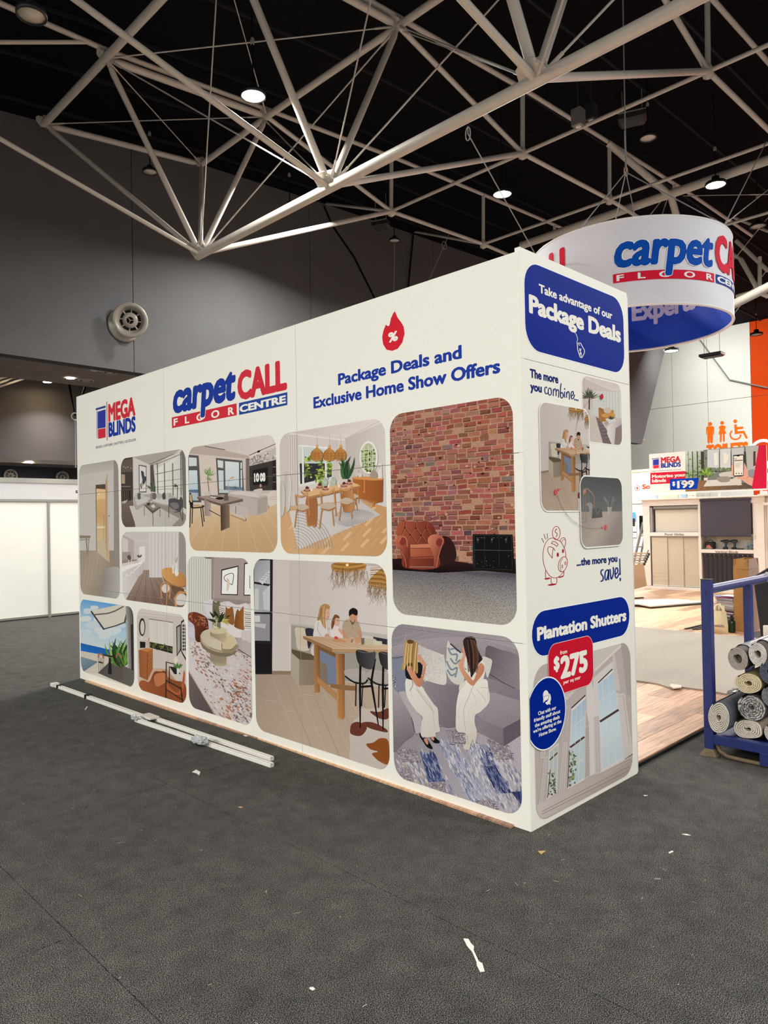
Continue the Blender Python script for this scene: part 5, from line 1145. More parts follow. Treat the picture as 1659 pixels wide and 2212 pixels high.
def P11():
    a = pic('P11', (150, 142, 146))
    a.poly([(70, 50), (1420, 150), (1420, 420), (70, 330)], G((100, 100), (1300, 300), (142, 134, 140), (160, 152, 156)), g=.2)
    for p, q in (((80, 240), (420, 160)), ((230, 180), (215, 260)), ((430, 160), (400, 110)), ((300, 80), (380, 160)), ((860, 190), (820, 130)), ((1200, 200), (1290, 320)), ((900, 200), (1340, 330)), ((80, 300), (500, 190)), ((1040, 260), (1240, 240))): a.line([p, q], 3, (176, 168, 172))
    # floor of painted boards
    a.poly([(70, 1380), (420, 1160), (1420, 1180), (1420, 2120), (70, 1700)], G((300, 1300), (900, 1900), (146, 138, 146), (176, 168, 174)), g=.8)
    def board(x0, y0, x1, y1, w0, w1, c, n=60, cols=None):
        a.poly([(x0, y0), (x0+w0, y0-w0*.05), (x1+w1, y1), (x1, y1+w1*.02)], c, g=.5)
        if cols: a.scatter([(x0, y0), (x0+w0, y0), (x1+w1, y1), (x1, y1)], n, 11, cols, g=.4, wmul=5, rot=1.15)
    gl = [(196, 190, 196), (150, 146, 158), (120, 122, 146), (206, 200, 202)]; bl = [(58, 66, 110), (80, 90, 132), (44, 48, 86), (110, 118, 150)]; br = [(206, 198, 192), (112, 100, 108), (92, 82, 92)]
    board(380, 1420, 560, 1960, 140, 240, (160, 154, 166), 120, gl); board(120, 1500, 260, 1800, 220, 260, (158, 150, 152), 90, gl+[(190, 170, 150)])
    board(380, 1440, 460, 1730, 150, 170, (88, 94, 130), 150, bl+[(150, 150, 170)]); board(540, 1300, 900, 1950, 180, 260, (166, 164, 180), 200, gl+[(122, 130, 160)])
    board(760, 1250, 1150, 1980, 170, 240, (168, 164, 176), 160, gl); board(1020, 1560, 1190, 1860, 130, 150, (72, 76, 118), 160, bl+[(140, 142, 166)]); board(960, 1340, 1040, 1560, 130, 150, (140, 142, 160), 70, bl[:2]+gl)
    board(1130, 1480, 1360, 1900, 180, 200, (176, 166, 172), 90, gl); board(1320, 1830, 1440, 2060, 130, 160, (50, 54, 88), 60, bl); board(1150, 1850, 1300, 2080, 180, 200, (178, 168, 174), 60, gl)
    def weave(x0, y0, x1, y1, w_, n, base=(150, 140, 148)):
        a.poly([(x0, y0), (x0+w_, y0-10), (x1+w_, y1-10), (x1, y1)], base, g=.8)
        for k in range(n):
            u, v = R(0, 1), R(0, 1); x, y = x0+(x1-x0)*v+w_*u, y0+(y1-y0)*v
            dx, dy = (R(16, 34), R(-3, 3)) if k % 2 else ((x1-x0)/(y1-y0)*22, 22)
            a.line([(x, y), (x+dx, y+dy)], 4, random.choice(br), up=False)
        a.h += a.step
    weave(640, 1180, 690, 1340, 170, 150); weave(1060, 1280, 1160, 1500, 190, 170); weave(460, 1730, 480, 1860, 170, 110); weave(940, 1920, 1000, 2020, 180, 100); weave(120, 1380, 180, 1520, 200, 110); weave(110, 1580, 150, 1720, 160, 90)
    # curved sofa
    a.blob([(70, 360), (150, 300), (350, 250), (620, 226), (900, 232), (1150, 285), (1420, 400), (1420, 760), (1200, 740), (1080, 660), (800, 640), (400, 560), (200, 560), (70, 540)], G((700, 230), (760, 640), (164, 152, 156), (132, 122, 128)), g=.35)
    a.blob([(1060, 330), (1200, 350), (1420, 450), (1420, 800), (1250, 720), (1090, 640)], G((1100, 400), (1380, 640), (104, 94, 100), (140, 130, 136)), g=.35); a.curve([(1090, 600), (1250, 700), (1420, 780)], 8, (78, 70, 76))
    a.blob([(130, 760), (300, 640), (700, 640), (1080, 650), (1300, 740), (1420, 790), (1420, 1060), (1240, 1160), (1250, 1340), (980, 1210), (700, 1140), (420, 1190), (300, 1215), (150, 900)], G((500, 700), (900, 1300), (150, 140, 146), (128, 118, 126)), g=.35)
    a.blob([(420, 720), (560, 700), (820, 760), (780, 1000), (760, 1140), (600, 1146), (470, 960)], G((460, 760), (760, 1080), (142, 132, 138), (112, 104, 112)), g=.35)
    a.blob([(70, 740), (130, 760), (250, 960), (318, 1200), (220, 1300), (70, 1390)], G((90, 800), (230, 1280), (166, 156, 158), (120, 112, 118)), g=.35); a.curve([(140, 770), (270, 1000), (322, 1210)], 9, (58, 52, 60)); a.blob([(150, 780), (330, 860), (390, 1060), (400, 1190), (330, 1215), (290, 1060)], (178, 168, 168), g=.3)
    a.blob([(1090, 800), (1300, 850), (1420, 900), (1420, 1060), (1244, 1170), (1000, 1060), (960, 960)], G((1100, 800), (1200, 1150), (158, 148, 154), (138, 128, 134)), g=.35); a.poly([(1238, 1168), (1420, 1070), (1420, 1240), (1246, 1352)], (98, 88, 98), g=.6); a.poly([(960, 1060), (1240, 1168), (1242, 1352), (975, 1200)], G((1000, 1080), (1200, 1340), (140, 130, 138), (118, 108, 116)), g=.3)
    # cushions
    a.blob([(80, 440), (190, 420), (240, 500), (250, 700), (220, 776), (110, 770), (80, 620)], (128, 132, 146), g=.5); a.scatter([(84, 620), (130, 640), (130, 740), (90, 720)], 40, 8, [(40, 38, 46), (190, 184, 180)]); a.curve([(80, 436), (140, 440), (200, 420)], 6, (60, 60, 70))
    a.blob([(355, 300), (420, 330), (600, 400), (628, 430), (650, 690), (580, 712), (470, 680), (410, 660), (360, 560), (340, 400)], G((380, 330), (620, 680), (196, 188, 182), (216, 208, 200)), g=.25)
    for k in range(110): a.ell(R(380, 620), R(400, 680), R(4, 9), R(3, 7), random.choice([(226, 220, 212), (184, 176, 172)]), n=6, up=False)
    a.blob([(662, 262), (700, 300), (810, 385), (850, 420), (840, 640), (790, 716), (700, 680), (645, 560), (650, 420)], (206, 202, 192))
    for pts in ([(670, 330), (700, 400), (760, 400), (750, 470)], [(650, 470), (700, 560), (760, 540), (740, 640)], [(690, 440), (740, 500), (790, 460), (820, 500)], [(740, 600), (700, 620), (660, 560)], [(690, 350), (740, 340), (770, 370)]): a.curve(pts, 18, (128, 138, 152))
    a.line([(690, 290), (800, 385)], 14, (60, 54, 60)); a.blob([(1020, 430), (1090, 440), (1125, 480), (1080, 640), (1050, 560)], (206, 200, 192))
    # blonde woman
    W, WS = (226, 220, 210), (190, 180, 172)
    a.blob([(230, 660), (290, 660), (400, 740), (430, 790), (520, 920), (560, 970), (570, 1120), (585, 1200), (540, 1215), (535, 1255), (440, 1262), (385, 1240), (390, 1120), (400, 1050), (330, 980), (250, 860), (225, 760)], G((250, 700), (500, 1200), W, (206, 198, 188)))
    a.curve([(300, 680), (400, 820), (500, 960), (530, 1200)], 6, WS); a.curve([(340, 760), (440, 900), (520, 1000)], 10, WS); a.curve([(270, 700), (300, 850), (400, 1040), (430, 1250)], 5, (206, 198, 190)); a.curve([(290, 664), (300, 720), (270, 780)], 5, (90, 84, 84))
    a.blob([(375, 1215), (400, 1268), (440, 1270), (500, 1360), (500, 1384), (450, 1365), (410, 1310), (372, 1250)], (24, 20, 22)); a.blob([(415, 1285), (445, 1272), (462, 1320), (448, 1338)], (196, 140, 116)); a.blob([(480, 1265), (520, 1258), (575, 1300), (570, 1322), (520, 1318)], (24, 20, 22)); a.blob([(486, 1262), (512, 1258), (524, 1285), (508, 1294)], (196, 142, 118))
    a.blob([(225, 520), (260, 490), (330, 480), (400, 500), (390, 620), (350, 700), (300, 670), (230, 640)], (30, 28, 32))
    a.blob([(240, 540), (280, 520), (310, 560), (350, 640), (385, 640), (420, 520), (440, 510), (425, 600), (395, 700), (375, 740), (330, 715), (270, 620)], G((240, 540), (400, 720), (214, 150, 116), (190, 124, 94))); a.blob([(345, 440), (370, 400), (400, 440), (440, 500), (430, 530), (400, 510)], (206, 150, 122)); a.blob([(310, 330), (345, 310), (360, 350), (350, 410), (325, 430)], (210, 158, 132))
    a.blob([(220, 280), (260, 248), (320, 262), (345, 310), (335, 380), (350, 470), (355, 560), (345, 600), (310, 560), (290, 490), (240, 500), (215, 560), (185, 550), (205, 440)], (186, 146, 88))
    for k in range(16): x = 222+k*8; a.curve([(x+14, 262+abs(k-8)*3), (x, 380), (x-10+R(-8, 8), 500+R(0, 60)+(k*3))], 5, random.choice([(150, 110, 62), (214, 180, 122), (122, 86, 50), (226, 196, 140)]))
    a.blob([(240, 262), (270, 248), (310, 262), (300, 285), (260, 290)], (96, 68, 46)); a.line([(385, 618), (410, 626)], 4, (220, 190, 120))
    # brunette woman
    a.blob([(820, 690), (900, 660), (1060, 660), (1085, 740), (1100, 850), (1080, 920), (1000, 1000), (950, 1030), (945, 1120), (965, 1210), (880, 1262), (840, 1215), (755, 1190), (750, 1000), (760, 880), (790, 760)], G((800, 700), (1000, 1200), (232, 226, 216), (206, 200, 188)))
    a.curve([(930, 720), (880, 850), (830, 980), (850, 1200)], 7, WS); a.curve([(960, 760), (1040, 850), (1060, 900)], 6, WS); a.curve([(900, 760), (960, 900), (880, 1000), (930, 1200)], 6, (206, 198, 188)); a.curve([(820, 860), (780, 980), (790, 1180)], 5, (210, 202, 194)); a.blob([(800, 700), (850, 680), (840, 720), (790, 775), (780, 750)], (216, 206, 190)); a.line([(1000, 742), (1080, 750)], 5, WS); a.line([(1085, 740), (1082, 860)], 5, WS)
    a.blob([(850, 1235), (960, 1210), (966, 1262), (945, 1330), (932, 1320), (925, 1285), (900, 1340), (890, 1385), (840, 1388), (832, 1360), (856, 1310)], (206, 194, 182)); a.line([(950, 1250), (955, 1325)], 8, (196, 184, 172)); a.line([(862, 1245), (880, 1340)], 4, (150, 138, 130))
    a.blob([(850, 430), (900, 400), (1000, 430), (1050, 520), (1040, 640), (1000, 680), (900, 672), (850, 600)], (222, 216, 204)); a.blob([(870, 420), (910, 410), (905, 560), (880, 520)], (206, 160, 134))
    a.blob([(780, 480), (800, 455), (838, 380), (850, 400), (828, 500), (840, 560), (900, 640), (930, 670), (960, 600), (980, 520), (1010, 490), (1045, 530), (1030, 600), (960, 690), (930, 726), (880, 700), (810, 600), (776, 520)], G((780, 480), (1000, 680), (214, 156, 124), (188, 124, 94))); a.blob([(815, 330), (835, 320), (850, 360), (842, 400), (822, 390)], (206, 152, 126)); a.line([(840, 545), (860, 560)], 6, (60, 46, 42))
    a.blob([(825, 260), (860, 220), (915, 215), (955, 250), (970, 330), (1000, 400), (1025, 450), (985, 500), (960, 560), (930, 612), (905, 640), (895, 560), (870, 480), (850, 400), (835, 340)], (52, 36, 34))
    for k in range(16): x = 850+k*8; a.curve([(850+k*6, 240+abs(k-6)*2), (x+10, 380), (x+26-k*1.5, 520+R(-20, 90))], 5, random.choice([(76, 52, 46), (36, 26, 28), (110, 76, 60), (60, 42, 40)]))
    a.build('room_picture', BO, 'picture of two women in white trousers on a curved sofa')
for fn in (P1, P2, P3, P4, P5, P6, P7, P8, P9, P10, P11): fn()
# ------------------------------------------------------------------ lettering and marks, long side
BLU, RED, NAVY, WHT = (36, 62, 156), (212, 52, 66), (22, 40, 112), (244, 240, 228)
def mega_logo(a, T):
    """T maps unit logo coords (measured on the long wall) into crop coords of the Art"""
    a.poly([T(1145, 785), T(1262, 752), T(1262, 778), T(1145, 810)], (52, 72, 142)); a.line([T(1159, 812), T(1160, 1140)], T.k*7, (110, 120, 160))
    a.poly([T(1167, 826), T(1262, 797), T(1262, 1013), T(1167, 1030)], (54, 64, 158)); a.poly([T(1170, 1037), T(1262, 1019), T(1262, 1133), T(1172, 1150)], RED)
    a.line([T(1276, 703), T(1281, 1168)], T.k*8, (196, 60, 66))
    a.tx('MEGA', T(1295, 940), T(1618, 868), T(1295, 742), RED, bold=.055); a.tx('BLINDS', T(1297, 1122), T(1622, 1055), T(1297, 962), BLU, bold=.055)
    a.tx('BLINDS | CURTAINS | SHUTTERS | OUTDOOR', T(1147, 1267), T(1626, 1200), T(1147, 1239), (70, 76, 110), bold=.012)
class Tr:
    def __init__(s, f, k=1): s.f = f; s.k = k
    def __call__(s, x, y): return s.f(x, y)
a = Art(PL, (0, 740, 5.53), None, cellsL); mega_logo(a, Tr(lambda x, y: (x, y))); a.build('blinds_logo', BO, 'blue and red blind logo with lettering')
def carpet_word(a, bl, br, tl, **k):
    a.tx('carpet', bl, br, tl, BLU, bold=.045, shear=.13, outline=(70, 74, 96), ow=.008, **k)
a = Art(PL, (340, 760, 4.879), None, cellsL)
a.poly([(152, 692), (835, 543), (838, 668), (155, 805)], RED); a.poly([(860, 540), (1370, 425), (1370, 560), (862, 665)], (44, 74, 152))
for ch, x0, x1 in (('F', 172, 216), ('L', 291, 337), ('O', 412, 494), ('O', 568, 655), ('R', 746, 809)):
    yb = 778-(x0-172)*.193; yt = 708-(x0-172)*.193-(x0-172)*.012; a.tx(ch, (x0, yb), (x1, yb-(x1-x0)*.19), (x0, yt), WHT, bold=.035)
a.tx('CENTRE', (868, 638), (1356, 542), (868, 566), WHT, bold=.05)
a.tx('carpet', (160, 648), (820, 512), (160, 330), WHT, bold=.07, shear=.16)
carpet_word(a, (160, 640), (818, 512), (160, 330))
a.tx('CALL', (846, 500), (1367, 386), (846, 226), RED, bold=.06)
a.build('carpet_logo', BO, 'blue italic and red capital logo over red and blue bars')
a = Art(PL, (660, 650, 3.687), None, cellsL)
fl = [(712, 82), (732, 130), (760, 168), (782, 205), (789, 262), (772, 330), (735, 380), (690, 398), (645, 388), (618, 345), (611, 290), (620, 240), (640, 188), (650, 198), (662, 201), (670, 190), (680, 140), (698, 100)]
a.poly(fl, (214, 40, 54)); a.tx('%', (660, 330), (737, 312), (660, 258), WHT, bold=.05)
a.build('flame_sign', BO, 'red flame with a white percent sign')
a = Art(PL, (660, 650, 3.687), None, cellsL)
for t_, b, r, tl in (('Package Deals and', (260, 670), (1245, 447), (260, 583)), ('Exclusive Home Show Offers', (64, 855), (1552, 545), (64, 770))):
    a.tx(t_, b, r, tl, (250, 248, 242), bold=.06); a.tx(t_, b, r, tl, BLU, bold=.042)
a.build('offer_lettering', BO, 'blue bold lettering in two lines')
# ------------------------------------------------------------------ end side
C5E = (1100, 530, 3.88); C6E = (1100, 1050, 2.873); CEa = (1120, 780, 9.76); CEb = (1120, 1110, 6.636); CEc = (1220, 800, 5.53); CEd = (1130, 1360, 7.9)
DB = (0, 36, 140)
def epan(l, r, t, b): return edges(PE, l, r, t, b)
def padded(e, d): return (e[0]-d, e[1]+d, e[2]-d, e[3]+d)
def epic(crop, e, bg, r, pad=.008, base=.0006, g=0, build=None):
    a = Art(PE, crop, None, cellsE, base=base); a.rect(padded(e, pad), (246, 244, 238), r=r+pad); a.clip = rrect(*e, r); a.rect(e, bg, g); a.e = e; return a
# top blue box
e = epan((1133.5, 659), (1346.9, 710), (1239, 605), (1241.8, 780.8))
a = Art(PE, C5E, None, cellsE); a.rect(padded(e, .006), (248, 250, 250), r=.135); a.rect(e, DB, r=.13)
a.tx('Take advantage of our', (248, 392), (864, 628), (248, 322), WHT, bold=.035)
a.tx('Package Deals', (166, 556), (936, 813), (166, 412), WHT, bold=.052)
a.curve([(545, 725), (562, 750), (572, 785), (566, 815), (572, 830)], 4, WHT)
a.line([(570, 822), (596, 818), (630, 880), (628, 905), (608, 942), (594, 938), (572, 872), (570, 822)], 6, WHT)
a.tx('%', (588, 915), (606, 925), (588, 862), WHT, bold=.03); a.line([(582, 826), (590, 840)], 5, WHT); a.line([(602, 922), (606, 936)], 5, WHT)
a.build('deals_sign', BO, 'dark blue sign with white bold lettering and price tag')
# script words
a = Art(PE, CEa, None, cellsE)
a.tx('The more', (240, 335), (840, 468), (240, 160), NAVY, bold=.05)
a.tx('you', (248, 610), (492, 652), (248, 440), NAVY, bold=.05)
w_ = 21
for st_ in ([(602, 572), (584, 548), (560, 560), (553, 625), (572, 685), (604, 684), (628, 650)], [(655, 570), (628, 600), (630, 690), (660, 718), (690, 690), (690, 610), (665, 566), (655, 570)], [(735, 588), (732, 735)], [(735, 640), (765, 580), (790, 620), (792, 740)], [(792, 650), (822, 598), (848, 640), (842, 768)], [(898, 468), (884, 600), (886, 740), (905, 778), (936, 760), (940, 700), (912, 660), (890, 690)], [(972, 640), (968, 740), (985, 768)], [(1012, 652), (1012, 772)], [(1012, 700), (1045, 640), (1068, 680), (1072, 812)], [(1110, 740), (1150, 710), (1155, 655), (1128, 640), (1108, 690), (1112, 770), (1135, 800), (1165, 768), (1180, 705)]):
    a.curve(st_, w_, NAVY)
for x, y in ((972, 588), (1186, 812), (1218, 820), (1250, 828)): a.ell(x, y, 13, 20, NAVY, n=10)
a.build('combine_lettering', BO, 'navy lettering, partly handwritten')
a = Art(PE, CEb, None, cellsE)
a.tx('...the more you', (832, 745), (1418, 694), (832, 642), (24, 44, 110), bold=.045)
for st_ in ([(1216, 800), (1186, 812), (1184, 860), (1212, 900), (1206, 955), (1175, 966)], [(1282, 800), (1246, 830), (1240, 930), (1262, 945), (1286, 860), (1290, 800), (1290, 950)], [(1312, 790), (1328, 935), (1360, 850), (1358, 762)], [(1385, 870), (1424, 830), (1412, 772), (1388, 800), (1386, 890), (1408, 920), (1444, 850)]):
    a.curve(st_, 19, (26, 52, 130))
a.line([(1450, 640), (1456, 876)], [16, 20], (26, 48, 120)); a.ell(1458, 940, 11, 27, (26, 48, 120))
a.build('save_lettering', BO, 'navy lettering ending in a handwritten word')
# piggy bank outline drawing
a = Art(PE, CEb, None, cellsE); PR = (176, 36, 48); q = 8
a.curve([(545, 372), (505, 345), (430, 365), (375, 450), (350, 580), (358, 700), (390, 800), (440, 880), (500, 915), (570, 905), (630, 850), (650, 820)], q, PR)
a.curve([(545, 372), (600, 395), (650, 480), (676, 560), (678, 615)], q, PR)
def ering(cx, cy, rx, ry, wd, c, rot=0):
    a.line([(cx+rx*math.cos(t)*math.cos(rot)-ry*math.sin(t)*math.sin(rot), cy+rx*math.cos(t)*math.sin(rot)+ry*math.sin(t)*math.cos(rot)) for t in [k*math.pi/12 for k in range(25)]], wd, c)
ering(541, 274, 55, 96, q, PR); ering(635, 722, 62, 112, q, PR, .25); a.curve([(640, 625), (600, 700), (600, 790), (618, 828)], 6, PR)
ering(627, 754, 9, 24, 6, PR); ering(671, 707, 9, 24, 6, PR); a.ell(563, 585, 16, 32, PR); a.ell(637, 532, 14, 30, PR)
a.curve([(552, 220), (535, 222), (524, 250), (535, 268), (552, 280), (552, 310), (535, 325)], 9, PR); a.line([(543, 212), (543, 232)], 6, PR); a.line([(537, 318), (535, 334)], 6, PR)
a.line([(470, 425), (490, 392), (530, 402), (570, 440), (550, 466), (510, 434), (470, 425)], q, PR)
a.curve([(484, 636), (430, 560), (418, 500), (440, 470), (500, 490), (520, 530)], q, PR); a.curve([(500, 492), (486, 560), (484, 636)], q, PR)
a.curve([(596, 385), (620, 348), (660, 345), (676, 400), (668, 450), (655, 490)], q, PR); a.curve([(618, 410), (640, 370), (664, 370)], 6, PR)
a.curve([(386, 810), (386, 880), (395, 920), (450, 915)], q, PR); a.ell(412, 928, 42, 12, PR, rot=-.1); a.curve([(465, 912), (470, 985), (485, 1000)], q, PR); a.curve([(548, 910), (548, 980), (535, 1000)], q, PR); a.ell(480, 1014, 62, 13, PR, rot=-.12)
a.curve([(652, 822), (650, 872), (640, 886)], q, PR); a.blob([(560, 905), (600, 898), (648, 880), (640, 900), (590, 916)], PR)
for p, p2 in (((332, 345), (364, 415)), ((362, 285), (390, 368)), ((410, 278), (415, 356))): a.line([p, p2], 7, (120, 60, 56))
a.build('piggy_drawing', BO, 'dark red outline drawing of a piggy bank with coin')
# small picture 1: palm and tan sofa
e = epan((1257.7, 852), (1341.8, 878), (1301, 821.2), (1300, 957))
a = epic(CEc, e, (206, 190, 184), .055)
a.poly([(200, 60), (680, 150), (680, 260), (540, 235), (235, 100)], (216, 204, 198)); a.line([(235, 90), (545, 232), (680, 225)], 7, (226, 216, 210)); a.line([(230, 90), (232, 600)], 4, (176, 160, 154))
a.poly([(340, 245), (680, 260), (680, 570), (330, 540)], (210, 208, 202))
for k in range(12): a.line([(460+k*18, 250), (462+k*18, 560)], 5, (222, 218, 212) if k % 2 else (196, 192, 186))
for y in (310, 360, 410, 450): a.line([(345, y), (500, y+10)], 8, (198, 200, 196))
a.poly([(200, 590), (330, 545), (680, 600), (680, 890), (200, 860)], (208, 192, 182)); a.poly([(368, 555), (410, 575), (545, 780), (560, 890), (455, 870)], (116, 104, 104), g=1.5)
for k in range(12): a.line([(385+k*8, 600+k*20), (440+k*9, 600+k*20)], 4, (90, 80, 82) if k % 2 else (142, 130, 128))
a.poly([(402, 448), (420, 444), (470, 470), (585, 475), (585, 590), (440, 615), (425, 622), (405, 560)], G((410, 500), (580, 560), (150, 98, 42), (196, 140, 70))); a.poly([(402, 448), (440, 500), (440, 615), (425, 622), (405, 560)], (170, 118, 62)); a.blob([(470, 452), (540, 448), (545, 505), (475, 505)], (206, 186, 166)); a.blob([(450, 520), (585, 515), (585, 560), (455, 560)], (206, 150, 82))
a.poly([(482, 580), (560, 560), (620, 600), (520, 640)], (216, 208, 204)); a.fan((556, 585), 9, 60, 2.6, 1.6, 12, [(44, 60, 42), (70, 84, 60)]); a.ell(497, 630, 25, 26, (176, 158, 148))
a.poly([(505, 680), (560, 625), (680, 600), (680, 640), (610, 690), (590, 890), (560, 890), (505, 760)], G((510, 700), (680, 700), (226, 218, 214), (186, 172, 170))); a.poly([(605, 690), (680, 645), (680, 890), (590, 885)], (142, 126, 124))
a.poly([(268, 465), (328, 465), (325, 575), (274, 575)], G((268, 500), (328, 500), (186, 176, 170), (216, 208, 202))); a.line([(292, 300), (290, 470)], 14, (60, 44, 44)); a.fan((292, 320), 17, 125, 3.9, 1.57, 15, [(76, 80, 58), (100, 100, 74), (56, 62, 46)], bend=.35)
a.build('small_picture', BO, 'small picture of a palm and a tan sofa')
# small picture 2: the family table again
e = epan((1165.7, 942), (1271.4, 942), (1221, 878), (1204.4, 1102.9))
a = epic(C5E, e, (200, 186, 180), .06, base=.0030)
pA, pB = PL.st(390+956/3.607, 1180+698/3.607), PL.st(390+1250/3.607, 1180+1345/3.607)
qA, qB = PE.st(1100+380/3.88, 530+1700/3.88), PE.st(1100+535/3.88, 530+2065/3.88)
kx = (qB[0]-qA[0])/(pB[0]-pA[0]); ky = (qB[1]-qA[1])/(pB[1]-pA[1])
def remap(z_):
    s_, t_ = PL.st(390+z_[0]/3.607, 1180+z_[1]/3.607); return (qA[0]+(s_-pA[0])*kx, qA[1]+(t_-pA[1])*ky)
keep = a.p; a.p = remap; P9(a); a.p = keep
a.build('small_picture', BO, 'small picture of a family at a wooden table')
# small picture 3: dark room
e = epan((1253.2, 1119), (1342.6, 1119), (1295.9, 1031.3), (1298.4, 1179.5))
a = epic(CEc, e, (96, 98, 98), .06, base=.0060)
a.poly([(170, 1270), (690, 1290), (690, 1690), (170, 1690)], G((400, 1290), (400, 1680), (84, 86, 86), (112, 114, 112)))
a.poly([(170, 1690), (690, 1685), (690, 2110), (170, 2120)], G((300, 1700), (500, 2100), (160, 150, 140), (182, 168, 156), (150, 138, 130)), g=.5)
a.curve([(210, 1450), (225, 1420), (262, 1418), (300, 1450), (335, 1500)], 10, (170, 132, 110)); a.blob([(205, 1440), (225, 1420), (242, 1425), (240, 1470), (210, 1480)], (176, 128, 104))
for p, p2 in (((215, 1480), (205, 1780)), ((240, 1490), (245, 1815)), ((338, 1500), (350, 1780)), ((300, 1620), (302, 1740))): a.line([p, p2], 7, (158, 120, 98))
a.line([(210, 1605), (345, 1615)], 8, (166, 126, 104)); a.blob([(250, 1590), (300, 1580), (320, 1620), (310, 1720), (285, 1720), (275, 1640)], (150, 148, 146)); a.poly([(320, 1650), (430, 1648), (440, 1755), (310, 1770)], (96, 92, 90)); a.curve([(355, 1650), (380, 1720), (415, 1650)], 5, (140, 136, 132))
for x in (262, 280): a.line([(x, 1425), (x+8, 1600)], 4, (130, 126, 122))
a.poly([(498, 1632), (554, 1628), (548, 1725), (505, 1725)], G((500, 1680), (552, 1680), (186, 182, 174), (150, 146, 140))); a.fan((522, 1635), 10, 190, 1.6, 1.55, 22, [(112, 118, 114), (134, 140, 134), (92, 98, 96)])
a.line([(185, 1815), (245, 1815)], 4, (110, 96, 90))
a.build('small_picture', BO, 'small picture of a dark room with a wire chair')
# red dots and dotted arrows over the small pictures
a = Art(PE, CEc, None, cellsE, base=.0072)
def dots(pts, n, r, c):
    P = [pts[0]]+pts+[pts[-1]]
    for k in range(n):
        u = k/(n-1)*(len(pts)-1); i = min(int(u), len(pts)-2)+1; t = u-(i-1); A, B, C_, D_ = P[i-1], P[i], P[i+1], P[i+2]
        x, y = [.5*((2*B[j])+(-A[j]+C_[j])*t+(2*A[j]-5*B[j]+4*C_[j]-D_[j])*t*t+(-A[j]+3*B[j]-3*C_[j]+D_[j])*t**3) for j in (0, 1)]
        a.ell(x, y, r, r*1.3, c if not callable(c) else c(x), n=6, up=False)
a.ell(431, 315, 17, 34, (196, 36, 50)); dots([(400, 308), (300, 345), (200, 470), (150, 580), (122, 740), (122, 1000)], 44, 3.4, (120, 44, 44))
a.ell(473, 1877, 17, 33, (216, 88, 84)); dots([(0, 1712), (70, 1800), (180, 1860), (300, 1890), (420, 1884)], 40, 3, lambda x: (50, 40, 40) if x < 180 else (196, 84, 80)); a.poly([(420, 1862), (450, 1880), (422, 1900), (430, 1881)], (216, 88, 84))
a.crop = C6E; a.ell(283, 37, 10, 19, (222, 84, 84)); a.poly([(298, 30), (318, 14), (306, 16), (296, 14)], (222, 100, 96))
dots([(293, 62), (320, 130), (360, 185), (412, 232)], 30, 1.7, (60, 44, 44))
a.build('dotted_arrows', BO, 'red dots joined by dotted lines')
# plantation shutters pill, window picture, price box, chat disc
e = epan((1148.7, 1363), (1359.3, 1328), (1256.6, 1304.5), (1239.2, 1400))
a = Art(PE, C6E, None, cellsE); a.rect(padded(e, .005), (248, 250, 250), r=.135); a.rect(e, (8, 40, 140), r=.13)
a.tx('Plantation Shutters', (173, 958), (727, 836), (173, 880), WHT, bold=.052)
a.build('shutters_sign', BO, 'dark blue sign with white bold lettering')
e = epan((1152.2, 1502), (1363.5, 1502), (1322.8, 1394.6), (1274, 1718.3))
a = epic(C6E, e, (190, 176, 172), .11, pad=.004)
a.poly([(520, 1010), (720, 960), (560, 1130), (345, 1340), (300, 1340)], (206, 196, 190)); a.line([(715, 970), (530, 1145)], 12, (222, 212, 206)); a.line([(440, 1230), (345, 1330)], 16, (214, 204, 198))
for k in range(22): a.line([(705-k*17, 985+k*16), (712-k*17, 997+k*16)], 3, (176, 162, 158))
a.poly([(690, 960), (770, 960), (770, 1320), (730, 1290)], (176, 162, 158)); a.poly([(520, 1190), (650, 1080), (660, 1280), (720, 1300), (740, 1700), (560, 1800), (520, 1700)], (216, 208, 204))
SK = G((600, 1150), (600, 1780), (176, 198, 214), (206, 218, 224), (196, 206, 210))
a.poly([(546, 1222), (640, 1142), (706, 1690), (580, 1760)], (226, 220, 216)); a.poly([(548, 1235), (645, 1155), (672, 1385), (562, 1450)], SK); a.poly([(565, 1472), (680, 1398), (706, 1685), (582, 1755)], SK)
for p, p2, w_ in (((575, 1210), (588, 1440), 3), ((612, 1180), (628, 1410), 3), ((552, 1345), (664, 1268), 4), ((600, 1450), (612, 1735), 3), ((645, 1420), (662, 1705), 3), ((572, 1612), (692, 1540), 4)): a.line([p, p2], w_, (224, 218, 214))
a.line([(562, 1462), (678, 1388)], 14, (74, 62, 62)); a.line([(550, 1222), (640, 1135)], 7, (60, 56, 60))
a.poly([(640, 1050), (652, 1040), (690, 1270), (668, 1270), (655, 1260)], (206, 196, 192)); a.poly([(672, 1292), (715, 1282), (768, 1660), (712, 1690)], (210, 200, 196)); a.line([(680, 1310), (706, 1300), (745, 1600)], 3, (176, 164, 160)); a.line([(716, 1696), (768, 1660)], 4, (90, 76, 78))
a.poly([(478, 1195), (508, 1190), (545, 1420), (545, 1780), (500, 1800), (495, 1480), (478, 1400)], (218, 210, 206))
a.poly([(384, 1380), (474, 1295), (470, 1820), (362, 1880)], (222, 214, 210)); a.poly([(390, 1400), (473, 1318), (468, 1545), (378, 1610)], G((420, 1340), (420, 1600), (166, 190, 208), (202, 216, 222))); a.poly([(376, 1635), (467, 1570), (462, 1810), (364, 1872)], (190, 202, 206))
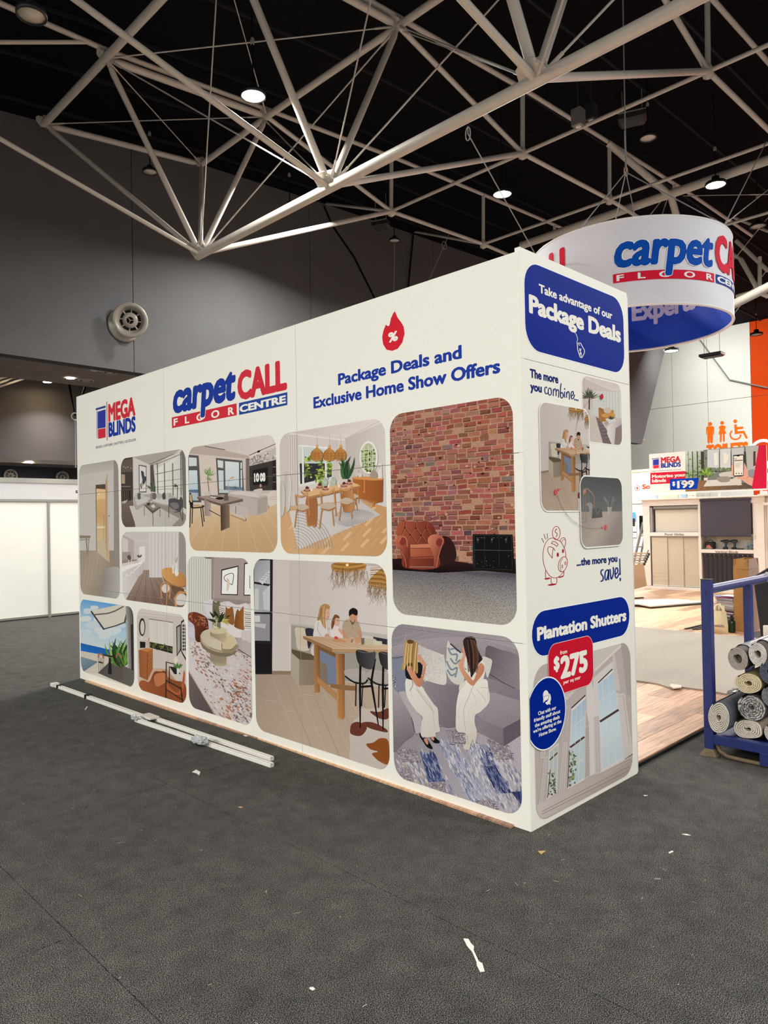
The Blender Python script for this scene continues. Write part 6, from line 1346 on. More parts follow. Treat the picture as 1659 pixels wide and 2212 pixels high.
a.line([(385, 1378), (472, 1298)], 7, (54, 48, 52)); a.line([(376, 1622), (466, 1556)], 13, (84, 70, 68)); a.line([(418, 1370), (408, 1600)], 3, (222, 216, 212)); a.line([(448, 1345), (440, 1580)], 3, (222, 216, 212)); a.line([(384, 1505), (472, 1430)], 4, (222, 216, 212)); a.line([(370, 1750), (464, 1690)], 4, (222, 216, 212)); a.line([(402, 1620), (394, 1860)], 3, (222, 216, 212)); a.line([(436, 1600), (428, 1840)], 3, (222, 216, 212)); a.line([(372, 1640), (362, 1870)], 5, (110, 60, 54))
for k in range(60): a.ell(R(368, 412), R(1650, 1860), R(3, 8), R(4, 10), random.choice([(96, 112, 66), (130, 140, 96), (66, 80, 52), (150, 160, 130)]), n=6, up=False)
a.h += a.step
a.poly([(244, 1640), (306, 1590), (296, 1900), (230, 1950)], (216, 206, 202)); a.poly([(252, 1650), (300, 1610), (290, 1890), (236, 1935)], (186, 192, 192)); a.line([(250, 1700), (298, 1655)], 8, (80, 66, 64)); a.line([(276, 1640), (264, 1915)], 4, (222, 214, 208)); a.line([(254, 1760), (236, 1935)], 5, (120, 64, 56))
for k in range(40): a.ell(R(242, 288), R(1780, 1915), R(3, 7), R(4, 9), random.choice([(86, 98, 60), (110, 120, 80), (60, 70, 46)]), n=6, up=False)
a.h += a.step
def louvre(q4, n, c=(212, 202, 198), d=(150, 138, 136)):
    a.poly(q4, c); (x0, y0), (x1, y1), (x2, y2), (x3, y3) = q4
    for k in range(1, n):
        u = k/n; L_ = (x0+(x3-x0)*u, y0+(y3-y0)*u); R_ = (x1+(x2-x1)*u, y1+(y2-y1)*u)
        for f0, f1 in ((.16, .46), (.56, .86)): a.line([(L_[0]+(R_[0]-L_[0])*f0, L_[1]+(R_[1]-L_[1])*f0), (L_[0]+(R_[0]-L_[0])*f1, L_[1]+(R_[1]-L_[1])*f1)], 3.2, d, up=False)
    a.h += a.step
louvre([(345, 1380), (374, 1362), (350, 1560), (326, 1580)], 26); louvre([(330, 1600), (358, 1588), (340, 1900), (306, 1925)], 34); louvre([(524, 1430), (558, 1420), (570, 1775), (532, 1790)], 36); louvre([(470, 1500), (494, 1480), (496, 1800), (466, 1820)], 32, (206, 196, 192), (110, 96, 94)); louvre([(212, 1690), (238, 1675), (206, 1960), (180, 1975)], 30); louvre([(190, 1650), (222, 1640), (216, 1688), (188, 1692)], 5)
a.line([(530, 1802), (572, 1782)], 4, (90, 78, 78)); a.poly([(160, 1985), (740, 1690), (770, 1700), (770, 1800), (220, 2060), (160, 2060)], G((400, 1850), (440, 1990), (206, 192, 188), (176, 160, 154)))
for d in (0, 34, 60): a.line([(200, 2000+d*.6), (742, 1706+d)], 4, (150, 132, 128) if d else (196, 182, 178))
a.build('window_picture', BO, 'picture of white shutters beside tall windows')
e = epan((1183.5, 1433), (1280, 1426), (1232.3, 1382.4), (1239.2, 1489.3))
a = Art(PE, CEd, None, cellsE, base=.0036); a.rect(padded(e, .003), (250, 214, 214), r=.073); a.rect(e, (206, 24, 48), r=.07)
a.tx('from', (622, 428), (742, 400), (622, 362), WHT, bold=.03); a.tx('$', (514, 690), (614, 655), (514, 475), WHT, bold=.06); a.tx('275', (630, 826), (1095, 690), (630, 474), WHT, bold=.06); a.tx('per sq mtr', (680, 930), (972, 842), (680, 870), WHT, bold=.03)
a.build('price_box', BO, 'red rounded price box with large white price')
a = Art(PE, CEd, None, cellsE, base=.0048)
c0 = PE.st(1130+400/7.9, 1360+1420/7.9); top = PE.st(1130+420/7.9, 1360+790/7.9); rad = abs(top[1]-c0[1])
cen = (PE.st(1130+405/7.9, 1360+1430/7.9)[0], (PE.st(1130+430/7.9, 1360+790/7.9)[1]+PE.st(1130+370/7.9, 1360+2060/7.9)[1])/2)
rr = (PE.st(1130+430/7.9, 1360+790/7.9)[1]-PE.st(1130+370/7.9, 1360+2060/7.9)[1])/2
cs = PE.st(1130+718/7.9, 1360+1340/7.9)[0]-rr
def disc(cx, cy, r, c, n=48):
    a.h += a.step; a.raw([(cx+r*math.cos(2*math.pi*k/n), cy+r*math.sin(2*math.pi*k/n)) for k in range(n)], lin(c), 0)
a.clip = [(.004, 0), (2, 0), (2, 3), (.004, 3)]
disc(cs, cen[1], rr, (246, 248, 248)); disc(cs, cen[1], rr-.007, DB)
a.ell(376, 1120, 50, 88, WHT); a.poly([(332, 1150), (330, 1248), (365, 1215), (350, 1160)], WHT); a.blob([(428, 1090), (452, 1110), (462, 1180), (448, 1240), (456, 1276), (425, 1268), (400, 1282), (372, 1258), (368, 1238), (400, 1220), (425, 1160)], WHT); a.curve([(426, 1100), (420, 1170), (370, 1225)], 6, DB)
for x in (348, 373, 399): a.ell(x, 1130-(x-373)*.35, 6, 10, DB, n=8)
for t_, b, r in (('Chat with our', (242, 1462), (552, 1352)), ('friendly staff about', (170, 1580), (622, 1424)), ('the amazing deals', (186, 1668), (610, 1512)), ("we're offering at the", (158, 1768), (640, 1588)), ('Home Show.', (258, 1828), (556, 1716))):
    a.tx(t_, b, r, (b[0], b[1]-62), WHT, bold=.028)
a.build('chat_disc', BO, 'dark blue disc with chat bubbles and small lettering')
# shell booth fascia letter
PS = Plane((0, SH_Y-.0125, 0), (1, 0, 0), (0, -1, 0)); a = Art(PS, (0, 740, 5.53))
a.tx('S', (902, 1797), (930, 1797), (902, 1767), (30, 30, 34), bold=.05); a.build('fascia_letter', SH, 'black letter on the fascia')
# ------------------------------------------------------------------ hanging ring sign
RC, RR, RT, RB = (7.825, 3.2646), 1.5, 5.788, 4.564
RS = empty('hanging_ring_sign', 'white fabric ring sign with blue and red logo hanging over the display booth', 'sign', (RC[0], RC[1], RB))
def cyl(r, z0, z1, n=96):
    b = MB(); vs = []
    for z in (z0, z1):
        for k in range(n): t = 2*math.pi*k/n; vs.append((RC[0]+r*math.cos(t), RC[1]+r*math.sin(t), z))
    b.add(vs, [(k, (k+1) % n, n+(k+1) % n, n+k) for k in range(n)], True); return b
cyl(RR, RB, RT).build('outer_fabric', mat('ring_white', (226, 224, 232), .6, noise=.01, scale=3), RS)
cyl(RR-.03, RB, RT).build('inner_lining', mat('ring_blue', (10, 66, 190), .6, noise=.04, scale=2), RS)
for z in (RB, RT):
    MB().tube([(RC[0]+(RR-.015)*math.cos(k*math.pi/36), RC[1]+(RR-.015)*math.sin(k*math.pi/36), z) for k in range(72)], .022, 8, closed=True).build('rim_tube', mat('ring_rim', (236, 232, 232), .5), RS)
def ang_of(px, z, near=True):
    best = None
    for k in range(3600):
        t = k*math.pi/1800; p = Vector((RC[0]+RR*math.cos(t), RC[1]+RR*math.sin(t), z)); d = p-CAMP
        isn = (p.xy-CAMP.xy).length < (Vector(RC)-CAMP.xy).length
        if isn != near: continue
        x = 829.5+FPX*d.dot(RGT)/d.dot(FWD)
        if best is None or abs(x-px) < best[0]: best = (abs(x-px), t)
    return best[1]
def zof(py, t, px=None):
    p = Vector((RC[0]+RR*math.cos(t), RC[1]+RR*math.sin(t), 0)); dd = (p-CAMP)
    # solve z so that the projected y equals py
    lo, hi = 3.0, 8.0
    for _ in range(40):
        z = (lo+hi)/2; d = Vector((p.x, p.y, z))-CAMP; y = 1106-FPX*d.dot(UPV)/d.dot(FWD)
        if y > py: lo = z
        else: hi = z
    return z
ao = Ring(RC, RR)
class Curved(Art):
    def raw(s, poly, col, g=0):
        # split wide shapes so they follow the curve
        xs = [q_[0] for q_ in poly]; n = max(1, int((max(xs)-min(xs))/.05)+1)
        if n == 1: return Art.raw(s, poly, col, g)
        x0 = min(xs); dx = (max(xs)-x0)/n; P = ccw(poly)
        for k in range(n):
            c = clip_convex(P, [(x0+k*dx, -9), (x0+(k+1)*dx, -9), (x0+(k+1)*dx, 19), (x0+k*dx, 19)])
            if len(c) > 2: Art.raw(s, c, col, g)
a = Curved(ao, base=.006, step=.0002)
# crop (1140,440) scale 3.197
def A_(x, z=5.1): return ang_of(1140+x/3.197, z)
aL, aM, aR = A_(588), A_(1283), A_(1296)
zb = zof(440+552/3.197, aL); zt = zof(440+490/3.197, aL)
a.rect((aL, aM, zb, zt), (214, 34, 60))
aE = aR+(aM-aL)*.78
a.rect((aR, aE, zb, zt), (20, 62, 150))
span = aM-aL
for ch, x0, x1 in (('F', 612, 664), ('L', 758, 811), ('O', 905, 990), ('O', 1075, 1152), ('R', 1228, 1272)):
    a.text(ch, (A_(x0), A_(x1), zb+.026, zt-.02), (244, 242, 244), bold=.035)
a.text('CENTRE', (aR+.015, aE-.015, zb+.026, zt-.02), (244, 242, 244), bold=.05)
zb2 = zof(440+440/3.197, A_(600))-.0; zt2 = zb2+.42
sh = .05
a.text('carpet', (A_(588), A_(1272), zb2, zb2+.48), (250, 248, 250), bold=.06, shear=.09)
a.text('carpet', (A_(588), A_(1272), zb2, zb2+.48), (16, 78, 176), bold=.045, shear=.09)
a.text('CALL', (aR-.005, aE, zb2-.01, zb2+.47), (222, 34, 60), bold=.055)
# the other logo round the left side: its end shows above the booth
a2L = ang_of(1240, 5.1); off = a2L-aE
a.rect((aR+off, aE+off, zb, zt), (20, 62, 150)); a.text('CALL', (aR-.005+off, aE+off, zb2-.01, zb2+.47), (222, 34, 60), bold=.055); a.text('carpet', (A_(588)+off, A_(1272)+off, zb2, zb2+.48), (16, 78, 176), bold=.045, shear=.09); a.rect((aL+off, aM+off, zb, zt), (214, 34, 60))
a.build('ring_logo', RS, 'blue and red logo lettering on the white ring')
ai = Ring(RC, RR-.03, inner=True)
b = Curved(ai, base=.006, step=.0002)
t0, t1 = ang_of(1365, 5.0, False), ang_of(1528, 5.0, False)
t1 = t0+((t1-t0+math.pi) % (2*math.pi)-math.pi)
zi = zof(440+818/3.197, t0); 
b.text('Experts in', (t0, t0+(t1-t0)*1.12, zi+.02, zi+.34), (214, 206, 232), bold=.05)
b.build('inner_lettering', RS, 'white lettering on the blue lining')
# hanging wires
hp = X_(1352, 372, RC[0]-.25)
HW = empty('ring_hanging_bridle', 'steel cables with a shackle carrying the white ring sign', 'cable', hp)
MB().tube([hp+Vector((0, 0, .06)), X_(1346, 0, RC[0]-.25)+Vector((0, 0, .6))], .011, 6).build('main_cable', M_wire, HW)
MB().tube([hp+Vector((.05*math.cos(t*.524), 0, .02+.07*math.sin(t*.524))) for t in range(12)], .013, 6, closed=True).build('shackle', mat('shackle_brass', (170, 140, 110), .4, metal=.6), HW)
MB().tube([hp+Vector((.005, 0, .05)), hp+Vector((0, 0, .65))], .016, 6).build('turnbuckle', M_wire, HW)
for px in (1252, 1567):
    t = ang_of(px, RT); p = Vector((RC[0]+(RR-.015)*math.cos(t), RC[1]+(RR-.015)*math.sin(t), RT+.02))
    MB().tube([hp, p], .009, 5).build('bridle_wire', M_wire, HW)
    MB().tube([p, p+(hp-p).normalized()*.22], .016, 6).build('hook', M_wire, HW)
for t in (ang_of(1400, RT, False), ang_of(1300, RT, False)):
    p = Vector((RC[0]+(RR-.015)*math.cos(t), RC[1]+(RR-.015)*math.sin(t), RT+.02)); MB().tube([hp, p], .007, 5).build('bridle_wire', M_wire, HW)
# second cable fan at the ring's right shoulder
t = ang_of(1567, RT); p = Vector((RC[0]+(RR-.015)*math.cos(t), RC[1]+(RR-.015)*math.sin(t), RT+.02))
W2 = empty('side_guy_wires', 'thin steel guy wires rising right from the ring sign shoulder', 'cable', p)
MB().tube([p, X_(1656, 305, 12)], .009, 5).build('wire', M_wire, W2)
MB().tube([p+Vector((0, .02, 0)), X_(1659, 410, 13)], .008, 5).build('wire', M_wire, W2)
# ------------------------------------------------------------------ display stand behind the booth: plank floor
def wood_mat(name, c, c2):
    m = bpy.data.materials.new(name); m.use_nodes = True; nt = m.node_tree; b = nt.nodes['Principled BSDF']; N = nt.nodes.new; L = nt.links.new
    tc = N('ShaderNodeTexCoord'); oi = N('ShaderNodeObjectInfo'); mp = N('ShaderNodeMapping'); mp.inputs['Scale'].default_value = (1.2, 16, 1)
    cx = N('ShaderNodeCombineXYZ'); ml = N('ShaderNodeMath'); ml.operation = 'MULTIPLY'; ml.inputs[1].default_value = 37; L(oi.outputs['Random'], ml.inputs[0]); L(ml.outputs[0], cx.inputs[0]); L(ml.outputs[0], cx.inputs[1])
    L(tc.outputs['Object'], mp.inputs[0]); L(cx.outputs[0], mp.inputs['Location'])
    n = N('ShaderNodeTexNoise'); n.inputs['Scale'].default_value = 3.0; n.inputs['Detail'].default_value = 6; n.inputs['Distortion'].default_value = .6; L(mp.outputs[0], n.inputs['Vector'])
    r = N('ShaderNodeValToRGB'); r.color_ramp.elements[0].position = .35; r.color_ramp.elements[0].color = (*lin(c2), 1); r.color_ramp.elements[1].position = .62; r.color_ramp.elements[1].color = (*lin(c), 1)
    L(n.outputs['Fac'], r.inputs[0]); L(r.outputs[0], b.inputs['Base Color']); b.inputs['Roughness'].default_value = .42; return m
WM = [wood_mat('oak_light', (232, 190, 150), (196, 150, 112)), wood_mat('oak_rose', (222, 172, 138), (178, 132, 102)), wood_mat('oak_brown', (196, 150, 118), (146, 110, 86)), wood_mat('oak_honey', (240, 200, 158), (206, 160, 120))]
SF = empty('stand_wood_floor', 'low platform of warm oak planks behind the printed booth, its edge meeting the grey carpet', 'floor platform', (EW+.02, .06, 0))
X0, X1, Yf0, Yf1 = EW+.02, 13.0, .06, 6.8
MB().box((X0, Yf0+.002, 0.0), (X1, Yf1, .02)).build('platform_base', mat('platform_black', (24, 22, 22), .8), SF)
MB().box((X0, Yf0-.012, 0.0), (X1, Yf0, .022)).build('edge_trim', mat('edge_black', (16, 15, 15), .5), SF)
pw, plen = .19, 1.5
meshes = []
for k, m_ in enumerate(WM):
    b = MB().bbox((0, 0, 0), (plen-.003, pw-.003, .012), .0012); o = b.build('plank', m_); meshes.append(o.data); bpy.data.objects.remove(o)
i = 0
ynum = int((Yf1-Yf0)/pw)
for j in range(ynum):
    off = (j*.61) % 1.5-1.5; x = X0+off
    while x < X1:
        if x >= X0-.001 and x+plen <= X1 :
            o = bpy.data.objects.new('plank', meshes[(i*7+j*3+int(random.random()*4)) % 4]); link(o, SF)
            o.location = (x-SF.location.x, Yf0+j*pw-SF.location.y, .02)
        elif x < X0 and x+plen > X0:
            b = MB().box((X0, Yf0+j*pw, .02), (x+plen-.003, Yf0+j*pw+pw-.003, .032)); b.build('plank', WM[(i+j) % 4], SF)
        elif x >= X0: b = MB().box((x, Yf0+j*pw, .02), (X1, Yf0+j*pw+pw-.003, .032)).build('plank', WM[(i+j) % 4], SF)
        x += plen; i += 1
# thin oak strip showing under the long side of the booth
st = MB()
pts = [Z_(180, 1471, .012), Z_(300, 1513, .012), Z_(420, 1551, .012), Z_(560, 1592, .012), Z_(700, 1644, .012), Z_(900, 1713, .012), Z_(1030, 1759, .012), Z_(1104, 1785, .012)]
w0 = empty('oak_floor_strip', 'narrow oak floor edge peeking out under the long side of the booth', 'floor strip', (-.03, 2.8, 0))
for k in range(len(pts)-1):
    a_, b_ = pts[k], pts[k+1]
    st = MB(); st.prism([(-.0005, a_.y, 0.0), (max(-.04, min(a_.x, -.004)), a_.y, 0.0), (max(-.04, min(b_.x, -.004)), b_.y+.003, 0), (-.0005, b_.y+.003, 0)], (0, 0, .011)); st.build('board', WM[k % 4], w0)
ZF = .032
# loose carpets on the stand floor
def V(px, py, P):
    """point at a pixel, on the upright plane through P that faces the camera"""
    n = Vector((FWD.x, FWD.y, 0)).normalized(); d = ray(px, py); k = (Vector(P)-CAMP).dot(n)/d.dot(n); return CAMP+d*k
M_rug = mat('carpet_beige', (172, 160, 148), .95, noise=.22, scale=160, bump=.5, bumpd=.004)
M_under = mat('carpet_backing', (70, 66, 62), .95)
def flatpoly(name, pix, z, th, m_, label, cat, under=None, wob=0):
    P = [Z_(x, y, z+th) for x, y in pix]
    b = MB().prism([p-Vector((0, 0, th)) for p in P], (0, 0, th)); e = b.build(name, m_)
    return tag(e, label, cat)
flatpoly('loose_carpet', [(1300, 1462), (1372, 1469), (1420, 1476), (1446, 1484), (1455, 1486), (1470, 1483), (1526, 1490), (1568, 1498), (1600, 1495), (1700, 1500), (1800, 1460), (1720, 1388), (1600, 1374), (1540, 1370), (1450, 1361), (1366, 1353), (1300, 1350)], ZF, .014, M_rug, 'large pale beige carpet lying across the plank floor behind the blue rack', 'carpet')
flatpoly('carpet_binding', [(1446, 1481), (1450, 1477), (1472, 1480), (1472, 1484), (1455, 1486)], ZF+.014, .01, mat('binding_cream', (214, 202, 184), .8), 'cream folded tape at the near edge of the beige carpet', 'tape')
mt = [(1340, 1300), (1370, 1298), (1456, 1295.5), (1480, 1297), (1521, 1302), (1470, 1306), (1405, 1311.5), (1380, 1307), (1340, 1306)]
tag(MB().prism([Z_(x, y, ZF+.03) for x, y in mt], (0, 0, .018)).build('grey_mat', mat('mat_pale', (206, 194, 184), .9, noise=.1, scale=80)), 'pale stiff mat lying flat near the white display cabinet', 'mat')
tag(MB().prism([Z_(x, y, ZF) for x, y in [(1405, 1313), (1440, 1306), (1521, 1303.5), (1521, 1306), (1470, 1310), (1411, 1314)]], (0, 0, .03)).build('mat_underlay', mat('underlay_dark', (52, 56, 48), .9)), 'dark folded layer directly under the pale stiff mat', 'mat')
for k, (p, q) in enumerate((((1480, 1358), (1523, 1348.5)), ((1497, 1359), (1524, 1351)), ((1506, 1359.5), (1524, 1355)))):
    a_ = Z_(*p, ZF+.01); b_ = Z_(*q, ZF+.01)
    tag(MB().bar(a_, b_, .03, .012).build('metal_strip', mat('strip_dark', (60, 60, 66), .4, metal=.4)), ['longest dark metal strip on the plank floor left of the blue post', 'middle dark metal strip on the plank floor beside the blue post', 'shortest dark metal strip on the plank floor nearest the blue post'][k], 'strip', 'metal strips on the plank floor')
# ------------------------------------------------------------------ white display cabinet with sample blinds
XC0 = 12.12
M_cab = mat('cabinet_white', (238, 228, 218), .5, noise=.01, scale=10)
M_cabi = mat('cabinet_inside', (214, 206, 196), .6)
CB = empty('display_cabinet', 'wide white display cabinet with sample blinds and open shelf behind the beige carpet', 'cabinet', (XC0, 4, ZF))
def cb(name, y0, y1, z0, z1, d0=0, d1=.03, m_=None): return MB().bbox((XC0+d0, y0, z0), (XC0+d1, y1, z1), .004).build(name, m_ or M_cab, CB)
yL, yR, yM0, yM1 = 5.21, 2.70, 3.94, 4.02
cb('side_stile', 5.04, yL-.021, .101, 1.829); cb('side_stile', yR+.021, 2.93, .101, 1.829); cb('middle_stile', 3.945, 3.995, .101, 1.829)
cb('top_board', yR-.02, yL+.12, 1.955, 1.985, -.08, .7); cb('top_fascia', yR, yL, 1.83, 1.955); 
cb('label_rail', 3.995, 5.04, 1.178, 1.258); cb('label_rail', 2.93, 3.945, .834, .907)
cb('plinth', yR, yL, ZF, .10)
cb('side_board', yL-.02, yL, ZF, 1.95, .03, .7, M_cab); cb('side_board', yR, yR+.02, ZF, 1.95, .03, .7, M_cab)
cb('back_board', yR, yL, ZF, 1.95, .3, .33, M_cabi); cb('shelf_board', 2.93, 3.945, .89, .907, .03, .3, M_cab); cb('divider', 3.95, 3.97, ZF, 1.95, .03, .3, M_cabi); cb('shelf_board', 2.93, 3.945, 1.2, 1.215, .1, .3, M_cab)
MB().bbox((XC0-.015, 2.885, 1.11), (XC0, 2.915, 1.2), .003).build('light_switch', mat('plastic_white'), CB)
PCF = Plane((XC0-.0008, 0, 0), (0, -1, 0), (-1, 0, 0)); CRC = (1380, 950, 5.946)
a = Art(PCF, CRC); a.tx('Panel Glides', (333, 1228), (578, 1230), (333, 1200), (50, 48, 52), bold=.01); a.tx('Roller Blinds', (982, 752), (1238, 747), (982, 724), (130, 124, 130), bold=.01); a.tx('Vertical Blinds', (980, 1452), (1274, 1452), (980, 1422), (44, 42, 46), bold=.01)
a.build('shelf_lettering', CB, 'thin dark lettering on the white rails')
# blinds
e = empty('cream_roller_blind', 'cream roller blind with grey headrail in the upper left bay of the white cabinet', 'blind', (XC0+.06, 4.5, 1.26))
MB().bbox((XC0+.04, 4.0, 1.76), (XC0+.12, 4.97, 1.82), .006).build('headrail', mat('headrail_grey', (150, 146, 138), .4, metal=.3), e)
MB().box((XC0+.035, 4.0, 1.745), (XC0+.05, 4.97, 1.757)).build('headrail_edge', mat('edge_dark', (50, 48, 46), .5), e)
MB().box((XC0+.09, 4.0, 1.262), (XC0+.1, 4.95, 1.76)).build('fabric', mat('fabric_cream', (222, 212, 196), .8), e)
MB().box((XC0+.03, 5.0, 1.262), (XC0+.12, 5.035, 1.8)).build('side_channel', mat('channel_grey', (176, 172, 164), .5), e)
e = empty('charcoal_roller_blind', 'large charcoal roller blind in the upper right bay of the white cabinet', 'blind', (XC0-.03, 3.44, 1.17))
MB().tube([(XC0-.03, 2.94, 1.915), (XC0-.03, 3.94, 1.915)], .022, 14).build('roller_tube', mat('fabric_charcoal', (72, 66, 74), .8, noise=.04, scale=60), e)
MB().box((XC0-.035, 2.95, 1.19), (XC0-.03, 3.93, 1.92)).build('fabric', mat('fabric_charcoal'), e)
MB().bbox((XC0-.045, 2.95, 1.165), (XC0-.02, 3.93, 1.195), .004).build('bottom_rail', mat('rail_dark', (52, 48, 54), .4), e)
e = empty('panel_glide_blind', 'three beige fabric panels sliding in the lower left bay of the white cabinet', 'blind', (XC0+.05, 4.5, .11))
MB().box((XC0+.02, 4.0, 1.15), (XC0+.09, 5.035, 1.175)).build('track', mat('headrail_grey'), e)
for k in range(3):
    y1 = 5.02-k*.335; MB().box((XC0+.03+k*.018, y1-.345, .125), (XC0+.034+k*.018, y1, 1.15)).build('fabric_panel', mat('fabric_beige', (204, 192, 168), .85, noise=.05, scale=50), e)
    MB().box((XC0+.028+k*.018, y1-.345, .105), (XC0+.038+k*.018, y1, .125)).build('bottom_bar', mat('bar_pale', (226, 220, 206), .5), e)
MB().tube([(XC0+.02, 4.01, 1.15), (XC0+.02, 4.01, .4)], .004, 5).build('wand', M_cab, e)
e = empty('vertical_blind', 'charcoal vertical slat blind in the lower right bay behind the cardboard box', 'blind', (XC0+.06, 3.44, .11))
MB().box((XC0+.02, 2.94, .80), (XC0+.1, 3.94, .83)).build('track', mat('edge_dark'), e)
for k in range(11):
    y = 3.9-k*.092; s_ = MB().prism([(XC0+.04, y, .12), (XC0+.045, y, .12), (XC0+.085, y-.088, .12), (XC0+.08, y-.088, .12)], (0, 0, .68)); so_ = s_.build('slat', mat('slat_charcoal', (60, 57, 60), .8, noise=.04, scale=50), e)
    MB().box((XC0+.035, y-.02, .785), (XC0+.04, y-.012, .797)).build('hanger', M_cab, so_)
# items on the open shelf
zs_ = .909
def shp(px, py): p = X_(px, py, XC0+.12); return p
e = empty('tool_bag', 'small black tool bag with red and white tag on the cabinet shelf', 'bag', (XC0+.12, 3.83, zs_))
MB().bbox((XC0+.06, 3.72, zs_), (XC0+.2, 3.9, zs_+.15), .02).build('body', mat('bag_black', (28, 28, 28), .8), e)
MB().tube([(XC0+.13, 3.75, zs_+.15), (XC0+.13, 3.77, zs_+.18), (XC0+.13, 3.85, zs_+.18), (XC0+.13, 3.87, zs_+.15)], .008, 6).build('handle', mat('bag_black'), e)
MB().prism([(XC0+.055, 3.86, zs_+.07), (XC0+.055, 3.80, zs_+.09), (XC0+.055, 3.75, zs_+.02), (XC0+.055, 3.80, zs_)], (-.004, 0, 0)).build('paper_tag', mat('tag_red', (214, 90, 84), .6), e)
for k in range(7): MB().bbox((XC0+.05, 3.735+k*.022, zs_+.01), (XC0+.06, 3.75+k*.022, zs_+.03+.02*(k % 3)), .002).build('pouch', mat('pouch_tan', (150, 140, 120), .8), e)
def drill(y, lab):
    e = empty('cordless_drill', lab, 'drill', (XC0+.12, y, zs_), 'drills on the cabinet shelf')
    T_ = mat('tool_teal', (34, 52, 58), .5); K = mat('tool_black', (20, 20, 22), .5)
    MB().bbox((XC0+.09, y-.035, zs_), (XC0+.16, y+.05, zs_+.045), .008).build('battery', K, e)
    MB().bar((XC0+.12, y+.0, zs_+.04), (XC0+.12, y-.015, zs_+.14), .035, .04, up=(1, 0, 0)).build('grip', T_, e)
    MB().lathe([(.02, -.06), (.03, -.045), (.032, .03), (.026, .05)], (XC0+.12, y+.0, zs_+.165), (0, 1, 0), 14).build('motor_housing', T_, e)
    MB().lathe([(.018, .05), (.02, .07), (.014, .09), (.006, .105)], (XC0+.12, y+.0, zs_+.165), (0, 1, 0), 10).build('chuck', K, e)
    MB().bbox((XC0+.112, y+.018, zs_+.11), (XC0+.128, y+.03, zs_+.14), .003).build('trigger', K, e)
drill(3.50, 'left of the two teal cordless drills standing on the cabinet shelf'); drill(3.33, 'right of the two teal cordless drills standing on the cabinet shelf')
M_pet = mat('bottle_plastic', (206, 218, 224), .12, trans=.7); M_blue_label = mat('label_blue', (70, 120, 170), .5)
def bottle(y, r, h, lab):
    e = empty('water_bottle', lab, 'bottle', (XC0+.12, y, zs_), 'water bottles on the cabinet shelf')
    MB().lathe([(.001, 0), (r, 0), (r, h*.62), (r*.9, h*.7), (r*.4, h*.88), (r*.4, h*.94)], (XC0+.12, y, zs_), (0, 0, 1), 16).build('body', M_pet, e)
    MB().lathe([(r*.45, h*.93), (r*.45, h), (.001, h)], (XC0+.12, y, zs_), (0, 0, 1), 12).build('cap', mat('cap_blue', (60, 110, 180), .4), e)
    MB().lathe([(r*1.02, h*.3), (r*1.02, h*.52)], (XC0+.12, y, zs_), (0, 0, 1), 16, caps=False).build('label', M_blue_label, e)
bottle(2.985, .034, .2, 'larger clear water bottle at the right end of the cabinet shelf'); bottle(3.07, .018, .15, 'slim clear water bottle beside the larger bottle on the cabinet shelf')
tag(MB().bbox((XC0+.08, 3.15, zs_), (XC0+.14, 3.27, zs_+.022), .006).build('tape_tool', mat('tool_black')), 'small flat black tool between drills and bottles on the shelf', 'tool')
# sign board above the cabinet
XS = 12.2
SG = empty('blinds_sign_board', 'long printed sign board with blinds logo, phone picture and red end above the cabinet', 'sign', (XS, 3.9, 1.99))
sgl = X_(1402, 980, XS); sgr = X_(1655, 962, XS); zb_ = X_(1530, 1060, XS).z
MB().box((XS, sgr.y, 2.08), (XS+.03, sgl.y, 2.965)).build('board', M_cab, SG)
for y in (sgl.y-.1, 3.6, sgr.y+.12): MB().box((XS+.03, y-.02, 1.986), (XS+.05, y+.02, 2.95)).build('support_leg', M_cab, SG)
PSG = Plane((XS-.0006, 0, 0), (0, -1, 0), (-1, 0, 0)); SR = (1380, 950, 5.946)
a = Art(PSG, SR, clip=[(-sgl.y, 2.08), (-sgr.y, 2.08), (-sgr.y, 2.965), (-sgl.y, 2.965)])
kx_ = (523-165)/(1626-1147)
mega_logo(a, Tr(lambda x, y: (165+(x-1145)*.787, 215+(y-(703-(x-1145)*.19))*.345-(x-1145)*.07), .45))
a.poly([(148, 425), (636, 400), (634, 548), (148, 572)], (206, 38, 60)); a.tx('Motorise your', (168, 492), (608, 470), (168, 452), WHT, bold=.05); a.tx('blinds', (168, 548), (352, 540), (168, 508), WHT, bold=.05)
# picture half
a.poly([(596, 150), (1540, 70), (1640, 60), (1640, 625), (600, 665)], (120, 124, 118)); a.poly([(596, 150), (830, 130), (830, 530), (600, 540)], G((600, 160), (820, 500), (196, 206, 196), (110, 132, 90)))
for k in range(150): a.ell(R(600, 1180), R(180, 480) if k % 2 else R(340, 470), R(6, 18), R(6, 16), random.choice([(96, 130, 62), (130, 158, 84), (70, 96, 50), (170, 190, 130)]), n=6, up=False)
a.h += a.step
a.poly([(880, 130), (1030, 120), (1030, 360), (880, 355)], (196, 200, 200)); a.poly([(1042, 120), (1180, 110), (1180, 360), (1042, 355)], (204, 206, 204)); a.poly([(1190, 110), (1350, 95), (1350, 340), (1190, 350)], (188, 192, 192)); a.poly([(960, 170), (1010, 160), (1015, 320), (970, 330)], (222, 222, 212)); a.poly([(1085, 160), (1160, 200), (1130, 300), (1090, 300)], (224, 222, 206))
for x, w_ in ((688, 12), (750, 14), (815, 40), (1034, 8), (1186, 10), (1362, 26), (635, 6)): a.line([(x, 150), (x+8, 530)], w_, (66, 64, 62))
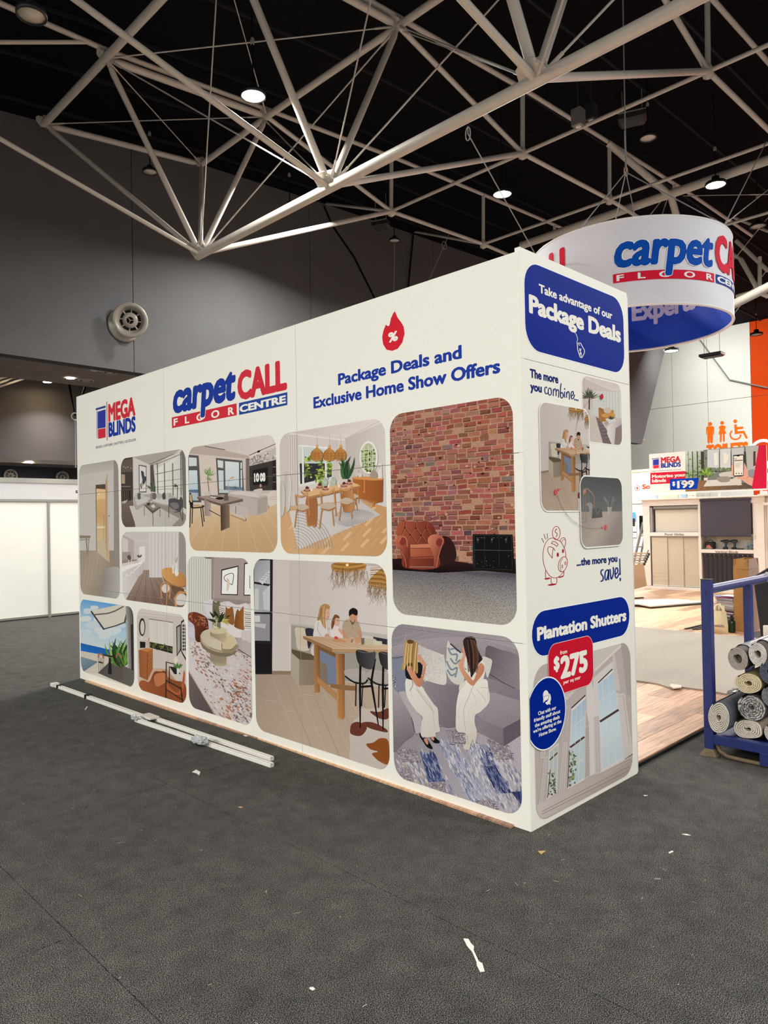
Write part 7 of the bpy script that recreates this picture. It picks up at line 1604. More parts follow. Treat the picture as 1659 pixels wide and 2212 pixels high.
a.line([(690, 415), (1210, 400)], 8, (70, 68, 66)); a.poly([(1370, 90), (1545, 74), (1500, 420), (1400, 440)], (176, 176, 170)); a.poly([(1470, 150), (1500, 145), (1500, 330), (1470, 340)], (84, 60, 50))
a.poly([(600, 540), (830, 520), (1470, 560), (1470, 620), (600, 665)], G((700, 530), (900, 660), (150, 110, 76), (86, 76, 66))); a.poly([(880, 520), (1250, 500), (1330, 580), (830, 600)], (206, 202, 194)); 
for k in range(9): a.line([(820+k*80, 600), (790+k*84, 640)], 3, (60, 52, 46))
a.blob([(1040, 430), (1200, 400), (1230, 410), (1250, 470), (1100, 480), (1040, 470)], (196, 192, 186)); a.blob([(1005, 490), (1080, 470), (1165, 480), (1160, 535), (1060, 545), (1008, 520)], (150, 140, 128)); a.blob([(1170, 550), (1240, 480), (1310, 510), (1310, 580), (1230, 580)], (206, 198, 184)); a.blob([(1400, 400), (1480, 380), (1480, 470), (1400, 470)], (140, 140, 142))
a.fan((860, 440), 13, 110, 3.6, 1.5, 24, [(110, 150, 60), (150, 184, 84), (74, 110, 48)], bend=.4); a.line([(858, 430), (858, 500)], 14, (120, 90, 66)); a.poly([(832, 490), (885, 488), (880, 522), (838, 522)], (216, 208, 200))
SKN = (214, 160, 140)
a.blob([(1195, 320), (1215, 316), (1225, 440), (1200, 460), (1190, 400)], SKN); a.blob([(1345, 300), (1372, 330), (1400, 400), (1412, 470), (1480, 500), (1475, 590), (1400, 570), (1330, 520), (1270, 500), (1245, 470), (1330, 465)], SKN); a.curve([(1380, 500), (1400, 480), (1415, 478)], 4, (176, 116, 100)); a.curve([(1345, 300), (1360, 340), (1350, 380)], 5, (196, 136, 118))
for y in (330, 370, 410): a.blob([(1190, y), (1214, y-8), (1222, y+14), (1200, y+24)], (222, 170, 150))
a.poly([(1212, 196), (1345, 186), (1352, 205), (1346, 462), (1225, 474), (1213, 455)], (34, 34, 38)); a.poly([(1220, 210), (1340, 200), (1340, 452), (1224, 460)], (226, 220, 206)); a.poly([(1255, 196), (1295, 192), (1292, 212), (1260, 214)], (20, 20, 22))
a.line([(1228, 248), (1258, 246)], 7, (80, 72, 70)); a.line([(1228, 270), (1336, 262)], 12, (110, 90, 80)); 
for k in range(6): a.line([(1235, 300+k*11), (1322-k*6, 296+k*11)], 4, (176, 170, 160))
for k in range(3): a.ell(1252+k*34, 432, 8, 10, (90, 90, 92), n=8)
a.poly([(1540, 72), (1640, 62), (1640, 622), (1450, 628)], (204, 34, 62))
a.poly([(398, 506), (772, 488), (748, 632), (402, 645)], (16, 62, 166)); a.tx('$', (430, 588), (468, 584), (430, 538), WHT, bold=.06); a.tx('199', (492, 618), (712, 606), (492, 532), WHT, bold=.05); a.tx('from only', (530, 530), (600, 527), (530, 519), WHT, bold=.03)
a.build('sign_print', SG, 'printed face with blinds logo, offer price and a hand holding a phone')
# bits on top of the cabinet
for k, (px, w_, lab, mm) in enumerate(((1404, .16, 'pale blue folded sheet on the cabinet top at left', (206, 222, 234)), (1424, .42, 'cream flat packet on the cabinet top behind the blue sheet', (236, 226, 206)), (1471, .12, 'light blue box on the cabinet top under the sign', (186, 214, 236)), (1642, .12, 'white small box on the cabinet top at the right end', (232, 232, 234)))):
    p = X_(px, 1070, XS-.1); tag(MB().bbox((XS-.12, p.y-w_, 1.986), (XS-.04, p.y, 2.06), .006).build('packet', mat('packet_%d' % k, mm, .6)), lab, 'packet')
cc_ = []
p0 = X_(1486, 1069, XS-.1)
for t in range(60): cc_.append((XS-.1+.03*math.sin(t*.9), p0.y-t*.008+.03*math.sin(t*.5), 2.01+.018*abs(math.sin(t*.7))))
tag(MB().tube(cc_, .006, 5).build('coiled_cable', mat('cable_cream', (196, 186, 170), .6)), 'tangled pale cable lying on the cabinet top under the sign', 'cable')
# neighbour unit at the far right
NB = empty('side_shelf_unit', 'white shelf unit with bracket at the right edge beyond the cabinet', 'shelf', (XC0-.3, 2.2, ZF))
MB().bbox((XC0-.5, 1.5, 1.96), (XC0+.2, yR-.03, 1.99), .004).build('top_board', M_cab, NB)
MB().bbox((XC0-.2, 1.5, 1.78), (XC0+.0, yR-.03, 1.83), .004).build('shelf_board', M_cab, NB); MB().prism([(XC0-.02, yR-.1, 1.78), (XC0-.02, yR-.1, 1.62), (XC0-.15, yR-.1, 1.78)], (0, -.03, 0)).build('bracket', mat('headrail_grey'), NB)
MB().box((XC0+.1, 1.4, ZF), (XC0+.13, yR-.03, 1.96)).build('back_board', M_cab, NB)
# ------------------------------------------------------------------ far booth at left of the cabinet
XO = 16.0
FB = empty('far_white_booth', 'far booth with warm lit header and red letters, left of the white cabinet', 'booth', (XO, 7, 0))
yo1, yo0 = 9.4, 5.6
MB().box((XO, yo0, 2.0), (XO+.05, yo1, 2.86)).build('header_board', mat('header_cream', (246, 226, 190), .6), FB); MB().box((XO-.03, yo0, 2.83), (XO+.08, yo1, 2.9)).build('header_rail', M_alu, FB)
for k in range(11): MB().box((XO+.02, yo0, .06+k*.177), (XO+.05, yo1, .06+k*.177+.170)).build('wall_board', mat('board_white', (236, 234, 232), .6), FB)
MB().box((XO-.015, yo0, 1.97), (XO+.02, yo1, 2.0)).build('shelf_lip', M_cab, FB)
PFO = Plane((XO-.001, 0, 0), (0, -1, 0), (-1, 0, 0)); FR = (1355, 1000, 7.376)
a = Art(PFO, FR); ca = (160, 400)
def ring_(a, cx, cy, rx, ry, w_, c, a0=0, a1=6.2832, n=24): a.line([(cx+rx*math.cos(a0+(a1-a0)*k/n), cy+ry*math.sin(a0+(a1-a0)*k/n)) for k in range(n+1)], w_, c)
ring_(a, 160, 402, 40, 42, 11, (52, 70, 130), -.6, 3.9); a.curve([(150, 345), (146, 328), (160, 320), (178, 326)], 10, (90, 110, 160)); a.curve([(150, 345), (176, 362), (196, 380)], 11, (52, 70, 130)); a.blob([(158, 370), (174, 400), (172, 420), (158, 426), (144, 418), (144, 398)], (222, 62, 56))
a.tx('So', (236, 415), (372, 414), (236, 345), (216, 72, 62), bold=.07); a.build('header_lettering', FB, 'red letters and a blue drop emblem')
p = PFO.st(1355+95/7.376, 1000+790/7.376); p2 = PFO.st(1355+150/7.376, 1000+1185/7.376)
PO = empty('wall_poster', 'small blue and black poster on the far white booth wall', 'poster', (XO-.01, -p2[0]+.1, p2[1]))
a = Art(Plane((XO-.004, 0, 0), (0, -1, 0), (-1, 0, 0)), FR); a.poly([(-60, 785), (138, 785), (150, 1185), (-50, 1190)], (240, 238, 232)); a.poly([(-60, 787), (137, 787), (140, 940), (-56, 945)], (88, 150, 206)); a.poly([(-10, 885), (126, 885), (124, 1010), (-10, 1012)], (58, 48, 52)); a.ell(55, 858, 12, 12, WHT); a.line([(40, 822), (80, 822)], 9, WHT)
for y in (1035, 1050, 1066): a.line([(66, y), (120, y)], 4, (190, 182, 170))
a.line([(20, 1106), (146, 1104)], 15, (60, 54, 50)); a.tx('offer', (60, 1150), (130, 1148), (60, 1132), (190, 80, 70), bold=.02); a.build('print', PO, 'printed poster sheet')
tag(MB().box((XO-.03, PFO.st(1384, 1130)[0]*-1-.15, PFO.st(1384, 1150)[1]), (XO, PFO.st(1382, 1130)[0]*-1, PFO.st(1384, 1114)[1])).build('wall_screen', mat('screen_black', (14, 14, 16), .2)), 'narrow black screen edge on the far white booth wall', 'screen')
a_ = area('far_booth_spot', (XO-1.2, 7.2, 3.4), .2, 60*LK, rot=(0, math.radians(-50), 0), col=(1, .85, .6))
# ladder
base_ = Z_(1376, 1226, ZF+.0); LP = Vector((13.6, 6.1, ZF))
LD = empty('aluminium_ladder', 'aluminium step ladder leaning behind the sample rack at left of the cabinet', 'ladder', LP)
l0 = X_(1369, 1215, 13.6); l1 = X_(1386, 1142, 13.6); m0 = X_(1381, 1215, 13.9); m1 = X_(1392, 1160, 13.9)
dl_ = (l1-l0)/(l1.z-l0.z); g0 = l0-dl_*(l0.z-ZF); dm = (m1-m0)/(m1.z-m0.z); h0 = m0-dm*(m0.z-ZF)
MB().bar(g0, l1+dl_*.15, .07, .03).build('side_rail', M_alu, LD); MB().bar(h0, m1+dm*.35, .05, .03).build('side_rail', M_alu, LD)
for k in range(5):
    z = .3+k*.27; MB().bar(g0+dl_*z, h0+dm*z, .07, .025).build('tread', M_alu, LD)
# hanging sample rack
RK = empty('sample_rack', 'brown carpet samples draped over a rack with black feet, at the booth edge', 'rack', (10.34, 4.6, ZF))
Q = [X_(1340, 1225, 10.34), X_(1389, 1217.5, 10.34), X_(1396, 1266, 10.34), X_(1340, 1281, 10.34)]
MB().prism(Q, (.03, 0, 0)).build('front_sample', mat('sample_brown', (182, 152, 122), .95, noise=.12, scale=120), RK)
for k in range(5):
    p = X_(1389-k*3.6, 1216-k*4.6, 10.34)+Vector((.12*(k+.3), 0, 0)); q_ = p+Vector((0, .9, -.02))
    MB().bar(p, q_, .07, .025).build('folded_sample', mat('sample_tan_%d' % (k % 2), ((196, 168, 140), (172, 142, 116))[k % 2], .95), RK)
    MB().lathe([(.03, -.012), (.03, .012)], p-Vector((0, .01, .02)), (0, 1, 0), 8).build('end_cap', mat('edge_dark'), RK)
cr = [X_(1389-k*3.6, 1213-k*4.6, 10.34)+Vector((.12*(k+.3), 0, .03)) for k in range(5)]
MB().tube(cr, .012, 6).build('curved_rail', mat('edge_dark'), RK)
f = Z_(1367, 1291, ZF+.02); MB().bar((f.x, f.y, ZF+.01), (f.x, f.y, .35), .03).build('leg', mat('tool_black'), RK); MB().bar((f.x-.1, f.y, ZF+.015), Z_(1390, 1291, ZF+.015), .03, .02).build('foot', mat('tool_black'), RK)
tag(MB().box((10.332, 4.305, .3), (10.338, 4.345, .33)).build('sample_label', mat('plastic_white'), RK)) if False else None
# ------------------------------------------------------------------ cardboard box, bag, magazines, bottle, boards
bM = Z_(1620.5, 1367, ZF); bL = Z_(1586.8, 1363.4, ZF); bR = Z_(1642.7, 1358, ZF); hB = V(1615, 1208.8, bM).z
eL = bL-bM; eR = bR-bM
M_card = mat('cardboard', (178, 128, 72), .8, noise=.08, scale=6); M_card2 = mat('cardboard_pale', (156, 130, 118), .8, noise=.05, scale=6); M_tape = mat('brown_tape', (150, 104, 48), .35)
CX = empty('tall_cardboard_box', 'tall brown cardboard box with tape standing behind the canvas bag', 'box', bM)
up = Vector((0, 0, 1))
def panel(o, e, z0, z1, m_, name, off=.0, t=.006):
    n = e.cross(up).normalized()*t
    MB().prism([o+up*z0, o+e+up*z0, o+e+up*z1, o+up*z1], n).build(name, m_, CX)
zb0 = 0; H_ = hB-ZF
panel(bM, eL, 0, H_*.86, M_card, 'front_side'); panel(bM, eR, 0, H_*.86, M_card2, 'right_side', t=-.006); panel(bL, eR, 0, H_*.86, M_card, 'left_side'); panel(bR, eL, 0, H_*.86, M_card, 'rear_side', t=-.006)
for o_, e_, m_, t_ in ((bM, eL, M_card, .02), (bM, eR, M_card2, -.02), (bL, eR, M_card, .02), (bR, eL, M_card, -.02)):
    n = e_.cross(up).normalized()*t_
    MB().prism([o_+up*H_*.865, o_+e_+up*H_*.865, o_+e_+up*H_+n, o_+up*H_+n], n.normalized()*.005).build('top_flap', m_, CX)
n_ = eL.cross(up).normalized()*(-.001)
MB().prism([bM+eL*.02+up*H_*.77-n_*8, bM+eL*.98+up*H_*.77-n_*8, bM+eL*.98+up*H_*.86-n_*8, bM+eL*.02+up*H_*.86-n_*8], n_).build('tape_strip', M_tape, CX)
MB().prism([bM+eL*.35+up*H_*.7-n_*8, bM+eL*.6+up*H_*.7-n_*8, bM+eL*.6+up*H_*.86-n_*9, bM+eL*.35+up*H_*.86-n_*9], n_).build('tape_strip', M_tape, CX)
# canvas bag
B0 = Z_(1540, 1367, ZF); B1 = Z_(1573, 1370, ZF); d_ = (B1-B0); dp = Vector((.14, .1, 0))
CBg = empty('canvas_tote_bag', 'cream canvas tote bag with printed logo standing left of the green bottle', 'bag', (B0+B1)/2)
M_canv = mat('canvas_cream', (232, 214, 170), .9, noise=.05, scale=60, bump=.3, bumpd=.003)
bm_ = MB(); rows = [(0, .0, 1.0), (.15, -.02, 1.03), (.3, -.01, 1.0), (.46, .03, .93)]
Vh = V(1556, 1319, B0).z-ZF
g_ = []
for (h, sh_, wd) in [(0, 0, 1), (.33, -.02, 1.04), (.66, -.01, 1.01), (1.0, .05, .92)]:
    c_ = (B0+B1)/2+up*(h*Vh)+dp*.5; L2_ = d_*wd*.5; q = [c_-L2_-dp*.5*(1-h*.5), c_+L2_-dp*.5*(1-h*.5), c_+L2_*.98+dp*.5*(1-h*.5), c_-L2_*.98+dp*.5*(1-h*.5)]
    g_ += q
fs = [(3, 2, 1, 0)]
for r_ in range(3):
    for k in range(4): fs.append((r_*4+k, r_*4+(k+1) % 4, r_*4+4+(k+1) % 4, r_*4+4+k))
bm_.add(g_, fs, True); bm_.build('body', M_canv, CBg)
for s_ in (0, 1):
    c_ = (B0+B1)/2+up*Vh+dp*(.25+.5*s_); hp_ = [c_-d_*.25, c_-d_*.2+up*.07, c_+d_*(.05-.1*s_)+up*(.09-.05*s_), c_+d_*.25+up*(.02), c_+d_*.3-up*.02]
    if s_: hp_ = [c_+d_*.1, c_+d_*.2+up*.09, c_+d_*.42+up*.06, c_+d_*.45-up*.04, c_+d_*.55-up*.06, c_+d_*.5-up*.12]
    MB().tube(hp_, .014, 6).build('handle', M_canv, CBg)
pn = Plane(B0+d_*.5, d_, Vector((-FWD.x, -FWD.y, 0)), ); nd = d_.normalized().cross(up); nd = nd if nd.dot(FWD) < 0 else -nd
pn = Plane((B0+B1)/2+nd*.012, d_, nd); wd_ = d_.length
a = Art(pn); a.text('carpetCALL', (-wd_*.42, wd_*.28, Vh*.34, Vh*.40), (84, 70, 110), bold=.03); a.rect((-wd_*.42, wd_*.28, Vh*.30, Vh*.325), (140, 80, 96)); a.build('printed_logo', CBg, 'small printed logo')
# magazines
ORD = 'first second third fourth fifth sixth seventh eighth ninth tenth eleventh twelfth thirteenth fourteenth fifteenth sixteenth seventeenth eighteenth nineteenth twentieth'.split()
ORD += ['twenty-'+w for w in ('first', 'second', 'third', 'fourth', 'fifth', 'sixth')]
M0 = Z_(1545, 1346, ZF); M1 = Z_(1586, 1352, ZF)
mg = Z_(1566, 1352, ZF)
dM = Vector((M1.x-M0.x, M1.y-M0.y, 0)).normalized(); dN = Vector((-dM.y, dM.x, 0)); dN = dN if dN.dot(FWD) > 0 else -dN
top_z = V(1566, 1292, mg).z; nm = 26; th = (top_z-ZF)/nm
for k in range(nm):
    o_ = mg-dM*.15+Vector((R(-.012, .012), R(-.012, .012), ZF-mg.z+k*th)); o_.z = ZF+k*th
    c1 = random.choice([(206, 204, 210), (186, 186, 196), (150, 150, 162), (222, 218, 214), (70, 66, 74)]) if k > 8 else random.choice([(40, 38, 40), (60, 56, 58), (90, 86, 90)])
    q_ = [o_, o_+dM*.3, o_+dM*.3+dN*.22, o_+dN*.22]
    mz = empty('magazine', ('dark' if k <= 8 else 'pale')+' magazine, '+ORD[k]+' from the floor in the stack behind the canvas bag', 'magazine', o_, 'magazines stacked behind the canvas bag')
    MB().prism(q_, up*(th*.82)).build('pages', mat('pages_%s' % str(c1), c1, .7), mz)
    MB().prism([p_+up*th*.82 for p_ in q_], up*(th*.14)).build('cover', mat('cover_%d' % (k % 4), ((190, 70, 90), (60, 70, 110), (230, 226, 220), (90, 90, 96))[k % 4], .4), mz)
for k, (dx, dy, an, c1, lb) in enumerate(((-.02, 0, .5, (196, 60, 110), 'pink magazine fanned out on top of the magazine stack'), (-.08, .03, .9, (120, 140, 190), 'blue magazine sliding off the left of the magazine stack'), (.04, .05, .2, (232, 228, 222), 'white booklet topmost on the magazine stack'))):
    c_ = mg+dM*dx+dN*(.1+dy); c_.z = top_z+.004+k*.009; u_ = dM*math.cos(an)+dN*math.sin(an); v_ = dN*math.cos(an)-dM*math.sin(an)
    mz = empty('magazine', lb, 'magazine', c_, 'magazines stacked behind the canvas bag'); MB().prism([c_-u_*.15-v_*.1, c_+u_*.15-v_*.1, c_+u_*.15+v_*.1, c_-u_*.15+v_*.1], up*.006).build('cover', mat('cover_x%d' % k, c1, .4), mz)
# wine bottle
wb = Z_(1581, 1366, ZF); WB = empty('green_bottle', 'dark green bottle between the canvas bag and the cardboard box', 'bottle', wb)
hb_ = V(1581, 1329, wb).z-ZF
MB().lathe([(.001, 0), (.045, 0), (.047, hb_*.06), (.047, hb_*.62), (.03, hb_*.74), (.016, hb_*.84), (.016, hb_*.99), (.001, hb_)], wb, (0, 0, 1), 20).build('body', mat('bottle_green', (26, 46, 26), .15), WB); MB().lathe([(.019, hb_*.84), (.019, hb_)], wb, (0, 0, 1), 12).build('neck_foil', mat('foil_dark', (30, 30, 34), .3), WB)
# leaning boards
bb = Z_(1646, 1376, ZF)
BD = empty('black_display_board', 'large tilted black board leaning beside the cardboard box at the right edge', 'board', bb)
Pk = bb+Vector((0, 0, 0))
MB().prism([V(1629, 1246, Pk), V(1659, 1228, Pk), V(1720, 1190, Pk), V(1720, 1376, Pk), V(1654, 1377, Pk), V(1646, 1374, Pk), V(1642, 1340, Pk)], Vector((FWD.x, FWD.y, 0))*.03).build('board', mat('board_black', (34, 33, 35), .8, noise=.1, scale=60), BD)
GB = Z_(1628, 1362, ZF)+Vector((.3, .2, 0))
for k, (q_, c_, lb) in enumerate(((((1614, 1262), (1624, 1262), (1634, 1352), (1619, 1352), (1617, 1330)), (56, 52, 52), 'dark sample sheet leaning against the right side of the cardboard box'), (((1616, 1264), (1622, 1264), (1622.5, 1344), (1619, 1340)), (150, 142, 128), 'narrow beige sheet leaning nearest the cardboard box'), (((1624, 1264), (1630, 1264), (1641, 1345), (1625, 1350)), (112, 104, 94), 'grey brown sheet leaning between the box and the black board'))):
    tag(MB().prism([V(*p_, GB-Vector((FWD.x, FWD.y, 0))*(.01+.02*k)) for p_ in q_], Vector((FWD.x, FWD.y, 0))*.008).build('leaning_sheet', mat('sheet_%d' % k, c_, .9)), lb, 'sheet', 'sheets leaning by the box')
tag(MB().prism([Z_(1612, 1378, ZF), Z_(1640, 1383, ZF), Z_(1655, 1380, ZF), Z_(1640, 1364, ZF), Z_(1620, 1370, ZF)], (0, 0, .012)).build('floor_sample', mat('tool_black')), 'thin dark mat on the planks under the black board', 'mat')
# toilets sign on the white wall
TSg = empty('toilets_sign', 'orange toilet pictograms and lettering on the far white wall', 'sign', X_(1575, 965, XW))
PT = Plane((XW-.004, 0, 0), (0, -1, 0), (-1, 0, 0)); CT = (1340, 680, 3.815); OR = (232, 104, 28)
a = Art(PT, CT, step=.0005)
a.ell(740, 900, 17, 16, OR); a.blob([(708, 930), (722, 920), (758, 918), (772, 928), (773, 982), (766, 984), (763, 945), (762, 1050), (742, 1052), (740, 990), (737, 1052), (718, 1052), (718, 950), (714, 985), (708, 984)], OR, n=2); a.poly([(718, 925), (763, 923), (763, 990), (718, 992)], OR)
a.ell(839, 891, 16, 15, OR); a.blob([(815, 920), (840, 910), (865, 918), (868, 935), (860, 945), (874, 978), (860, 982), (862, 1040), (847, 1042), (845, 985), (836, 985), (834, 1043), (820, 1044), (820, 985), (808, 982), (820, 945), (812, 935)], OR, n=2)
a.ell(947, 877, 16, 15, OR); a.curve([(920, 955), (906, 985), (920, 1018), (955, 1026), (985, 1010), (992, 985)], 13, OR); a.poly([(938, 905), (958, 902), (962, 925), (1012, 920), (1014, 938), (964, 945), (966, 960), (1020, 955), (1052, 1015), (1036, 1022), (1010, 975), (944, 984)], OR)
a.tx('TOILETS', (712, 1168), (1056, 1140), (712, 1078), OR, bold=.07); a.build('pictograms', TSg, 'orange wall graphics')
a = Art(PT, CT, step=.0005); 
a.line([(1180+120*math.cos(t*.2), 1180+145*math.sin(t*.2)) for t in range(32)], 26, (214, 212, 214)); a.curve([(1150, 1290), (1190, 1200), (1240, 1290)], 26, (214, 212, 214)); a.line([(1210, 1345), (1240, 1345)], 50, (206, 204, 208)); a.build('wall_ring_graphic', TSg, 'white ring graphic on the orange bay')
# diagonal pipe on the white wall
tag(MB().bar(X_(1510, 732, XW-.06), X_(1575, 820, XW-.06), .12, .06).bar(X_(1575, 820, XW-.06), X_(1659, 838, XW-.06), .12, .06).build('wall_conduit', mat('conduit_grey', (120, 120, 116), .6)), 'grey angled conduit running down and across the white wall under the ring', 'pipe')
# unseen lights added behind the booth to brighten the display stand
for (x, y, p) in ((EW+.3, 1.6, 8), (EW+.3, 3.6, 12), (EW+.3, 5.2, 12)):
    area('stand_fill', (x, y, 2.95), .3, p*LK, rot=(0, math.radians(-38), 0), col=(1, .96, .9))
area('stand_fill', (9.0, 5.9, 2.9), .3, 12*LK, rot=(math.radians(-20), math.radians(-40), 0), col=(1, .96, .9)); area('stand_fill', (6.5, 5.9, 2.9), .3, 10*LK, rot=(math.radians(-40), 0, 0), col=(1, .96, .9))
# ------------------------------------------------------------------ blue steel stillage with rolled rugs
M_bl = mat('paint_navy', (38, 50, 112), .4, noise=.12, scale=14); M_bl2 = mat('paint_navy_worn', (60, 70, 124), .35, noise=.1, scale=20); M_rust = mat('rust_steel', (116, 98, 74), .6, noise=.25, scale=20)
xr, yr = 1.83, -.195
ST = empty('blue_steel_stillage', 'navy blue steel stillage rack holding rolled rugs beside the printed booth', 'rack', (xr, yr, 0))
zt = 1.175; rl = .062
MB().bbox((xr-.03, yr-.032, .03), (xr+.032, yr+.03, zt), .004).build('corner_post', M_bl, ST)
MB().bbox((xr-.032, yr-.034, zt), (xr+.034, yr+.032, zt+.006), .002).build('post_cap', mat('edge_dark'), ST)
MB().bbox((2.57, yr-.028, .12), (2.625, yr+.028, 1.09), .004).build('rear_post', M_bl, ST)
MB().tube([(xr+.03, yr, 1.108), (3.3, yr, 1.108)], .032, 14).build('top_rail', M_bl2, ST)
yE = -1.45
MB().bbox((xr-.028, yE, .085), (xr+.028, yr-.03, .148), .004).build('base_beam', M_bl, ST)
MB().bbox((xr-.026, yE, .085), (xr-.02, yr-.03, .148), .001).build('beam_face', M_bl, ST)
MB().bbox((xr-.02, yE, .115), (3.2, yr+.02, .128), .002).build('deck', M_bl, ST)
MB().bbox((xr+.03, yr-.03, .085), (3.2, yr+.02, .115), .003).build('side_beam', M_bl, ST)
MB().bbox((3.2, yE, .085), (3.25, yr+.02, .148), .003).build('rear_beam', M_bl, ST)
MB().bbox((3.2, yr-.028, .0), (3.255, yr+.028, 1.14), .003).build('far_post', M_bl, ST)
MB().bbox((xr-.03, yE-.03, .0), (xr+.03, yE+.03, zt), .003).build('corner_post', M_bl, ST)
MB().bbox((3.2, yE-.03, .0), (3.255, yE+.03, 1.14), .003).build('far_post', M_bl, ST)
dk = X_(1648, 1640, xr-.028)
MB().bbox((xr-.03, dk.y-.2, .01), (xr+.03, dk.y+.02, .09), .003).build('fork_guide', M_bl, ST)
ft = [Z_(1511, 1632, 0), Z_(1548, 1638, 0), Z_(1556, 1634, 0), Z_(1545, 1622, 0)]
c = sum(ft, Vector())/4; top4 = [Vector((xr-.03, yr+.03, .05)), Vector((xr-.03, yr-.032, .05)), Vector((xr+.032, yr-.032, .05)), Vector((xr+.032, yr+.03, .05))]
b = MB(); b.add([p+Vector((0, 0, .001)) for p in ft]+[p+Vector((0, 0, .006)) for p in ft]+top4, [(3, 2, 1, 0), (0, 1, 5, 4), (1, 2, 6, 5), (2, 3, 7, 6), (3, 0, 4, 7), (4, 5, 9, 8), (5, 6, 10, 9), (6, 7, 11, 10), (7, 4, 8, 11), (8, 9, 10, 11)]); b.build('foot_plate', M_rust, ST)
MB().tube([(xr+.0, yr-.04, .085), (xr+.0, yr-.06, .04), (xr-.005, yr-.11, .016), (xr-.01, yr-.2, .014), (xr-.01, dk.y-.3, .014)], .014, 8).build('skid_tube', M_rust, ST)
PP = Plane((xr-.0306, 0, 0), (0, -1, 0), (-1, 0, 0)); a = Art(PP, (1500, 1180, 9.214))
a.curve([(205, 855), (228, 862)], 4, (20, 24, 50)); ring_(a, 232, 905, 20, 26, 4, (20, 24, 50)); ring_(a, 235, 965, 18, 22, 4, (20, 24, 50)); a.curve([(205, 1000), (240, 1020), (250, 1000)], 4, (20, 24, 50)); a.build('pen_marks', ST, 'black handwritten marks')
# torn plastic on the rail
def crumple(name, c, size, n, seed, m_, label, cat='plastic'):
    rr_ = random.Random(seed); bm = bmesh.new(); bmesh.ops.create_icosphere(bm, subdivisions=3, radius=1)
    for v in bm.verts:
        d = v.co.normalized(); k = .6+.5*rr_.random(); v.co = Vector((d.x*size[0]*k, d.y*size[1]*k, max(d.z*size[2]*k, -size[2]*.4)))
    bm.verts.index_update(); b = MB(); b.add([v.co+Vector(c) for v in bm.verts], [[v.index for v in f.verts] for f in bm.faces]); bm.free()
    return tag(b.build(name, m_), label, cat)
M_film = mat('clear_film', (222, 224, 226), .15, trans=.35, spec=.8)
crumple('plastic_wrap', (3.05, yr, 1.105), (.14, .05, .05), 0, 3, M_film, 'torn white plastic wrap around the end of the blue top rail')
# rolls
def roll(px, py, rx, ry, turns, cp, cb_, label, x0=1.875, L=1.15, core=.22, tilt=0.0, wrap=False, lump=0.0, fuzz=.3, sq=1.0):
    c = X_(px, py, x0); sy = rx*.97/347; sz = ry*.97/325
    e = empty('rolled_rug', label, 'rolled rug', (x0, c.y, c.z), 'rolled rugs in the blue rack')
    mp_ = mat('pile_%s' % (str(cp)), cp, .95, noise=fuzz, scale=90, bump=.8, bumpd=.006); mb_ = mat('back_%s' % (str(cb_)), cb_, .95, noise=.15, scale=60)
    N_ = turns*28
    def pt(u, side, x):
        ang = u*turns*2*math.pi+.8; r = core+(1-core)*u; dr = (1-core)/turns
        r += side*dr; wv = 1+.012*math.sin(ang*3.1)+.01*math.sin(ang*5+1)
        ca, sa = math.cos(ang), math.sin(ang)
        if sq != 1.0: ca = math.copysign(abs(ca)**sq, ca); sa = math.copysign(abs(sa)**sq, sa)
        y, z = sy*r*ca*wv, sz*r*sa*wv
        return Vector((x, c.y+y*math.cos(tilt)-z*math.sin(tilt), c.z+y*math.sin(tilt)+z*math.cos(tilt)))
    for nm, s0, s1, xo, m_ in (('pile', 0, .68, 0, mp_), ('backing', .68, 1.0, .006, mb_)):
        b = MB(); vs = []
        for i in range(N_+1):
            u = i/N_; jig = R(-1, 1)*lump
            for sd in (s0, s1):
                for x in (x0+xo+jig, x0+L): vs.append(pt(u*(1-1/turns), sd, x))
        fs = []
        for i in range(N_):
            k = i*4; fs += [(k, k+2, k+6, k+4), (k, k+4, k+5, k+1), (k+2, k+3, k+7, k+6), (k+1, k+5, k+7, k+3)]
        b.add(vs, fs, False); o = b.build(nm, m_, e, fix=False)
    # backing-coloured disc inside the core, standing in for its shade
    b = MB(); n = 20
    vs = [Vector((x, c.y+sy*core*.9*math.cos(2*math.pi*k/n), c.z+sz*core*.9*math.sin(2*math.pi*k/n))) for x in (x0+.05,) for k in range(n)]
    b.add(vs, [tuple(range(n))]); b.build('core_shade_disc', mb_, e)
    b = MB(); n = 28
    vs = [Vector((x0+L-.01, c.y+sy*.98*math.cos(2*math.pi*k/n), c.z+sz*.98*math.sin(2*math.pi*k/n))) for k in range(n)]; b.add(vs, [tuple(range(n))]); b.build('rear_end', mb_, e)
    if wrap:
        b = MB(); vs = []
        for x in (x0+.10, x0+.3, x0+.6, x0+L+.01):
            for k in range(n):
                t = 2*math.pi*k/n; w_ = 1.025+.02*math.sin(k*1.7+x*9); vs.append(Vector((x, c.y+sy*w_*math.cos(t), c.z+sz*w_*math.sin(t))))
        b.add(vs, [(r_*n+k, r_*n+(k+1) % n, (r_+1)*n+(k+1) % n, (r_+1)*n+k) for r_ in range(3) for k in range(n)], True); b.build('plastic_sleeve', M_film, e)
    return e
G1, G2 = (160, 152, 142), (104, 98, 92)
roll(1594, 1423, 24, 27, 6, (196, 184, 172), (110, 100, 94), 'taupe rolled rug at the top left of the pile, hollow core', core=.36, wrap=True)
roll(1637, 1413, 21, 27, 6, (242, 234, 224), (84, 72, 68), 'white and dark striped rolled rug at the top beside the taupe roll', core=.3, wrap=True)
roll(1662, 1452, 22, 27, 7, (96, 102, 120), (60, 64, 80), 'dark navy grey rolled rug under the striped roll at right edge', core=.14, fuzz=.6)
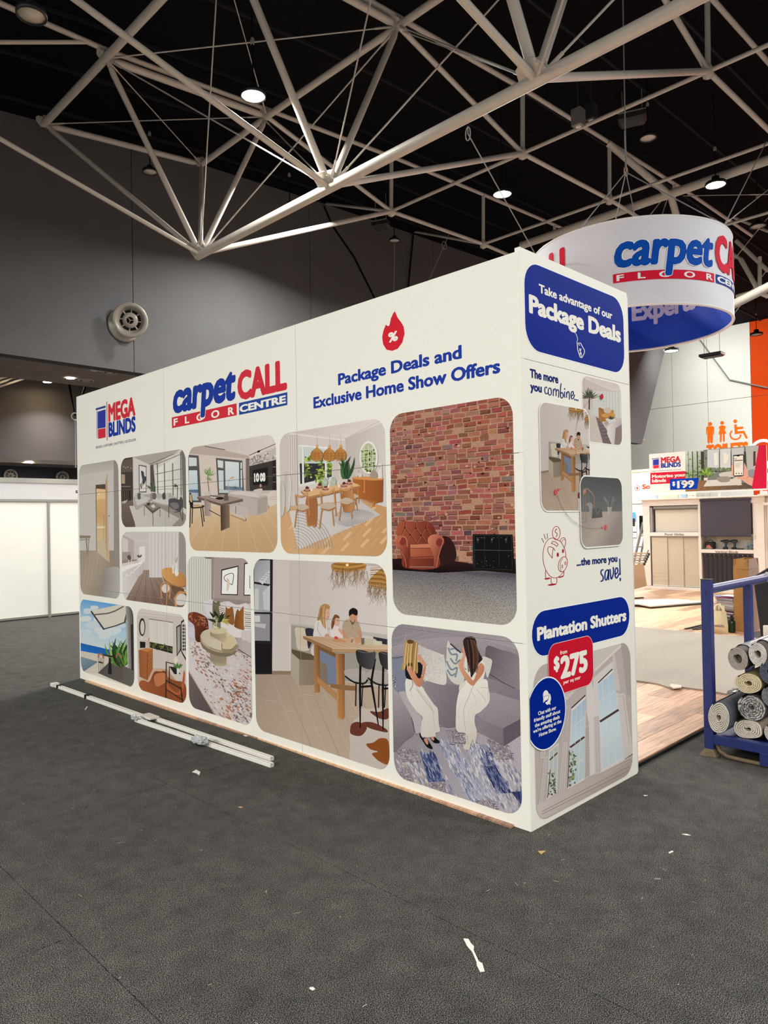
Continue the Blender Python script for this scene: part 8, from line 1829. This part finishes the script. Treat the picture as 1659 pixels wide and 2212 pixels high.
roll(1617, 1476, 32, 24, 6, (240, 224, 186), (150, 132, 96), 'cream oval rolled rug in the middle below the taupe roll', core=.2, tilt=-.2)
roll(1667, 1505, 23, 24, 7, (140, 140, 142), (84, 84, 88), 'charcoal speckled rolled rug at the right edge, third row', core=.15, fuzz=.6)
roll(1553, 1550, 26, 38, 7, (224, 216, 200), (84, 86, 96), 'largest pale and navy rolled rug at bottom left against the post', core=.14, tilt=.12, wrap=False, L=1.2, x0=1.775)
roll(1624, 1529, 33, 31, 6, (196, 190, 186), (80, 74, 76), 'chunky grey braided rolled rug above the flattened roll', core=.12, lump=.012, fuzz=.75)
roll(1616, 1575, 34, 22, 6, (240, 230, 212), (136, 124, 108), 'flattened cream rolled rug at the bottom on the rack deck', core=.15, tilt=-.16, sq=.8)
roll(1668, 1584, 18, 21, 5, (224, 212, 198), (132, 112, 104), 'small beige rolled rug at the bottom right edge', core=.2)
# upright pale roll behind the rack
ur = Z_(1660, 1405, ZF); u0 = V(1651, 1352, ur)
e = empty('standing_rug_roll', 'pale upright rug roll behind the rack at the right edge', 'rolled rug', ur)
MB().lathe([(.001, .016), (.05, .016), (.05, u0.z-ZF), (.035, u0.z-ZF), (.032, u0.z-ZF-.02)], (ur.x, ur.y, ZF), (0, 0, 1), 20).build('pile', mat('roll_pale', (216, 202, 190), .8), e)
e['label'] = 'pale upright rug roll behind the rack at the right edge'
crumple('plastic_wrap', X_(1594, 1493, 2.3), (.2, .05, .03), 0, 8, M_film, 'crumpled clear plastic between the cream roll and the bottom left roll')
# ------------------------------------------------------------------ white rails and litter on the grey carpet
M_rail = mat('rail_white', (236, 232, 222), .35); M_railg = mat('rail_groove', (150, 138, 128), .5)
def trackrail(p, q, w_, h_, label, grp='white plastic rails on the grey carpet'):
    p = Vector(p); q = Vector(q); d = (q-p).normalized(); s_ = d.cross(up).normalized()
    e = empty('plastic_rail', label, 'rail', p, grp)
    MB().bar(p+up*h_*.5, q+up*h_*.5, w_, h_).build('rail_body', M_rail, e)
    for o_ in (-.32, .32): MB().bar(p+s_*w_*o_+up*(h_+.003), q+s_*w_*o_+up*(h_+.003), w_*.26, .007).build('rib', M_rail, e)
    MB().bar(p+up*(h_+.0008), q+up*(h_+.0008), w_*.3, .0016).build('groove', M_railg, e)
    return e
a0, a1 = Z_(122, 1484, 0), Z_(318, 1562, 0); b0, b1 = Z_(298, 1549, 0), Z_(588, 1643, 0); c0, c1 = Z_(294, 1558, 0), Z_(588, 1657, 0)
trackrail(a0, Z_(322, 1556, 0), .04, .02, 'longest white rail, from the far left end to the joint')
trackrail(Z_(322, 1551, .0), b1, .032, .02, 'white rail nearest the booth, right of the joint')
trackrail(c0, c1, .032, .02, 'white rail farthest from the booth, with a clear tape knot')
tag(MB().bbox(Z_(322, 1556, 0)+Vector((-.04, -.09, .022)), Z_(322, 1556, 0)+Vector((.05, .09, .04)), .005).build('rail_joint', mat('plastic_white')), 'pale flat bracket where the white rails overlap', 'bracket')
tag(MB().bbox(a0+Vector((-.035, .0, 0)), a0+Vector((.035, .08, .035)), .006).build('rail_end_clip', mat('plastic_white')), 'white clip on the far left end of the longest rail', 'clip')
cl = a0.lerp(Z_(322, 1556, 0), .385)
tag(MB().bbox(cl+Vector((-.032, -.01, .0)), cl+Vector((.034, .012, .04)), .003).build('rail_band', mat('tool_black')), 'black band around the longest white rail', 'band')
tag(MB().bbox(a0+Vector((-.032, -.09, .0)), a0+Vector((.034, -.07, .036)), .003).build('rail_band', mat('tool_black')), 'black band at the far end of the longest white rail', 'band')
crumple('tape_knot', Z_(431, 1606, .02)+Vector((0, 0, .025)), (.05, .085, .035), 0, 5, M_film, 'crumpled clear tape around the outer white rail', 'tape')
crumple('tape_knot', Z_(291, 1555, .02)+Vector((0, 0, .02)), (.03, .045, .03), 0, 6, M_film, 'small clear tape ball on the left end of the outer white rail', 'tape')
M_paper = mat('scrap_white', (232, 230, 218), .7)
def scrap(pix, label, m_=None, th=.002, cat='scrap'):
    return tag(MB().prism([Z_(x, y, .001) for x, y in pix], (0, 0, th)).build('paper_scrap', m_ or M_paper), label, cat)
scrap([(1001, 2028), (1012, 2029), (1017, 2038), (1024, 2045), (1023, 2053), (1034, 2077), (1042, 2082), (1047, 2099), (1037, 2100), (1030, 2086), (1029, 2078), (1020, 2057), (1009, 2044)], 'long white bow-tie strip on the carpet, nearest the camera')
scrap([(415, 1668), (424, 1663), (433, 1668), (430, 1675), (425, 1671)], 'white crumpled scrap on the carpet below the tape knot')
scrap([(668, 2134), (676, 2133), (681, 2137), (676, 2140), (669, 2137)], 'small white scrap on the carpet near the bottom edge')
scrap([(1162, 1839), (1179, 1838), (1169, 1846)], 'tan triangular chip on the carpet in front of the booth corner', mat('chip_tan', (196, 160, 100), .8))
scrap([(1444, 1842), (1452, 1838), (1455, 1840), (1446, 1844)], 'small white fleck on the carpet right of the tan chip')
scrap([(1413, 1898), (1427, 1898), (1427, 1900), (1413, 1899.5)], 'short grey bar on the carpet at lower right', mat('chip_grey', (150, 146, 138), .6))
scrap([(1473, 1802), (1484, 1802), (1492, 1805), (1482, 1804.5)], 'pale curled shaving on the carpet right of the booth')
scrap([(525, 1588), (532, 1589), (538, 1590), (530, 1591)], 'white scrap on the carpet at the foot of the booth')
scrap([(515, 1743), (523, 1743), (524, 1745), (516, 1745)], 'orange chip on the carpet, upper centre left', mat('chip_or', (196, 150, 110), .8))
scrap([(1390, 1718), (1400, 1718.5), (1392, 1720)], 'pale shaving on the carpet beside the booth end')
scrap([(183, 1533), (188, 1526), (189, 1527), (185, 1533.5)], 'thin white sliver on the carpet left of the longest rail')
# fine lint all over the carpet: nobody could count it
b = MB()
for k in range(420):
    x, y = R(-3.2, 1.6), R(-1.9, 5.5)
    if x > -.02 and y > -.02: continue
    an = R(0, 3.14); L_ = R(.001, .006) if k % 8 else R(.006, .016); w_ = R(.0006, .0014)
    u_ = Vector((math.cos(an), math.sin(an), 0)); v_ = Vector((-u_.y, u_.x, 0)); c = Vector((x, y, .0015))
    b.add([c-u_*L_-v_*w_, c+u_*L_-v_*w_, c+u_*L_+v_*w_, c-u_*L_+v_*w_], [(0, 1, 2, 3)])
tag(b.build('carpet_lint', mat('lint', (190, 182, 168), .9)), 'pale lint and fibre flecks scattered over the dark carpet', 'lint', kind='stuff')
